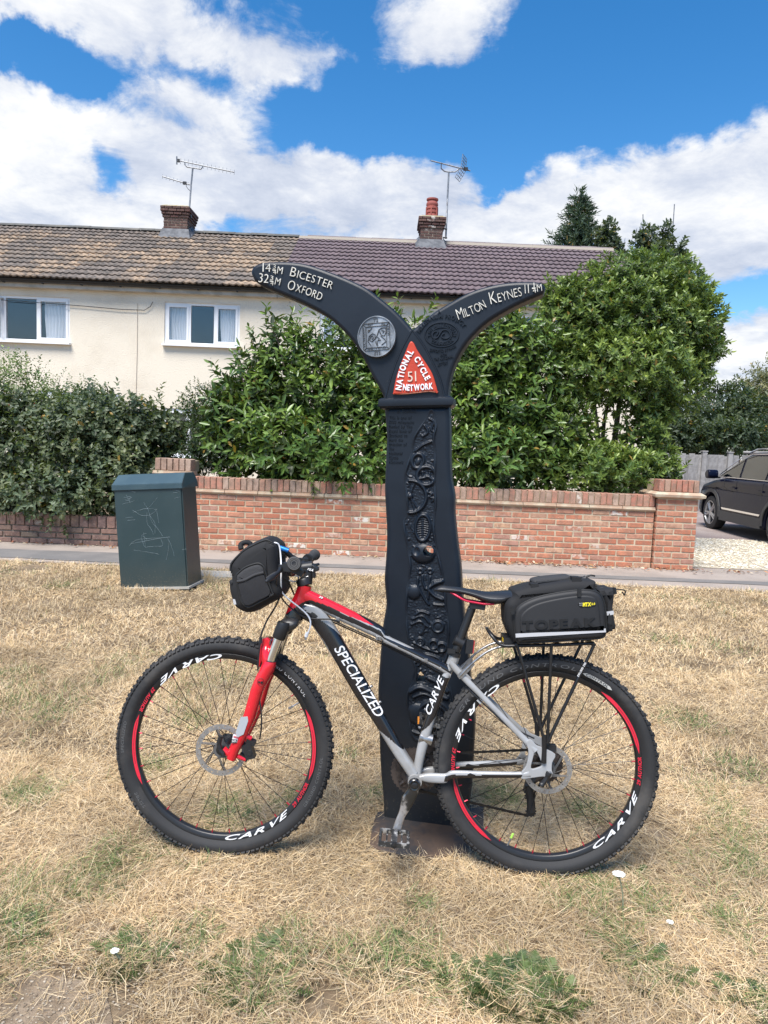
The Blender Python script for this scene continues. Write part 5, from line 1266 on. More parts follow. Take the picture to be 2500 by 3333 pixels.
# ------------------------------------------------------------------ stem, bars, grips
eN, eF = b3('c6',790,352,.325), b3('c6',1000,262,-.325)
cBar = b3('c6',800,395,0.0)
cS = b3('c6',960,395,0.0)
MB().tube([cS+Vector((.006,0,.004)), cS.lerp(cBar,.5), cBar], [.021,.019,.021], 18).build('stem', m_mblk, bike, smooth=45)
P_ = bps('c6', [(935,360),(960,355),(1030,395),(1032,425),(1005,435),(990,430),(1000,480),(995,500),(965,495),(960,440),(880,420),(890,395)], .02)
V, F = curve_mesh([P_], .012, .004, 1); link('stem_clamp', autosmooth(mesh('stem_clamp', [(v[0], v[2], v[1]) for v in V], F, m_mblk), 40), bike)
on_face('stem_lettering', 'FSA', 'c6', (925,415), (985,432), .008, m_bwht, .0195, bold=.04, shear=.3)
bar = cr([eN, eN.lerp(cBar, .35)+Vector((-.004,0,.004)), cBar+Vector((.004,-.09,-.006)), cBar, cBar+Vector((.004,.09,-.006)), eF.lerp(cBar,.35)+Vector((-.004,0,.004)), eF], 8)
MB().tube(bar.tolist(), [.0115 if abs(i-24) > 8 else .0155 for i in range(len(bar))], 14).build('handlebar', m_mblk, bike, smooth=50)
for e, sgn in ((eN, 1), (eF, -1)):
    d = (cBar-e).normalized(); n = 26; pts, rr_ = [], []
    for i in range(n):
        t = i/(n-1); pts.append(e+d*(t*.125)); rr_.append((.0175 if i % 3 else .0155)+(.0045 if i in (1,2) else 0)+(.003 if i > 22 else 0))
    g_ = MB().tube(pts, rr_, 20).build('grip', m_rub, bike, smooth=60)
    mk = Matrix.Translation(e) @ (-d).to_track_quat('Z','Y').to_matrix().to_4x4()
    for r0 in (.0175,.0135,.0085): MB().lathe([(r0-.0018,.0),(r0-.001,.0016),(r0+.001,.0016),(r0+.0018,0)], 24, mk, cap=False).build('grip_ring', PM('grip_ring_grey', (.08,.078,.075), .7), g_)
    MB().tube([e+d*.125, e+d*.140], .0195, 16).build('grip_clamp', m_mblk, bike, smooth=40)
    # brake lever and clamp
    c_ = e+d*.165; MB().box(c_+Vector((-.012,0,-.004)), (.045,.03,.028)).box(c_+Vector((-.035,0,-.008)), (.03,.022,.02)).build('lever_clamp', m_mblk, bike)
    tip = e+d*.045+Vector((-.085,0,-.058)); lev = cr([c_+Vector((-.045,0,-.006)), c_.lerp(tip,.45)+Vector((-.012,0,.0)), tip], 6)
    MB().tube(lev.tolist(), [.007]*9+[.0085,.008,.006,.003], 8).build('brake_lever', m_mblk, bike, smooth=50)
    MB().box(c_+Vector((.016,-.01*sgn,-.016)), (.035,.04,.02), Matrix.Rotation(R(25),3,'Y')).build('shifter', m_mblk, bike)
    MB().tube([c_+Vector((.02,0,-.02)), c_+Vector((.045,-.03*sgn,-.012))], [.008,.005], 8).build('shifter_paddle', m_mblk, bike)
MB().tube([b3('c6',645,192,.06), b3('c6',735,222,.06)], .0085, 10).build('bar_light', PM('blue_anodised', (.02,.18,.55), .3, metal=.5), bike, smooth=40)
MB().tube([b3('c6',640,178,.05), b3('c6',740,215,.05)], .006, 8).build('bar_light_mount', m_mblk, bike, smooth=40); MB().tube([b3('c6',690,215,.06), b3('c6',760,280,.04), b3('c6',830,330,.02)], [.008,.009,.012], 10).build('bracket_arm', m_mblk, bike, smooth=40)
# ------------------------------------------------------------------ seatpost, saddle, tail light
sp0, sp1 = b3('c3',842,330), b3('c7',372,325)
MB().tube([sp0, sp1], .0140, 18).build('seatpost', PM('scuffed_black_post', (.014,.014,.015), .35, speck=((.5,.5,.5), 55, .70)), bike, smooth=50)
MB().tube([b3('c3',822,372), b3('c3',832,338)], .0215, 18).build('seat_clamp', m_mblk, bike, smooth=40); MB().box(b3('c3',800,330,.018), (.026,.014,.014)).build('clamp_lever', m_mblk, bike)
MB().box(b3('c7',412,312), (.052,.034,.020), Matrix.Rotation(R(6),3,'Y')).build('saddle_clamp', m_mblk, bike)
top = bps('c7', [(80,178),(150,158),(225,163),(300,172),(380,186),(480,202),(580,200),(660,194),(692,200)]); bot = bps('c7', [(82,192),(110,206),(180,210),(250,216),(370,243),(470,286),(545,300),(640,268),(690,238)])
T, B_ = cr(top, 5), cr(bot, 5); n = min(len(T), len(B_)); V, F = [], []; nr = 24
for i in range(n):
    s = i/(n-1); hw = .016+.006*math.sin(s*3)+ (.058*max(0,(s-.38)/.62)**1.25 if s > .38 else 0); hw *= (1 if s < .93 else math.sqrt(max(.05,1-((s-.93)/.075)**2))); hw *= min(1, .45+s*9)
    for k in range(nr):
        a = 2*math.pi*k/nr; ca, sa = math.cos(a), math.sin(a); zt, zb = T[i][1], B_[i][1]; drop = .5*(zt-zb)
        if sa >= 0: z = zt-(1-sa)*.0-drop*(abs(ca)**2.6)*.9; 
        else: z = zt-drop*.9*(abs(ca)**2.6)+ (zb-zt+drop*.9*(abs(ca)**2.6))*(-sa)**.6
        V.append((T[i][0]*.5+B_[i][0]*.5, hw*ca, z))
for i in range(n-1):
    for k in range(nr): F.append((i*nr+k, (i+1)*nr+k, (i+1)*nr+(k+1)%nr, i*nr+(k+1)%nr))
F += [tuple(range(nr)), tuple((n-1)*nr+k for k in range(nr-1,-1,-1))]
link('saddle', autosmooth(mesh('saddle', V, F, PM('saddle_vinyl', (.016,.018,.022), .42)), 60), bike)
for s in (1,-1):
    MB().tube(cr([Vector((bp('c7',x,y,.02)[0], -s*w_, bp('c7',x,y,.02)[1])) for x,y,w_ in ((205,210,.006),(260,240,.016),(320,272,.022),(400,288,.022),(470,298,.024),(540,296,.03))], 6).tolist(), .0036, 8).build('saddle_rail', PM('red_rail', (.55,.02,.06), .3, metal=.3), bike, smooth=50)
MB().tube([b3('c3',828,225), b3('c3',905,265)], .0185, 16).build('light_band', m_mblk, bike, smooth=40)
lt = b3('c3',962,288); b = MB().box(lt, (.024,.030,.044), Matrix.Rotation(R(4),3,'Y')); b.build('tail_light', m_mblk, bike); MB().box(lt+Vector((.012,0,0)), (.006,.027,.040), Matrix.Rotation(R(4),3,'Y')).build('tail_light_lens', PM('red_lens', (.5,.02,.04), .15), bike)
# ------------------------------------------------------------------ drivetrain
bbu, bbv = bp('c8',683,1262,.06)
axw = .068
arm = [(bps('c8',[(610,1250),(600,1330),(540,1420),(505,1580),(465,1680),(425,1800)],axw)), (bps('c8',[(748,1240),(735,1340),(700,1440),(625,1570),(570,1660),(528,1790)],axw))]
V, F = loft(arm[0], arm[1], [.010,.010,.008,.008,.009], 50, 20, 3.0, axw)
link('crank_arm', autosmooth(mesh('crank_arm', V, F, PM('polished_crank', (.50,.50,.51), .28, metal=.75, col2=(.06,.06,.06), ns=13, nlo=.45, nhi=.55)), 50), bike)
MB().lathe([(0,.004),(.011,.004),(.012,.011),(.0165,.012),(.0195,.010),(.0205,-.004)], 28, Matrix.Translation((bbu,-axw,bbv)) @ Matrix.Rotation(R(90),4,'X'), cap=False).build('crank_boss', m_bblk, bike, smooth=40)
MB().lathe([(0,.0135),(.008,.0135),(.0105,.0125)], 20, Matrix.Translation((bbu,-axw,bbv)) @ Matrix.Rotation(R(90),4,'X'), cap=False).build('crank_bolt', m_rimb, bike, smooth=40)
pd = np.array(bp('c8',440,1900,.12)); du, dv = pd[0]-bp('c8',683,1262,.12)[0], pd[1]-bp('c8',683,1262,.12)[1]
du, dv = np.array(bp('c8',470,1790,axw))-np.array([bbu,bbv])
V2 = [(2*bbu-v[0], -v[1], 2*bbv-v[2]) for v in V]; link('crank_arm', autosmooth(mesh('crank_arm', V2, F, m_mblk), 50), bike)
def pedal(c, s, tilt):
    M4 = Matrix.Translation(c) @ Matrix.Rotation(tilt, 4, 'Y') ; b = MB()
    m_ped = PM('worn_alloy_pedal', (.05,.05,.05), .4, metal=.5, col2=(.45,.44,.42), ns=45, nlo=.52, nhi=.62)
    L = .045; Wd = .046
    for x in (-L, L): b.box(M4 @ Vector((x,0,0)), (.009,.088,.015), M4.to_3x3())
    for y in (-Wd, Wd): b.box(M4 @ Vector((0,y,0)), (.098,.008,.014), M4.to_3x3())
    b.box(M4 @ Vector((0,0,0)), (.020,.09,.018), M4.to_3x3())
    for x in (-.024,.024): b.box(M4 @ Vector((x,0,0)), (.005,.088,.009), M4.to_3x3())
    o = b.build('pedal', m_ped, bike)
    for x in (-L, L):
        for y in (-.034,-.01,.01,.034):
            for z in (-1,1): MB().tube([M4 @ Vector((x,y,z*.006)), M4 @ Vector((x,y,z*.0115))], .0018, 5).build('pedal_pin', m_steel, o)
    MB().lathe([(0,.004),(.009,.003),(.010,-.002)], 14, M4 @ Matrix.Translation((0,-s*.05,0)) @ Matrix.Rotation(R(90*s),4,'X'), cap=False).build('pedal_cap', m_rimb, o, smooth=40)
    MB().tube([M4 @ Vector((0,-.04,0)), M4 @ Vector((0,s*.06,0))], .006, 8).build('pedal_axle', m_steel, o)
ang_p = R(4)
pc_ = b3('c8',444,1905,.128); pedal(pc_, 1, R(2))
fc = Vector((2*bbu-pc_.x, -pc_.y, 2*bbv-pc_.z)); pedal(fc, -1, R(10)); MB().box(fc+Vector((-.052,0,0)), (.006,.05,.012)).build('pedal_reflector', PM('amber_reflector', (.7,.25,.03), .3), bike)
def cog(c, y, r, teeth, m, name, parent=bike, hole=.6, th=.0012):
    out = []
    for k in range(teeth*4):
        a = 2*math.pi*k/(teeth*4); rr_ = r+(.0035 if k % 4 in (1,2) else 0); out.append((rr_*math.cos(a), rr_*math.sin(a)))
    loops = [out]+([[(r*hole*math.cos(2*math.pi*k/40), r*hole*math.sin(2*math.pi*k/40)) for k in range(40)][::-1]] if hole else [])
    V, F = curve_mesh(loops, th, 0, 0); return link(name, mesh(name, [(c[0]+v[0], y+v[2], c[1]+v[1]) for v in V], F, m), parent)
bc = (bbu, bbv)
for r_, y_, t_ in ((.080,.052,36),(.062,.045,28),(.046,.038,20)): cog(bc, y_, r_, t_, m_rustc, 'chainring', hole=.72)
b = MB()
for k in range(4):
    a = R(45+90*k); b.tube([(bbu,.046,bbv), (bbu+.068*math.cos(a), .046, bbv+.068*math.sin(a))], [.014,.007], 8)
b.build('chainring_spider', m_rustc, bike)
for r_, y_, t_ in ((.062,.022,28),(.054,.026,24),(.046,.030,21),(.038,.034,18),(.030,.038,14),(.024,.042,11)): cog(cRr, y_, r_, t_, m_rustc, 'sprocket', hole=.5, th=.001)
# derailleur and chain
j1, j2 = b3('c5',715,1600,-.035), b3('c5',722,1705,-.035)
def chain(pts, name='chain'):
    P = cr(pts, 10); s = np.concatenate([[0], np.cumsum(np.linalg.norm(np.diff(P,axis=0),axis=1))]); n = int(s[-1]/.0127); b = MB()
    for i in range(n):
        t = (i+.5)*s[-1]/n; p = Vector([np.interp(t,s,P[:,k]) for k in range(3)]); q = Vector([np.interp(t+.002,s,P[:,k]) for k in range(3)]); d = (q-p).normalized(); M3 = d.to_track_quat('X','Z').to_matrix()
        b.box(p, (.0145,.0055 if i % 2 else .0035,.0085 if i % 2 else .0070), M3)
    return b.build(name, m_chain, bike)
up0, up1 = Vector((bbu+.012,.045,bbv+.0635)), Vector((cRr[0]-.004,.032,cRr[1]+.048))
chain([up0, up0.lerp(up1,.5)-Vector((0,0,.002)), up1]); chain([Vector((bbu+.01,.045,bbv-.0635)), j2+Vector((-.01,0,-.014))]); chain([j2+Vector((.012,0,.01)), j1+Vector((.018,0,.02)), Vector((cRr[0]+.046,.032,cRr[1]-.01))])
for j in (j1, j2): cog((j.x,j.z), j.y, .0155, 11, m_rimb, 'jockey_wheel', hole=.3, th=.002)
MB().tube([b3('c5',700,1520,-.03), j1, j2], [.010,.012,.013], 10).build('derailleur_cage', m_mblk, bike, smooth=40); MB().box(b3('c5',712,1530,-.05), (.03,.03,.05), Matrix.Rotation(R(12),3,'Y')).build('rear_derailleur', m_mblk, bike)
MB().tube([b3('c3',515,1100,.0), b3('c3',625,1130,.0)], .0195, 14).build('front_mech_clamp', m_steel, bike, smooth=40)
MB().box(b3('c3',640,1150,-.03), (.03,.04,.02), Matrix.Rotation(R(20),3,'Y')).box(b3('c3',650,1235,-.045), (.07,.006,.03), Matrix.Rotation(R(25),3,'Y')).build('front_mech', m_rustc, bike)
MB().tube([b3('c3',740,640,-.015), b3('c3',655,1090,-.02)], .001, 5).build('mech_cable', m_steel, bike)
for x, y in ((575,858),(522,1022)): MB().lathe([(.0045,0),(.0045,.006),(.003,.008)], 10, Matrix.Translation(b3('c3',x,y)) @ Matrix.Rotation(R(-68),4,'Y')).build('bottle_bolt', m_steel, bike)
for x, y in ((150,793),(70,652)): MB().lathe([(.0045,0),(.0045,.006),(.003,.008)], 10, Matrix.Translation(b3('c3',x,y)) @ Matrix.Rotation(R(60),4,'Y')).build('bottle_bolt', m_steel, bike)
# rear caliper, quick release
rc = b3('c5',775,1290,.045); MB().box(rc, (.045,.028,.024), Matrix.Rotation(R(30),3,'Y')).box(rc+Vector((.04,0,.012)), (.03,.024,.02)).build('rear_caliper', m_mblk, bike)
MB().tube(cr([b3('c5',x,y,.08) for x,y in ((845,1440),(830,1475),(805,1510),(790,1528))], 5).tolist(), [.010]*4+[.008]*8+[.010]*4, 8).build('quick_release', m_mblk, bike, smooth=40)
MB().lathe([(0,.082),(.008,.082),(.010,.074),(.011,.062)], 16, Matrix.Translation((cRr[0],0,cRr[1])) @ Matrix.Rotation(R(90),4,'X'), cap=False).build('axle_nut', m_steel, bike, smooth=40)
MB().tube(cr([b3('c5',x,y,.05) for x,y in ((300,880),(440,1010),(560,1120),(660,1170),(745,1210))], 6).tolist(), .0028, 6).build('brake_hose', m_mblk, bike)
# ------------------------------------------------------------------ pannier rack
WR = .068
m_rack = PM('black_rack_tube', (.012,.012,.013), .35)
rack_b = [(808,1370),(810,1260)]
for s in (1,-1):
    def Q(x, y, w_=WR): u, v = bp('c5', x, y, WR); return Vector((u, -w_*s, v))
    MB().tube([Q(808,1375), Q(812,1290), Q(812,1190)], [.009,.008,.009], 10).build('rack_foot', m_rack, bike, smooth=40)
    for L in ([(808,1240),(800,1180),(640,620),(622,585)], [(832,1240),(836,1180),(858,640),(860,570)], [(850,1240),(862,1180),(1120,640),(1142,585),(1135,565)]):
        MB().tube(cr([Q(x,y) for x,y in L], 5).tolist(), .0053, 10).build('rack_leg', m_rack, bike, smooth=50)
    MB().tube(cr([Vector((bp('c5',x,y,.05)[0], -s*w_, bp('c5',x,y,.05)[1])) for x,y,w_ in ((440,492,.03),(460,520,.05),(520,575,.062),(640,578,.066),(900,572,.066),(1140,562,.066))], 6).tolist(), .0055, 10).build('rack_rail', m_rack, bike, smooth=50)
    MB().tube(cr([Vector((bp('c5',x,y,.04)[0], -s*w_, bp('c5',x,y,.04)[1])) for x,y,w_ in ((240,800,.034),(262,770,.036),(330,700,.04),(420,630,.04),(520,592,.04),(690,584,.04))], 6).tolist(), .0042, 8).build('rack_strut', m_steel, bike, smooth=50)
    P_ = [bp('c5',x,y,.04) for x, y in ((225,790),(245,765),(330,690),(345,715),(262,800),(240,812))]; V, F = curve_mesh([P_], .0012, 0, 0); link('strut_plate', mesh('strut_plate', [(v[0], -s*.036+v[2], v[1]) for v in V], F, m_steel), bike)
u0, v0 = bp('c5',440,492,.03); MB().tube([(u0,-.03,v0),(u0,.03,v0)], .0055, 10).build('rack_loop', m_rack, bike)
for x in (620,760,900,1040,1135):
    u0, v0 = bp('c5',x,572,.05); MB().box((u0,0,v0), (.018,.13,.006)).build('rack_slat', m_rack, bike)
MB().box(b3('c5',548,543,.01), (.018,.03,.012)).build('yellow_catch', PM('yellow_plastic', (.75,.5,.02), .4), bike)
on_face('rack_lettering', 'EXPLORER 29ER', 'c5', (1045,795), (1098,700), .0055, m_bwht, WR+.0058, bold=0, shear=0, gap=.15)
# ================================================================== bags on the bicycle
m_nylon = PM('black_nylon', (.010,.010,.011), .82, bump=(420,.35,.002))
m_nylon2 = PM('charcoal_mesh_cloth', (.034,.034,.036), .88, bump=(300,.6,.003))
m_shell = PM('moulded_black_shell', (.012,.012,.013), .62, bump=(500,.2,.001))
m_pipe = PM('black_piping', (.008,.008,.008), .6)
m_refl = PM('reflective_tape', (.46,.46,.47), .45)
def offset_poly(P, d):
    P = np.asarray(P, float); n = len(P); a = np.roll(P, 1, 0); b = np.roll(P, -1, 0); t = b-a; t /= (np.linalg.norm(t, axis=1, keepdims=True)+1e-9)
    nn = np.stack([t[:,1], -t[:,0]], 1)
    area = .5*np.sum(P[:,0]*np.roll(P[:,1],-1)-np.roll(P[:,0],-1)*P[:,1])
    return P+nn*d*(1 if area > 0 else -1)
def puff(P, y0, y1, r, steps=5, bulge=0.0):        # outline P (u,v) run from y0 (near) to y1 with rounded rims
    P = np.asarray(P); n = len(P); lay_ = []
    for i in range(steps+1):
        a = math.pi/2*i/steps; lay_.append((y0+r*(1-math.sin(a)), -r*(1-math.cos(math.pi/2-a)) if False else -r*(1-math.sin(a)) if False else -(r-r*math.sin(a))))
    # quarter round: near face inset by r, reaching the outline at depth r
    prof = [(y0+r*(1-math.cos(math.pi/2*i/steps)), -r*(1-math.sin(math.pi/2*i/steps))) for i in range(steps+1)]
    full = prof+[((y0+y1)/2, bulge)]+[(y1-(y-y0), o) for y, o in prof[::-1]]
    V, F = [], []
    for y, o in full:
        Q = offset_poly(P, o); V += [(q[0], y, q[1]) for q in Q]
    m = len(full)
    for i in range(m-1):
        for k in range(n): F.append((i*n+k, i*n+(k+1)%n, (i+1)*n+(k+1)%n, (i+1)*n+k))
    F += [tuple(range(n-1,-1,-1)), tuple((m-1)*n+k for k in range(n))]
    return V, F
def fixn(me):
    bm = bmesh.new(); bm.from_mesh(me); bmesh.ops.recalc_face_normals(bm, faces=bm.faces[:]); bm.to_mesh(me); bm.free(); return me
def pf(name, P, y0, y1, r, m, parent, bulge=0.0, closed=4):
    V, F = puff(cr(P, closed, True), y0, y1, r, bulge=bulge); return link(name, autosmooth(fixn(mesh(name, V, F, m)), 50), parent)
# ---- handlebar bag
HW = .105
hb = thing('handlebar_bag', 'black padded handlebar bag strapped in front of the stem', 'bag', M=BM_ @ Matrix.Translation(b3('c6',330,850,HW)*0)); hb['frame'] = 1
q6 = lambda L, w=HW: bps('c6', L, w)
body = [(136,395),(150,345),(200,275),(270,205),(380,145),(490,104),(540,122),(598,172),(610,260),(612,400),(650,560),(655,640),(620,700),(480,780),(335,853),(210,812),(172,745),(140,620),(150,500)]
pf('body', q6(body), -HW, HW, .032, m_nylon, hb, .006)
# lid edge with double zip
for k, (dx, dy) in enumerate(((0,0),(16,22),(34,46))):
    L = [(142+dx*.6,430+dy),(150+dx,360+dy),(205+dx,290+dy),(290+dx,215+dy),(400+dx,155+dy),(500+dx*.8,118+dy),(560+dx*.5,140+dy)]
    pts = cr(q6(L, HW+.003), 6); MB().tube([(u, -HW+.012, v) for u, v in pts], .0034 if k != 1 else .0024, 7).build('lid_piping' if k != 1 else 'zip', m_pipe, hb, smooth=60)
pk = [(212,490),(240,440),(300,392),(370,362),(440,350),(490,385),(505,440),(535,540),(572,640),(575,665),(460,730),(345,788),(300,770),(270,740),(245,650)]
pf('side_pocket', q6(pk), -HW-.014, -HW+.03, .014, m_nylon2, hb)
MB().tube([(u, -HW-.008, v) for u, v in cr(q6(pk, HW+.008), 5, True)]+[(cr(q6(pk, HW+.008), 5, True)[0][0], -HW-.008, cr(q6(pk, HW+.008), 5, True)[0][1])], .0036, 7).build('pocket_piping', m_pipe, hb, smooth=60)
pf('mesh_panel', q6([(245,545),(330,510),(480,450),(525,540),(560,650),(440,720),(345,765),(290,730)]), -HW-.017, -HW-.006, .003, PM('dark_mesh', (.010,.010,.012), .7, bump=(600,.8,.002)), hb)
MB().tube([(u, -HW-.016, v) for u, v in cr(q6([(225,530),(300,515),(400,465),(490,440)], HW+.012), 6)], .005, 7).build('pocket_hem', m_nylon2, hb, smooth=60)
pf('front_pocket', q6([(126,545),(145,520),(200,515),(225,560),(262,740),(300,815),(215,808),(175,760),(140,660)]), -HW+.012, HW-.02, .014, m_nylon, hb)
P_ = q6([(178,705),(206,708),(214,758),(190,762)], HW-.012); V, F = curve_mesh([P_], .001, 0, 0); link('reflective_tab', mesh('reflective_tab', [(v[0], -HW+.0105+v[2], v[1]) for v in V], F, m_refl), hb)
pts = [Vector((bp('c6',x,y,.05)[0], -w_, bp('c6',x,y,.05)[1])) for x,y,w_ in ((268,205,.06),(262,160,.055),(300,140,.05),(345,150,.045),(350,180,.045))]
MB().tube(cr(pts,5).tolist(), .009, 8).build('grab_handle', m_nylon, hb, smooth=60)
MB().box(b3('c6',590,300,.03), (.03,.05,.05)).box(b3('c6',640,272,.02), (.05,.03,.014)).build('mount_block', m_mblk, hb)
MB().tube(cr([b3('c6',520,500,.115), b3('c6',560,470,.118), b3('c6',620,440,.118), b3('c6',690,420,.11)], 5).tolist(), .005, 7).build('strap', m_nylon2, hb, smooth=60)
# ---- white charging cable
wc = thing('charging_cable', 'thin white charging cable dangling from the handlebar over the frame', 'cable', M=BM_); wc['frame'] = 1
m_wcab = PM('white_cable', (.74,.74,.75), .45)
MB().tube(cr([b3('c6',x,y,w_) for x,y,w_ in ((580,145,.07),(610,145,.075),(640,170,.07),(655,260,.07),(662,400,.09),(660,560,.085),(672,640,.07),(740,710,.055),(830,780,.045),(900,840,.04),(945,900,.04),(955,960,.042),(940,1020,.045),(920,1060,.047))], 7).tolist(), .0027, 7).build('cord', m_wcab, wc, smooth=60)
MB().tube([b3('c6',926,1040,.047), b3('c6',915,1060,.047), b3('c6',910,1085,.047)], [.0045,.006,.006], 8).build('plug', m_wcab, wc, smooth=40)
MB().box(b3('c6',907,1098,.047), (.007,.004,.010)).build('plug_tip', m_steel, wc)
MB().tube(cr([b3('c6',x,y,w_) for x,y,w_ in ((760,470,.02),(830,480,.0),(828,515,-.02),(790,532,-.01),(745,520,.01))], 7).tolist(), .0022, 7).build('cord_loop', m_wcab, wc, smooth=60)
# ---- trunk bag
TW = .085
tb = thing('trunk_bag', 'black hard-shell trunk bag with grey reflective stripe on the rear rack', 'bag', M=BM_); tb['frame'] = 1
q7 = lambda L, w=TW: bps('c7', L, w)
pf('body', q7([(634,330),(650,280),(690,240),(702,205),(760,185),(830,165),(1000,140),(1140,118),(1280,118),(1335,130),(1342,190),(1380,240),(1405,330),(1412,520),(1370,565),(1000,588),(730,603),(690,590),(650,500),(636,440)]), -TW, TW, .026, m_nylon, tb)
shell = [(694,430),(700,370),(730,320),(800,275),(900,240),(1050,210),(1200,192),(1300,196),(1360,225),(1388,280),(1402,360),(1408,480),(1400,525),(1365,562),(1200,575),(1000,588),(760,602),(722,590),(704,550)]
pf('side_shell', q7(shell, TW+.012), -TW-.014, -TW+.03, .013, m_shell, tb)
cl_ = cr(q7(shell, TW+.006), 5, True); MB().tube([(u, -TW-.004, v) for u, v in cl_]+[(cl_[0][0], -TW-.004, cl_[0][1])], .003, 7).build('shell_piping', m_pipe, tb, smooth=60)
inn = [(740,420),(755,375),(810,325),(900,285),(1050,252),(1200,232),(1290,236),(1335,262),(1355,330),(1368,470),(1362,485),(1000,505),(760,522),(742,505)]
pf('shell_crown', q7(inn, TW+.016), -TW-.0175, -TW-.006, .007, m_shell, tb)
def tpatch(name, L, m, d, parent=tb, z=.017):
    V, F = curve_mesh([q7(L, TW+z)], d, 0, 0); return link(name, mesh(name, [(v[0], -TW-z+v[2], v[1]) for v in V], F, m), parent)
st = [(706,528),(1000,510),(1401,488),(1404,516),(1000,541),(708,557)]
tpatch('reflective_stripe', st, m_refl, .0012, z=.0158)
def on7(name, s, a, b_, h, m, z, bold, shear, parent=tb, gap=.08, d=.0015):
    w_ = TW+z; p, q = np.array(bp('c7',*a,w_)), np.array(bp('c7',*b_,w_)); dd = q-p; L = np.linalg.norm(dd); t = dd/L; n = np.array([-t[1], t[0]])
    Vt, Ft = text_flat([(c, h) for c in s], width=L, bold=bold, shear=shear, gap=gap, ext=.5)
    return link(name, mesh(name, [(p[0]+t[0]*v[0]+n[0]*v[1], -w_-(d if v[2] > 0 else -.003), p[1]+t[1]*v[0]+n[1]*v[1]) for v in Vt], Ft, m), parent)
P7 = 1/2.37*2.25/FPX
on7('embossed_lettering', 'TOPEAK', (758,498), (1345,470), 64*P7*1.05, PM('embossed_black', (.010,.010,.011), .35), .0175, .045, .0, gap=.12, d=.0035)
bd = [(1190,300),(1205,285),(1225,283),(1240,276),(1270,280),(1315,283),(1328,298),(1320,312),(1290,318),(1270,325),(1245,320),(1205,322)]
tpatch('badge', bd, m_pipe, .001, z=.0185)
on7('badge_lettering', 'MTX', (1226,316), (1290,313), 27*P7, PM('yellow_print', (.80,.68,.03), .5), .0198, .06, .1, gap=.02, d=.0008)
on7('badge_lettering', '2.0', (1292,306), (1322,304), 16*P7, PM('yellow_print', (.80,.68,.03), .5), .0198, .03, .1, d=.0008)
on7('badge_lettering', 'QUICK', (1198,298), (1224,296), 7*P7, m_refl, .0198, 0, 0, d=.0008); on7('badge_lettering', 'TRACK', (1198,312), (1224,310), 7*P7, m_refl, .0198, 0, 0, d=.0008)
for dy in (0, 14, 34):
    MB().tube([(u, -TW+.014, v) for u, v in cr(q7([(690,258+dy),(760,238+dy*1.1),(900,205+dy),(1050,180+dy*.9),(1200,160+dy*.7),(1338,150+dy*.6)], TW-.01), 6)], .0026, 7).build('zip', m_pipe, tb, smooth=60)
for (x, y, x2, y2) in ((1196,188,1200,240),(690,335,680,360),(1430,380,1436,455)):
    MB().box(b3('c7',(x+x2)/2,(y+y2)/2,TW+.018), (.012,.006,.026)).tube([b3('c7',x,y-8,TW+.014), b3('c7',x2,y2,TW+.02)], .0018, 6).build('zip_pull', m_pipe, tb)
pf('carry_handle', q7([(838,135),(850,110),(920,96),(1060,82),(1125,80),(1135,100),(1100,125),(1000,140),(870,150)], .03), -.045, .045, .013, m_nylon2, tb)
MB().box(b3('c7',845,172,.05), (.024,.05,.03)).build('handle_strap', m_nylon, tb); MB().box(b3('c7',1165,118,.05), (.03,.05,.028)).build('handle_strap', m_nylon, tb)
pf('rear_pouch', q7([(1348,205),(1380,188),(1440,185),(1474,190),(1476,260),(1468,330),(1480,420),(1490,492),(1460,505),(1412,520),(1405,330)], TW-.01), -TW+.012, TW-.012, .02, m_nylon, tb)
tpatch('reflective_tab', [(1408,358),(1463,350),(1463,380),(1412,388)], m_refl, .001, z=-.0105)
MB().tube(cr([b3('c7',x,y,.03) for x,y in ((1350,190),(1375,184),(1400,190),(1430,182),(1465,184))], 6).tolist(), .006, 7).build('pouch_gather', m_nylon2, tb, smooth=60)
MB().tube([b3('c7',1468,172,.04), b3('c7',1474,222,.04)], .0065, 8).build('cord_toggle', m_mblk, tb, smooth=40)
MB().tube(cr([b3('c7',x,y,.04) for x,y in ((1470,188),(1520,188),(1550,196),(1552,215),(1545,228),(1530,205))], 6).tolist(), .0024, 6).build('elastic_cord', m_pipe, tb, smooth=60)
MB().tube(cr([b3('c7',x,y,.0) for x,y in ((1225,108),(1250,92),(1285,78),(1320,82))], 6).tolist(), .0034, 6).build('elastic_cord', m_pipe, tb, smooth=60); MB().tube([b3('c7',1222,108,0), b3('c7',1248,96,0)], .008, 8).build('cord_toggle', m_mblk, tb, smooth=40)
MB().box(b3('c7',662,575,.0), (.05,.10,.03)).build('rack_mount', m_mblk, tb)
def rebase(t, p):                        # stand the thing's empty at its own base
    M = BM_ @ Matrix.Translation(p); t.matrix_basis = M
    for c in t.children: c.matrix_parent_inverse = M.inverted()
rebase(hb, b3('c6',350,850,0)); rebase(wc, b3('c6',910,1090,.047)); rebase(tb, b3('c7',1000,590,0))
# ================================================================== parked car
m_car = PM('navy_car_paint', (.004,.006,.018), .22, spec=.14)
m_trim = PM('grey_plastic_cladding', (.035,.036,.038), .6)
m_cglass = glass('car_glass', (.16,.19,.19), .12)
m_alloy = PM('alloy_wheel', (.38,.38,.39), .35, metal=.7); m_tyre2 = PM('car_tyre', (.018,.018,.019), .8)
m_chr = PM('chrome_trim', (.7,.7,.7), .15, metal=1)
fw_ = WD(1527, 1105, 14.0)
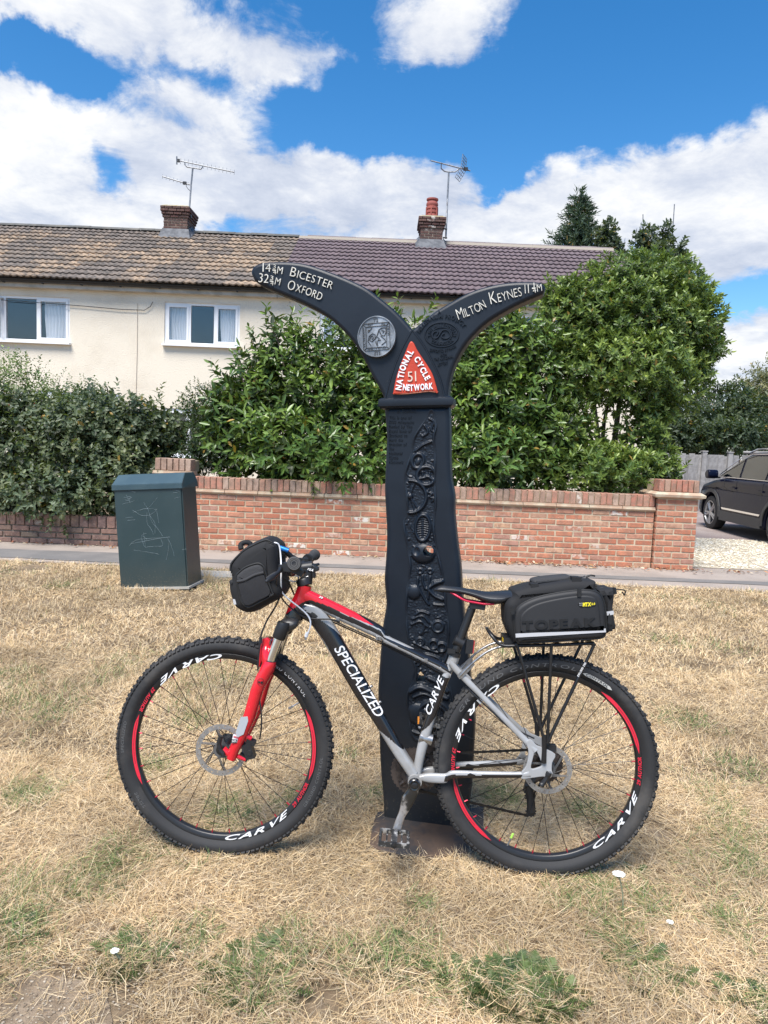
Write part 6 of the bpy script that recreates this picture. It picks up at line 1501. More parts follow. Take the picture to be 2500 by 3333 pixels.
# car frame: local x forward, y to its left, origin on the ground below the front axle
cdir = Vector((.035, 1, 0)).normalized(); cleft = Vector((-cdir.y, cdir.x, 0))
corg = GD(1529, 1142)+Vector((.93, 0, 0))
CM = Matrix(((cdir.x, cleft.x, 0, corg.x), (cdir.y, cleft.y, 0, corg.y), (0,0,.955,0), (0,0,0,1)))
car = thing('parked_car', 'dark navy family SUV parked on the drive at the right edge', 'car', M=CM); car['frame'] = 1
WBc = 2.62; rw = .352
def arch(cx_, r, n=12): return [(cx_+r*math.cos(a), rw+r*math.sin(a)) for a in np.linspace(math.pi*1.03, -math.pi*.03, n)]
low = [(-WBc-.86,.42),(-WBc-.46,.30)]+[(x, z) for x, z in arch(-WBc, .43)]+[(-WBc+.46,.24),(-.48,.24)]+arch(0, .43)+[(.50,.26),(.84,.32),(.90,.55),(.86,.80),(.62,.93),(.05,1.035),(-.42,1.10),(-WBc-.3,1.12),(-WBc-.84,1.08),(-WBc-.92,.75)]
V, F = curve_mesh([low], .85, .07, 3)
V = [Vector((v[0], v[2], v[1])) for v in V]
V = [Vector((v.x, v.y*(1-.05*max(0,(v.z-.6))/.5)*(1 if v.x < .1 else 1-.16*((v.x-.1)/.8)**2), v.z)) for v in V]
link('body', autosmooth(fixn(mesh('body', V, F, m_car)), 40), car)
gh = [(-.42,1.09),(.02,1.10),(-.95,1.56),(-1.25,1.64),(-2.2,1.665),(-3.0,1.60),(-3.42,1.12)]
V, F = curve_mesh([gh[1:]], .70, .05, 3); V = [Vector((v[0], v[2]*(1.10-.22*(v[1]-1.1)/.55), v[1])) for v in V]
link('cabin', autosmooth(fixn(mesh('cabin', V, F, m_car)), 40), car)
def side(name, L, m, off, th=.006):
    V, F = curve_mesh([L], th, 0, 0); 
    def yv(x, z): return (.75)*(1.10-.22*(z-1.1)/.55)+off if z > 1.085 else .92*(1-.05*max(0,(z-.6))/.5)*(1 if x < .1 else 1-.16*((x-.1)/.8)**2)+off
    return link(name, fixn(mesh(name, [(v[0], yv(v[0], v[1])+v[2], v[1]) for v in V], F, m)), car)
side('side_window', [(-.16,1.135),(-.98,1.135),(-.92,1.51),(-.80,1.46)], m_cglass, .004); side('side_window', [(-1.06,1.135),(-1.95,1.135),(-1.95,1.585),(-1.25,1.575),(-1.0,1.53)], m_cglass, .004); side('side_window', [(-2.03,1.135),(-2.9,1.14),(-2.6,1.55),(-2.03,1.585)], m_cglass, .004)
MB().tube([(-.12,.842,1.12),(-1.0,.838,1.12),(-2.0,.838,1.12),(-2.95,.838,1.125)], .010, 6).build('window_trim', m_chr, car)
MB().tube([(-.10,.835,1.13),(-.55,.80,1.36),(-.90,.755,1.535),(-1.25,.735,1.60),(-2.1,.725,1.615)], .009, 6).build('window_trim', m_chr, car)
MB().tube([(-.9,.62,1.63),(-1.2,.62,1.70),(-2.2,.62,1.725),(-2.9,.62,1.66)], .018, 6).build('roof_rail', m_chr, car)
side('sill_cladding', [(-.50,.25),(-WBc+.48,.25),(-WBc+.50,.44),(-.52,.44)], m_trim, .008, .012); side('sill_trim', [(-.60,.475),(-WBc+.55,.475),(-WBc+.52,.51),(-.55,.51)], m_chr, .008, .006)
for cx_ in (0, -WBc):
    a = arch(cx_, .435, 16); o_ = [(cx_+(x-cx_)*1.16, rw+(z-rw)*1.16) for x, z in a]; side('arch_cladding', a+o_[::-1], m_trim, .010, .010)
for x in (-.95, -2.0): MB().box((x+.02,.905,.92), (.20,.02,.03)).build('door_handle', m_car, car)
for x in (-.50,-1.02,-2.02): side('door_seam', [(x-.004,.50),(x+.004,.50),(x+.004,1.08),(x-.004,1.08)], m_blk, .003, .002)
# mirror
V, F = curve_mesh([cr([(.02,1.10),(.06,1.20),(-.02,1.27),(-.12,1.26),(-.14,1.14),(-.06,1.10)], 4, True).tolist()], .07, .03, 3); link('door_mirror', autosmooth(fixn(mesh('door_mirror', [(v[0]-.12, 1.00+v[2]+.1*0, v[1]-.02) for v in V], F, m_car)), 50), car)
MB().box((-.18,.90,1.10), (.06,.12,.04)).build('mirror_stalk', m_blk, car)
for cx_ in (0, -WBc):
    for sy in (1, -1):
        mk = Matrix.Translation((cx_, sy*.80, rw)) @ Matrix.Rotation(R(-90*sy), 4, 'X')
        wl = MB().lathe([(.235,-.11),(.31,-.115),(.345,-.085),(.352,-.03),(.352,.05),(.345,.09),(.315,.108),(.25,.112),(.235,.09)], 36, mk, closed=True).build('wheel', m_tyre2, car, smooth=40)
        MB().lathe([(.24,.09),(.248,.108),(.235,.11),(.225,.08),(.22,-.08)], 36, mk, cap=False).build('rim', m_alloy, wl, smooth=40)
        for k in range(5):
            a = R(72*k+10)
            for da in (-.13,.13): 
                p = mk @ Vector((.05*math.cos(a+da*2), .05*math.sin(a+da*2), .085)); q = mk @ Vector((.232*math.cos(a+da), .232*math.sin(a+da), .095)); MB().tube([p, q], [.024,.018], 6).build('wheel_spoke', m_alloy, wl)
        MB().lathe([(0,.10),(.05,.098),(.06,.08)], 20, mk, cap=False).build('hub_cap', m_alloy, wl, smooth=40); MB().lathe([(0,.02),(.22,.02)], 24, mk, cap=False).build('brake_disc', m_blk, wl)
MB().box((-1.3,0,.45), (3.9,1.5,.25)).build('underbody', m_blk, car)
MB().box((-.62,.30,1.10), (.10,.40,.35), Matrix.Rotation(R(15),3,'Y')).box((-1.5,.32,1.15), (.16,.42,.55), Matrix.Rotation(R(-12),3,'Y')).build('seats', m_blk, car)
# ================================================================== plants
def leaf_mat(name, rough=.42, transl=.22, obj=None, spec=.5):
    m = bpy.data.materials.new(name); m.use_nodes = True; t = m.node_tree; t.nodes.clear(); q = NT(t)
    b = q.n('ShaderNodeBsdfPrincipled', i_Roughness=rough); b.inputs['Specular IOR Level'].default_value = spec
    if obj: c = q.ramp(q.n('ShaderNodeObjectInfo').outputs['Random'], [(i/(len(obj)-1), k) for i, k in enumerate(obj)])
    else: c = q.n('ShaderNodeVertexColor', layer_name='Col').outputs[0]
    q.l(c, b.inputs['Base Color'])
    tr = q.n('ShaderNodeBsdfTranslucent'); q.l(q.mix(.5, c, (.30,.42,.05)), tr.inputs['Color'])
    mx = q.n('ShaderNodeMixShader'); mx.inputs[0].default_value = transl; q.l(b.outputs[0], mx.inputs[1]); q.l(tr.outputs[0], mx.inputs[2])
    o = q.n('ShaderNodeOutputMaterial'); q.l(mx.outputs[0], o.inputs[0]); return m
def vn(x, y, s, seed):                   # smooth value noise
    g_ = np.random.default_rng(seed).random((256,256)); X_, Y_ = x*s+500.3, y*s+500.7; i, j = np.floor(X_).astype(int), np.floor(Y_).astype(int); fx, fy = X_-i, Y_-j; fx, fy = fx*fx*(3-2*fx), fy*fy*(3-2*fy)
    a = g_[i%256,j%256]; b_ = g_[(i+1)%256,j%256]; c = g_[i%256,(j+1)%256]; d = g_[(i+1)%256,(j+1)%256]; return (a*(1-fx)+b_*fx)*(1-fy)+(c*(1-fx)+d*fx)*fy
def unit(a): return a/(np.linalg.norm(a, axis=-1, keepdims=True)+1e-9)
def lobe(x, y, Y, rx, ry, rd=None, wt=1.0):
    c = WD(x, y, Y); s = Y/1534; return (np.array(c), np.array([rx*s, (rd if rd else rx*s*.8), ry*s]), wt)
def scatter(lobes, n, shell=.72):
    w_ = np.array([np.prod(l[1])**(2/3)*l[2] for l in lobes]); k = rng.choice(len(lobes), n, p=w_/w_.sum())
    d = unit(rng.normal(size=(n,3))); d[:,1] = np.where(rng.random(n) < .55, -np.abs(d[:,1]), d[:,1])
    r = shell+(1.04-shell)*rng.random(n)**.6; r = np.where(rng.random(n) < .22, r*rng.uniform(.3,1,n), r)
    C = np.array([l[0] for l in lobes])[k]; Rd = np.array([l[1] for l in lobes])[k]
    wob = 1+.16*np.sin(d[:,0]*7+k)*np.sin(d[:,2]*9+k*2)
    P = C+d*Rd*(r*wob)[:,None]; return P, unit(d/Rd)
def shoots(P, N, m, shoot, L, W_, spread, up=.5, rnd=.45, droop=.15, ow=.8):
    n = len(P); a = unit(N*ow+np.array([0,0,up])+rng.normal(size=(n,3))*rnd)
    t = unit(np.cross(a, unit(rng.normal(size=(n,3))))); b = np.cross(a, t)
    k = np.arange(m); az = k*2.399+rng.uniform(0,6.28,(n,1)); f = (k+.5)/m
    base = P[:,None]+a[:,None]*(f*shoot)[None,:,None]
    sp = R(spread)*(1.12-.55*f)[None]*rng.uniform(.8,1.2,(n,m))
    ld = a[:,None]*np.cos(sp)[...,None]+(t[:,None]*np.cos(az)[...,None]+b[:,None]*np.sin(az)[...,None])*np.sin(sp)[...,None]
    ld = unit(ld+np.array([0,0,-droop])); nn = unit(a[:,None]-ld*np.sum(a[:,None]*ld,-1,keepdims=True)+rng.normal(size=(n,m,3))*.12)
    nn = unit(nn-ld*np.sum(nn*ld,-1,keepdims=True))
    Ls = L*rng.uniform(.5,1.2,(n,m))*rng.uniform(.8,1.15,(n,1)); Ws = W_*rng.uniform(.65,1.15,(n,m))
    return [x.reshape(-1,x.shape[-1]) if x.ndim == 3 else x.reshape(-1) for x in (base, ld, nn, Ls, Ws)]+[np.broadcast_to(f, (n,m)).reshape(-1)]
LEAF = np.array([(0,0,0),(.28,.85,.16),(.62,.95,.14),(1,0,-.16),(.62,-.95,.14),(.28,-.85,.16)])
LFACE = np.array([(0,3,2,1),(0,5,4,3)])
def leaf_mesh_np(B, LD, N, L, W_, C, name, m):
    S = np.cross(LD, N); n = len(B); Lm = LEAF[None]
    V = B[:,None]+LD[:,None]*(Lm[...,0]*L[:,None])[...,None]+S[:,None]*(Lm[...,1]*W_[:,None]*.5)[...,None]+N[:,None]*(Lm[...,2]*W_[:,None])[...,None]
    F = LFACE[None]+(np.arange(n)*6)[:,None,None]
    return mesh(name, V.reshape(-1,3), F.reshape(-1,4), m, cols=np.repeat(C, 6, 0))
def foliage(parent, data, palette, m, tip=None, nobj=0, objpal=None, name='crown', mixy=.15):
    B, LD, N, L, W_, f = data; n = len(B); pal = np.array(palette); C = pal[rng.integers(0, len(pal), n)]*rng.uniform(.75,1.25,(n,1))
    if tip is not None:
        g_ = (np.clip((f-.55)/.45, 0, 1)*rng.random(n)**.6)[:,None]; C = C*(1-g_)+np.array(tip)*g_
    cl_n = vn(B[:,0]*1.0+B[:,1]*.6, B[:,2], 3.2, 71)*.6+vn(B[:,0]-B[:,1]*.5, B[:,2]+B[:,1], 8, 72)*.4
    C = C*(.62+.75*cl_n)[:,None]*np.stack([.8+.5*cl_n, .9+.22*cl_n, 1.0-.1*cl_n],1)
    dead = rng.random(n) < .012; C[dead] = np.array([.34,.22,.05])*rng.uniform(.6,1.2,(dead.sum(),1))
    keep = np.ones(n, bool)
    if nobj:
        key = B[:,1]+rng.random(n)*.35; pix = np.argsort(key); inv = (np.abs(B[:,0]/B[:,1]) < .54)
        sel = [i for i in pix if inv[i]][:nobj]; keep[sel] = False
        um = mesh('leaf', LEAF*np.array([1,.5,1]), [tuple(q) for q in LFACE.tolist()], leaf_mat(name+'_leaf_surface', m['r'], m['t'], obj=objpal or palette))
        S = np.cross(LD, N)
        for i in sel:
            x, y, z = LD[i]*L[i], S[i]*W_[i], N[i]*W_[i]
            link('leaf', um, parent, Matrix(((x[0],y[0],z[0],B[i][0]),(x[1],y[1],z[1],B[i][1]),(x[2],y[2],z[2],B[i][2]),(0,0,0,1))))
    me = leaf_mesh_np(B[keep], LD[keep], N[keep], L[keep], W_[keep], C[keep], name, leaf_mat(name+'_surface', m['r'], m['t']))
    return stuff(link(name, me, parent))
m_bark = PM('grey_brown_bark', (.09,.07,.055), .9, col2=(.14,.12,.10), ns=14, bump=(40,.6,.01), coords='W')
def core(lobes, n, L, W_, col, parent):          # deep inner leaves that close the plant, coloured dark for the shade inside
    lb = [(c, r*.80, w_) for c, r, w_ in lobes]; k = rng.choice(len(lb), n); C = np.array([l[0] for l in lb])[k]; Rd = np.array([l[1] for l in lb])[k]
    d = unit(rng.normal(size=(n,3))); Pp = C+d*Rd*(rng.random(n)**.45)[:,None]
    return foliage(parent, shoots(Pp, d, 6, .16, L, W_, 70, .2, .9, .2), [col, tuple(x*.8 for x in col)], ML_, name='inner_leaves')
def branches(parent, base, targets, r0, r1, name='branch', trunk=True, bend=.25):
    for k, tg in enumerate(targets):
        b_ = Vector(base)+Vector((random.uniform(-.12,.12), random.uniform(-.1,.1), 0)); tg = Vector(tg); mid = b_.lerp(tg, .5)+Vector((random.uniform(-bend,bend), random.uniform(-bend,bend), random.uniform(0,bend)))
        pts = cr([b_, b_.lerp(mid,.5)+Vector((0,0,.1)), mid, tg], 5); n = len(pts)
        MB().tube(pts.tolist(), [r0+(r1-r0)*i/(n-1) for i in range(n)], 7).build('trunk' if (k == 0 and trunk) else name, m_bark, parent, smooth=60)
def plant(name, label, cat, lobes, group=None):
    c = np.mean([l[0] for l in lobes], 0); return thing(name, label, cat, loc=(c[0], c[1], 0), group=group)
GL_ = dict(r=.33, t=.18); ML_ = dict(r=.5, t=.25)
# --- cherry laurel left of the milepost
lob = [lobe(640,900,9.95,120,150), lobe(740,850,10.0,120,170), lobe(560,960,9.8,110,110), lobe(830,930,9.9,120,150), lobe(690,990,9.6,170,75), lobe(820,800,10.1,110,120), lobe(610,780,10.0,70,90,wt=.6), lobe(530,880,9.9,70,90,wt=.8)]
lau = plant('laurel_bush', 'tall glossy laurel bush with long leaves overhanging the wall left of the milepost', 'bush', lob)
P_, N_ = scatter(lob, 1700, .60); top_ = [WD(x,y,9.8) for x,y in ((585,700),(600,735),(515,785),(640,705),(870,668),(845,690),(905,690),(935,662),(545,745),(470,815),(460,850),(720,705),(670,725),(760,700))]
P_ = np.concatenate([P_, np.array([list(p) for p in top_])+rng.normal(size=(len(top_),3))*.04]); N_ = np.concatenate([N_, np.tile([0,-.2,1.0],(len(top_),1))])
hang = np.array([list(WD(x,y,9.0)) for x,y in ((665,1020),(672,1035),(700,1000),(610,1000),(800,1010),(760,1020),(880,1020),(560,1000))]); P_ = np.concatenate([P_, hang]); N_ = np.concatenate([N_, np.tile([0,-.6,-.7],(len(hang),1))])
lp = [(.07,.125,.026),(.05,.10,.022),(.09,.16,.035),(.06,.11,.03),(.042,.08,.02),(.12,.18,.05)]
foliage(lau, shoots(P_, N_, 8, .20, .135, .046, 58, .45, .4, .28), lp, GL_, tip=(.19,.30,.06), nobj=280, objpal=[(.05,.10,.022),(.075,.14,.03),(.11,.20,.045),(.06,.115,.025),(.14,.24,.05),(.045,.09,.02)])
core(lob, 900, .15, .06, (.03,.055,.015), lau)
branches(lau, (WD(690,1100,9.9).x, 10.0, 0), [l[0] for l in lob]+[list(p) for p in top_[:6]], .035, .008)
for k in range(3): 
    p = WD([657,760,505][k], [905,960,960][k], 9.35); link('yellow_leaf', mesh('yellow_leaf', LEAF*np.array([.11,.025,.05]), [tuple(q) for q in LFACE.tolist()], PM('yellow_leaf', (.55,.36,.03), .5, transl=.2)), lau, Matrix.Translation(p) @ Matrix.Rotation(R(80),4,'Y') @ Matrix.Rotation(R(90),4,'X'))
# --- cherry laurel right of the milepost
lob = [lobe(1050,930,9.9,110,150), lobe(1010,820,10.1,100,120), lobe(1130,830,10.2,90,130), lobe(1060,1000,9.6,130,65), lobe(1170,960,9.9,80,90), lobe(1090,750,10.2,90,70,wt=.7)]
lau2 = plant('laurel_bush', 'glossy laurel bush between the milepost and the round-headed evergreen tree', 'bush', lob)
P_, N_ = scatter(lob, 1250, .58); top_ = [WD(x,y,10.0) for x,y in ((1000,720),(1040,700),(1085,690),(1130,680),(1150,660),(960,720))]
P_ = np.concatenate([P_, np.array([list(p) for p in top_])]); N_ = np.concatenate([N_, np.tile([0,-.2,1.0],(len(top_),1))])
foliage(lau2, shoots(P_, N_, 8, .20, .135, .046, 58, .45, .4, .28), lp, GL_, tip=(.19,.30,.06), nobj=200, objpal=[(.05,.10,.022),(.075,.14,.03),(.11,.20,.045),(.06,.115,.025),(.14,.24,.05)])
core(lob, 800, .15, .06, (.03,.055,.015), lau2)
branches(lau2, (WD(1060,1100,9.9).x, 10.0, 0), [l[0] for l in lob], .03, .008)
# --- fine-leaved dark shrub
lob = [lobe(455,950,9.9,62,75), lobe(440,890,10.0,50,55), lobe(490,980,9.7,45,45), lobe(425,985,9.7,40,40), lobe(480,900,10.1,40,60)]
shr = plant('small_leaved_shrub', 'dense dark shrub of tiny leaves between the hedge and the laurel', 'shrub', lob)
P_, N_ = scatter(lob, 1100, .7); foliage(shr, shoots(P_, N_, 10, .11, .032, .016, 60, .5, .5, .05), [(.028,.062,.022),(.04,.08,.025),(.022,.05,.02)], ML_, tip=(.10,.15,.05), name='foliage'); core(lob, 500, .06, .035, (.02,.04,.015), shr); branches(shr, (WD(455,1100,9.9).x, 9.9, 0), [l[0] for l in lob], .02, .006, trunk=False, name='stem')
# --- silvery hedge on the low wall
lob = [lobe(60,985,9.5,110,104), lobe(180,960,9.5,110,90), lobe(280,950,9.6,90,85), lobe(120,1070,9.25,130,60), lobe(250,1040,9.35,110,80), lobe(0,1050,9.4,80,70), lobe(340,940,9.8,50,60), lobe(210,900,9.7,100,55), lobe(40,900,9.7,80,60)]
hed = plant('silvery_hedge', 'grey-green silvery leaved hedge spilling over the low brown wall', 'hedge', lob)
P_, N_ = scatter(lob, 2300, .72); st_ = [WD(x,y,9.6) for x,y in ((350,870),(345,855),(372,875),(315,885),(285,880),(330,900))]; P_ = np.concatenate([P_, np.array([list(p) for p in st_])]); N_ = np.concatenate([N_, np.tile([0,-.1,1.],(len(st_),1))])
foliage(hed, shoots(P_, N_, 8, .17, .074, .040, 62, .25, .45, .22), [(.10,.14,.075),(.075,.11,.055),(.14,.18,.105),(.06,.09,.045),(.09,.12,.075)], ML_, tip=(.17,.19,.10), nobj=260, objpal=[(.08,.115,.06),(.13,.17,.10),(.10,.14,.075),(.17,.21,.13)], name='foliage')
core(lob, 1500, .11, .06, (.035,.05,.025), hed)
branches(hed, (WD(60,1080,9.7).x, 9.7, 0), [WD(120,1000,9.5), WD(0,960,9.5), WD(200,960,9.6), WD(300,940,9.7), WD(40,890,9.7)], .03, .008, bend=.15)
# --- dog rose above it
lob = [lobe(45,850,10.0,75,55), lobe(130,870,10.0,70,45), lobe(200,880,9.9,55,35), lobe(20,810,10.1,50,40), lobe(-10,870,10,60,70)]
ros = plant('rose_bush', 'light green wild rose with red hips topping the hedge at the far left', 'bush', lob)
P_, N_ = scatter(lob, 620, .62); st_ = [WD(x,y,10.0) for x,y in ((35,782),(45,775),(85,790),(92,800),(130,815),(190,835),(210,840),(225,850),(105,830),(60,800))]; P_ = np.concatenate([P_, np.array([list(p) for p in st_])]); N_ = np.concatenate([N_, np.tile([0.1,-.1,1.],(len(st_),1))])
foliage(ros, shoots(P_, N_, 9, .18, .042, .024, 66, .5, .6, .25), [(.10,.17,.05),(.13,.20,.07),(.085,.14,.04)], ML_, tip=(.20,.27,.10), name='foliage')
branches(ros, (WD(60,1080,9.9).x, 9.95, .3), [list(p) for p in st_], .008, .003, trunk=False, name='stem')
m_hip = PM('rose_hip', (.5,.05,.02), .35)
for k in range(9):
    p = WD(random.uniform(10,230), random.uniform(830,930), 9.45); MB().lathe([(.002,-.012),(.009,-.006),(.010,.004),(.004,.012)], 8, Matrix.Translation(p)).build('rose_hip', m_hip, ros, smooth=60)
# --- the round-headed evergreen
lob = [lobe(1380,690,10.6,150,100), lobe(1280,700,10.5,110,95), lobe(1470,720,10.7,100,110), lobe(1360,800,10.2,150,95), lobe(1470,810,10.6,80,85), lobe(1250,800,10.4,95,90), lobe(1390,610,10.8,120,62), lobe(1300,1010,9.8,150,55), lobe(1400,960,10.0,65,95), lobe(1230,940,10.0,90,85), lobe(1440,1015,9.75,34,40), lobe(1500,650,10.9,60,70), lobe(1240,650,10.5,60,50), lobe(1520,740,10.8,50,80), lobe(1420,870,10.2,60,55)]
lob = [(c+np.array([-.10,0,-.03]), r*.93, w_) for c, r, w_ in lob]
evg = plant('evergreen_tree', 'large round-headed evergreen tree with rosettes of yellow-green leaves behind the wall', 'tree', lob)
P_, N_ = scatter(lob, 5400, .60)
keep = ~((np.abs(829.5+P_[:,0]/P_[:,1]*1534-1290) < 75) & (P_[:,2] > 1.5) & (P_[:,2] < 2.15) & (rng.random(len(P_)) < .4)); P_, N_ = P_[keep], N_[keep]
st_ = [WD(x,y,10.2) for x,y in ((1215,640),(1200,655),(1260,585),(1290,600),(1390,560),(1180,680),(1500,590),(1540,650),(1550,700),(1345,1050),(1330,1040),(1360,1060),(1480,1010),(1180,610))]; P_ = np.concatenate([P_, np.array([list(p) for p in st_])]); N_ = np.concatenate([N_, np.tile([0,-.2,1.],(len(st_),1))])
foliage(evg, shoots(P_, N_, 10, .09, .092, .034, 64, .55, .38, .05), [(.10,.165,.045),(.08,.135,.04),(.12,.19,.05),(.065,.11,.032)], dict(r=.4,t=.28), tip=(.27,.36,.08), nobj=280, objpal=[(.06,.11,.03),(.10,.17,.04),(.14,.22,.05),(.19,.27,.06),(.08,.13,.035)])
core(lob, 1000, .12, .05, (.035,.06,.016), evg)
branches(evg, (WD(1330,1100,10.3).x, 10.35, 0), [lob[i][0] for i in (0,1,2,3,4,5,6,8,9,10,11)], .065, .012, bend=.3)
# --- trees beyond the houses
def conifer(name, label, x, ytop, ybase, Y, rpx, seed):
    t = thing(name, label, 'tree', loc=(WD(x,ybase,Y).x, Y, 0)); top = WD(x, ytop, Y); s = Y/1534; H = top.z; cx_ = top.x
    MB().tube([(cx_,Y,0),(cx_,Y,H*.6),(cx_,Y,H-.1)], [.22,.12,.02], 8).build('trunk', m_bark, t)
    zb = WD(x, ybase+40, Y).z; P_, D_ = [], []
    r_ = np.random.default_rng(seed)
    for k in range(230):
        f = r_.random()**.75; z = H-(H-zb)*f; rad = rpx*s*(.06+f*1.0)*r_.uniform(.55,1.12); az = r_.uniform(0,6.28); d = np.array([math.cos(az), math.sin(az), .12])
        m_ = max(3, int(rad/.18))
        for i in range(m_):
            q = (i+.6)/m_; P_.append([cx_+d[0]*rad*q, Y+d[1]*rad*q, z-rad*.22*q+.30*rad*q*q]); D_.append(d+np.array([0,0,.3]))
    P_, D_ = np.array(P_), unit(np.array(D_))
    foliage(t, shoots(P_, D_, 9, .30, .26, .055, 42, .15, .4, .05), [(.035,.068,.045),(.045,.082,.055),(.028,.055,.036)], dict(r=.6,t=.1), tip=(.075,.115,.07)); return t
conifer('conifer_tree', 'dark blue-green conifer rising above the roof ridge on the right', 1252, 418, 540, 32, 72, 3)
def broad(name, label, lobes, n, L, W_, pal, tip, base, sh=.5, m=9, cat='tree', spread=60):
    t = plant(name, label, cat, lobes); P_, N_ = scatter(lobes, n, .5); foliage(t, shoots(P_, N_, m, sh, L, W_, spread, .3, .6, .15), pal, ML_, tip=tip); branches(t, base, [l[0] for l in lobes], .16, .03, bend=.5); return t
dk = [(.05,.075,.05),(.04,.062,.04),(.065,.09,.06)]
broad('background_tree', 'ragged dark green tree with narrow tops showing above the round-headed evergreen', [lobe(1392,525,30,20,36), lobe(1436,512,30,10,28), lobe(1425,555,30,46,24), lobe(1472,540,30,9,18), lobe(1362,562,30,18,16), lobe(1455,575,30,34,18), lobe(1400,600,30,60,30)], 620, .20, .11, dk, (.09,.12,.07), (WD(1420,700,30).x,30,0), .22)
broad('background_tree', 'small slender tree top at the right end of the dark roof', [lobe(1312,505,31,14,26), lobe(1325,545,31,16,22), lobe(1300,525,31,12,16), lobe(1330,580,31,22,20)], 260, .20, .10, dk, (.09,.12,.07), (WD(1315,700,31).x,31,0), .22)
broad('background_hedge', 'dark evergreen hedge mass above the grey fence on the right', [lobe(1560,900,21.5,75,60), lobe(1510,930,21,45,50), lobe(1620,920,21,60,55), lobe(1480,950,20.6,45,35), lobe(1580,950,20.4,90,30), lobe(1450,920,21,40,60), lobe(1400,950,21,60,50)], 2100, .15, .06, [(.035,.06,.035),(.045,.075,.04),(.03,.052,.03)], (.09,.12,.06), (WD(1560,1000,21).x,21.3,0), .3, cat='hedge')
broad('background_tree', 'pale olive tree with thin twigs at the far right edge', [lobe(1640,880,23,50,60), lobe(1670,860,23,60,70), lobe(1612,860,23,30,30), lobe(1665,930,22,50,40)], 900, .13, .05, [(.17,.18,.09),(.14,.15,.07),(.20,.20,.11)], (.26,.26,.15), (WD(1660,1000,23).x,23,0), .35)
# telecom mast half hidden by the tree tops
mst = thing('telecom_mast', 'pale rooftop telecom panels and thin rods among the tree tops', 'mast', loc=WD(1390,560,45)); m_pan = PM('pale_grey_panel', (.52,.53,.54), .6)
for x, y0, y1, wd in ((1388,480,560,.32),(1352,515,560,.22)):
    a_, b_ = WD(x,y0,45), WD(x,y1,45); MB().box((a_+b_)/2, (wd,.25,a_.z-b_.z)).build('antenna_panel', m_pan, mst)
for x, x2, y0, y1 in ((1457,1452,441,520),(1389,1389,463,485),(1410,1410,495,520)): MB().tube([WD(x2,y1,45), WD(x,y0,45)], .03, 5).build('whip_rod', m_alu, mst)
a_ = WD(1390,560,45); MB().tube([(a_.x,45,0), a_], .2, 8).build('mast_pole', m_pan, mst)
# ================================================================== grass, weeds, litter
GREEN = [(1130,2150,120),(560,2110,120),(285,2070,80),(870,2080,110),(20,2020,80),(1395,2100,100),(1640,2170,70),(60,1720,90),(150,1930,60),(225,1900,110),(430,2030,60),(620,2040,90),(1400,1960,80),(1250,1930,110),(1330,2030,80),(500,1765,90),(620,1740,60),(410,1560,60),(800,1730,45),(1075,1730,70),(1270,1760,70),(1480,1560,90),(1560,1400,80),(1100,1420,60),(1440,1390,70),(760,1640,40),(330,1660,60),(1600,1870,70),(100,1560,60),(960,2120,90),(740,2080,60),(1560,2000,60),(1500,1250,90),(140,1265,50),(40,1235,60),(900,1960,50),(400,1440,60),(1590,1660,70)]
GP = [(GD(x,y), r/1534*((GD(x,y)-CAM).dot(FWD))) for x, y, r in GREEN]
BARE = [(80,2195,185),(690,2165,50),(1290,1800,36),(60,1228,45),(1420,1800,30)]
BP = [(GD(x,y), r/1534*((GD(x,y)-CAM).dot(FWD))) for x, y, r in BARE]
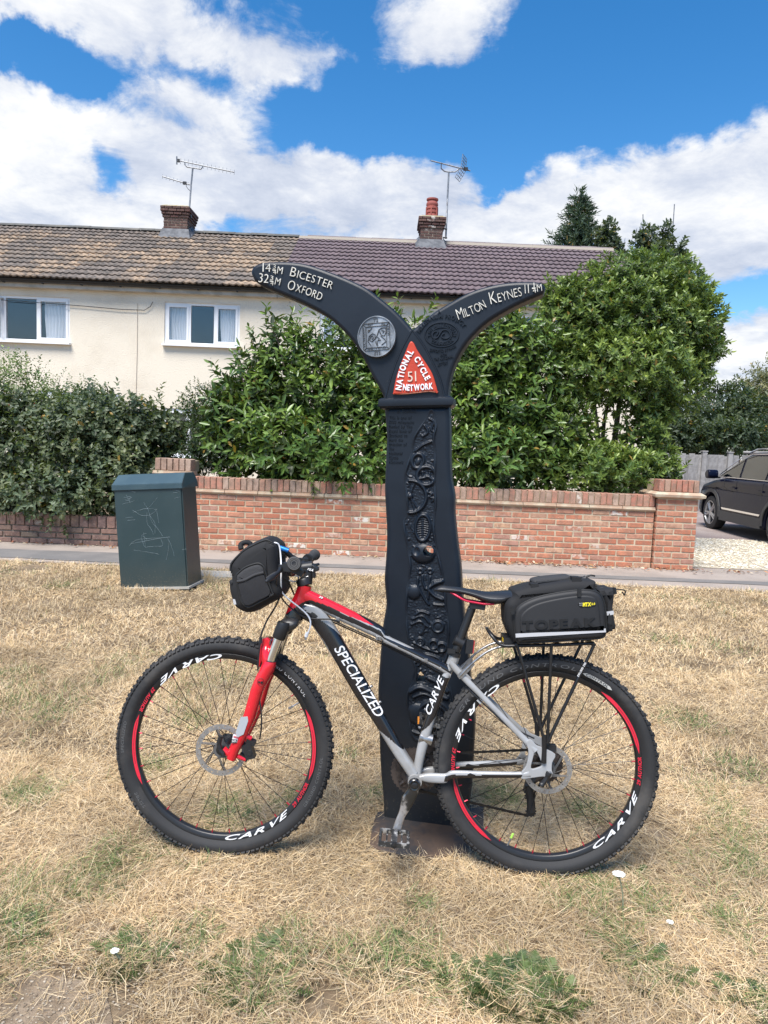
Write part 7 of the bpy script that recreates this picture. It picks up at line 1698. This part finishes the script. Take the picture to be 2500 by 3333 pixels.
def grass(name, n, y0, y1, lmin, lmax, wd, lay_lo, lay_hi, seed, zlift=0.0, greenk=1.0):
    r_ = np.random.default_rng(seed)
    y = np.sqrt(r_.uniform(y0**2, y1**2, n)); x = y*r_.uniform(-.60,.60,n)*1.02
    y += (vn(x, y*0, 3, 5)-.5)*.10*(y > y1-.3)*(y1 > 7)
    bare = np.zeros(n)
    for p, rr_ in BP: bare = np.maximum(bare, np.clip((1.12-np.hypot(x-p.x,(y-p.y)*.75)/rr_+(vn(x,y,9,8)-.5)*.8)*2.0, 0, 1))
    cabm = (x > cx0-.02) & (x < cx1+.02) & (y > Yc0-.02) & (y < Yc0+.4)
    plate = inpoly(x, y, [(p.x, p.y) for p in pl_])
    keep = (r_.random(n) > bare*.93) & ~cabm & ~plate; x, y = x[keep], y[keep]; n = len(x)
    gm = np.zeros(n)
    for p, rr_ in GP: gm = np.maximum(gm, np.clip(.95-np.hypot(x-p.x,(y-p.y)*.75)/rr_+(vn(x,y,14,66)-.5)*.5, 0, 1))
    gm = gm*.42*greenk+np.clip(vn(x,y,1.1,11)*.5+vn(x,y,4,12)*.6-.60, 0, .6)*.7*greenk; green = r_.random(n) < gm*.95
    az = 6.28*2*(vn(x,y,5,3)*.5+vn(x,y,14,4)*.5)+r_.normal(size=n)*1.5; el = r_.uniform(lay_lo, lay_hi, n)*(.6+.8*vn(x,y,5,21)); el = np.where(green, np.clip(el+.25,0,1.35), el)
    L = r_.uniform(lmin, lmax, n)*(.75+.5*vn(x,y,3,31)); w_ = wd*r_.uniform(.6,1.35,n)*np.where(green,1.35,1)
    d = np.stack([np.cos(az)*np.cos(el), np.sin(az)*np.cos(el), np.sin(el)], 1); s = np.stack([-np.sin(az), np.cos(az), r_.normal(size=n)*.5], 1); s = unit(s)
    z0 = zlift*r_.random(n); B = np.stack([x, y, z0+.001], 1); curl = r_.uniform(-.05,.45,n)
    V = np.zeros((n,6,3))
    for k, (t, wk) in enumerate(((0,1),(.55,.8),(1,.18))):
        c = B+d*(L*t)[:,None]; c[:,2] -= curl*L*t*t*.6; c[:,:2] += (r_.normal(size=(n,2))*.05*(L*t)[:,None]); c[:,2] = np.maximum(c[:,2], .0015+.002*k)
        V[:,2*k] = c-s*(w_*wk*.5)[:,None]; V[:,2*k+1] = c+s*(w_*wk*.5)[:,None]
    F = (np.array([(0,1,3,2),(2,3,5,4)])[None]+(np.arange(n)*6)[:,None,None]).reshape(-1,4)
    pal = np.array([(.78,.645,.42),(.72,.57,.33),(.64,.49,.28),(.82,.70,.48),(.56,.41,.23),(.46,.36,.24),(.72,.59,.37),(.52,.45,.34),(.30,.215,.125)]); gp = np.array([(.13,.19,.055),(.10,.16,.05),(.17,.22,.07),(.20,.22,.08),(.075,.125,.04)])
    q = np.clip(vn(x,y,2.6,41)*1.2-.1+r_.normal(size=n)*.25, 0, .999); C = pal[r_.integers(0,len(pal),n)]*np.minimum((.76+.58*q),1.15)[:,None]*np.array([.97,.915,.86]); C[green] = (gp[r_.integers(0,len(gp),n)]*r_.uniform(.8,1.3,(n,1)))[green]
    Cv = np.repeat(C[:,None], 6, 1); Cv[:,4:] = Cv[:,4:]*1.05
    return stuff(link(name, mesh(name, V.reshape(-1,3), F, m_straw, cols=Cv.reshape(-1,3))))
m_straw = PM('straw_blade', (1,1,1), .7, attr=True, transl=.16, spec=.35)
def tagstuff(o, l, c): tag(o, l, c); return o
tagstuff(grass('dry_grass', 185000, 1.35, 3.0, .015, .075, .00135, .02, .55, 1, .018), 'sun-bleached matted straw grass in the foreground below the bicycle', 'grass')
tagstuff(grass('dry_grass', 150000, 2.9, 4.6, .018, .062, .0019, .05, .8, 2, .016), 'sun-bleached dry grass behind the bicycle wheels', 'grass')
tagstuff(grass('dry_grass', 140000, 4.5, 7.66, .025, .07, .0033, .12, 1.0, 3, .015, .8), 'tall straw-coloured verge grass reaching to the pavement edge', 'grass')
# yarrow: feathery clumps
m_yar = leaf_mat('yarrow_leaf', .6, .2)
def fronds(name, c, rad, n, L, pal, parent, seed, upr=.5):
    r_ = np.random.default_rng(seed); V, F, C = [], [], []
    for i in range(n):
        a = r_.uniform(0,6.28); rr_ = rad*math.sqrt(r_.random()); b0 = np.array([c.x+rr_*math.cos(a), c.y+rr_*math.sin(a)*.8, .004]); az = a+r_.normal()*.6; el = r_.uniform(.25,1.0)*upr+.15; ln = L*r_.uniform(.6,1.15); col = np.array(pal[r_.integers(0,len(pal))])*r_.uniform(.75,1.3)
        d = np.array([math.cos(az)*math.cos(el), math.sin(az)*math.cos(el), math.sin(el)]); sd_ = np.array([-math.sin(az), math.cos(az), 0]); upv = np.cross(d, sd_); m_ = 11
        for k in range(m_):
            t = k/(m_-1); p = b0+d*ln*t+np.array([0,0,-ln*.35*t*t]); p[2] = max(p[2], .004); wv = ln*.20*math.sin(math.pi*(.12+.85*t))
            for s_ in (1,-1):
                q = p+sd_*s_*wv+d*wv*.55-upv*wv*r_.uniform(-.3,.5); e = d*ln*.042; b_ = len(V); V += [p-e*.8, p+e*.8, q+e*.35, q-e*.35]; F.append((b_,b_+1,b_+2,b_+3)); C += [col]*4
    return link(name, mesh(name, np.array(V), np.array(F), m_yar, cols=np.array(C)), parent)
YP_ = [(.055,.09,.022),(.08,.115,.03),(.042,.07,.02),(.11,.14,.045)]
YAR = [(1130,2152,.115,150,'biggest bright green yarrow clump at the bottom edge, right of centre'),(1030,2130,.06,45,'small yarrow tuft just left of the biggest yarrow clump'),(560,2112,.12,110,'wide low yarrow patch at the bottom, left of centre'),(285,2072,.075,70,'yarrow clump with a white flower head, lower left'),(870,2085,.09,60,'thin feathery yarrow patch at the bottom middle'),
       (15,2030,.06,60,'yarrow clump cut by the left edge of the picture'),(1395,2105,.085,70,'loose yarrow patch below the tall white flower, lower right'),(1640,2175,.07,60,'yarrow clump in the bottom right corner'),(225,1935,.055,30,'small feathery green tuft left of the front wheel'),(1375,1905,.05,28,'green yarrow leaves beside the tall white flower head'),
       (790,1725,.035,24,'green weed tuft at the left foot of the milepost'),(1075,1720,.05,26,'bright weed seen through the rear wheel'),(1275,1755,.045,26,'dark weed behind the right half of the rear wheel'),(500,1772,.06,34,'weed patch seen through the lower front wheel'),(60,1725,.07,40,'flat yarrow patch on the left, level with the front hub'),(130,1272,.11,50,'low green weed in the grass left of the cabinet')]
for k, (x, y, rd, n, lb) in enumerate(YAR):
    c = GD(x,y); t = thing('yarrow_clump', lb, 'weed', loc=c, group='green weed clumps in the dry grass'); stuff(fronds('fronds', c, rd*1.05, int(n*(1.9 if k == 0 else 1.0 if k == 2 else .75)), .075 if k < 8 else .065, YP_, t, 100+k, .75 if k == 0 else .5))
m_stem = PM('grey_green_stem', (.22,.24,.15), .8); m_pet = PM('white_petal', (.78,.78,.74), .7)
def flower(x0, y0, x1, y1, size, lb):
    b0 = GD(x0,y0); yv_ = b0.y; tp = WD(x1,y1,yv_-.01); t = thing('yarrow_flower', lb, 'flower', loc=b0)
    MB().tube(cr([b0, b0.lerp(tp,.5)+Vector((.006,0,0)), tp], 4).tolist(), [.0022]*9, 6).build('stem', m_stem, t)
    b = MB()
    for k in range(46):
        a = k*2.399; rr_ = size*math.sqrt(k/46); p = tp+Vector((rr_*math.cos(a), rr_*math.sin(a)*.8, .006-rr_*.15+random.uniform(-.002,.002)))
        b.lathe([(.0008,-.002),(.0032,0),(.0028,.0015),(.0004,.0022)], 6, Matrix.Translation(p))
        if k % 6 == 0: MB().tube([tp-Vector((0,0,.012)), p-Vector((0,0,.001))], .0007, 4).build('stalk', m_stem, t)
    stuff(b.build('flower_head', m_pet, t))
flower(1345,1975,1337,1890,.019, 'tall white yarrow flower head below the rear wheel on the right'); flower(262,2085,248,2057,.010, 'small white yarrow flower in the lower left clump'); flower(1455,2000,1447,1995,.009, 'tiny white yarrow flower lying low at the right')
# dark dead tuft
c = GD(955,1893); dt = thing('dead_tuft', 'small blackened dead plant tuft on the straw below the milepost foot', 'weed', loc=c); stuff(fronds('fronds', c, .022, 26, .035, [(.010,.010,.012),(.02,.02,.02)], dt, 77, .9))
# tall dry stems by the wall, grass at the cabinet foot
def tuft(lb, c, n, L, pal, seed, spread=.35):
    r_ = np.random.default_rng(seed); V, F, C = [], [], []; t = thing('dry_grass_tuft', lb, 'grass tuft', loc=c)
    for i in range(n):
        az = r_.uniform(0,6.28); el = 1.57-abs(r_.normal())*spread; ln = L*r_.uniform(.5,1.1); b0 = np.array([c[0]+r_.normal()*.05, c[1]+r_.normal()*.02, 0]); d = np.array([math.cos(az)*math.cos(el), math.sin(az)*math.cos(el)*.5, math.sin(el)]); s_ = np.array([.0022,0,0]); b_ = len(V); p1 = b0+d*ln*.55; p2 = b0+d*ln+np.array([d[0],0,-.25])*ln*.15
        V += [b0-s_, b0+s_, p1-s_*.8, p1+s_*.8, p2-s_*.3, p2+s_*.3]; F += [(b_,b_+1,b_+3,b_+2),(b_+2,b_+3,b_+5,b_+4)]; C += [np.array(pal[r_.integers(0,len(pal))])]*6
    stuff(link('blades', mesh('blades', np.array(V), np.array(F), m_straw, cols=np.array(C)), t))
SP_ = [(.62,.50,.30),(.55,.42,.24),(.68,.57,.38)]
q_ = WD(590,1190,YW-.06); tuft('tall dry grass stems against the brick wall above the handlebar bag', (q_.x,YW-.06,0), 46, .42, SP_, 5)
q_ = GD(445,1262); tuft('dry grass tuft at the right foot of the green cabinet', (q_.x,q_.y,0), 120, .16, SP_, 6, .6)
q_ = GD(545,1262); tuft('dry grass tuft in front of the pale concrete slab', (q_.x,q_.y,0), 70, .15, SP_+[(.2,.24,.08)], 7, .5)
# leaf litter along the wall
def litter(n, seed):
    r_ = np.random.default_rng(seed); x = np.concatenate([r_.uniform(-5,4.6,n//2), r_.normal(1.5,.35,n//4), r_.normal(3.0,.9,n-n//2-n//4)]); y = YW-.05-np.abs(r_.normal(size=n))*.09; az = r_.uniform(0,6.28,n)
    LD = np.stack([np.cos(az), np.sin(az), r_.uniform(-.1,.5,n)],1); LD = unit(LD); N = unit(np.array([0,0,1.])+r_.normal(size=(n,3))*.4); N = unit(N-LD*np.sum(N*LD,-1,keepdims=True)); L = r_.uniform(.025,.075,n); C = np.array([(.30,.14,.07),(.42,.20,.09),(.22,.12,.07),(.45,.33,.18),(.50,.40,.28),(.36,.12,.07)])[r_.integers(0,6,n)]
    return leaf_mesh_np(np.stack([x,y,np.full(n,.02)],1), LD, N, L, L*.4, C, 'leaf_litter', m_vc)
tagstuff(stuff(link('leaf_litter', litter(520, 9))), 'scattered dry brown leaves along the foot of the brick wall', 'leaf litter')
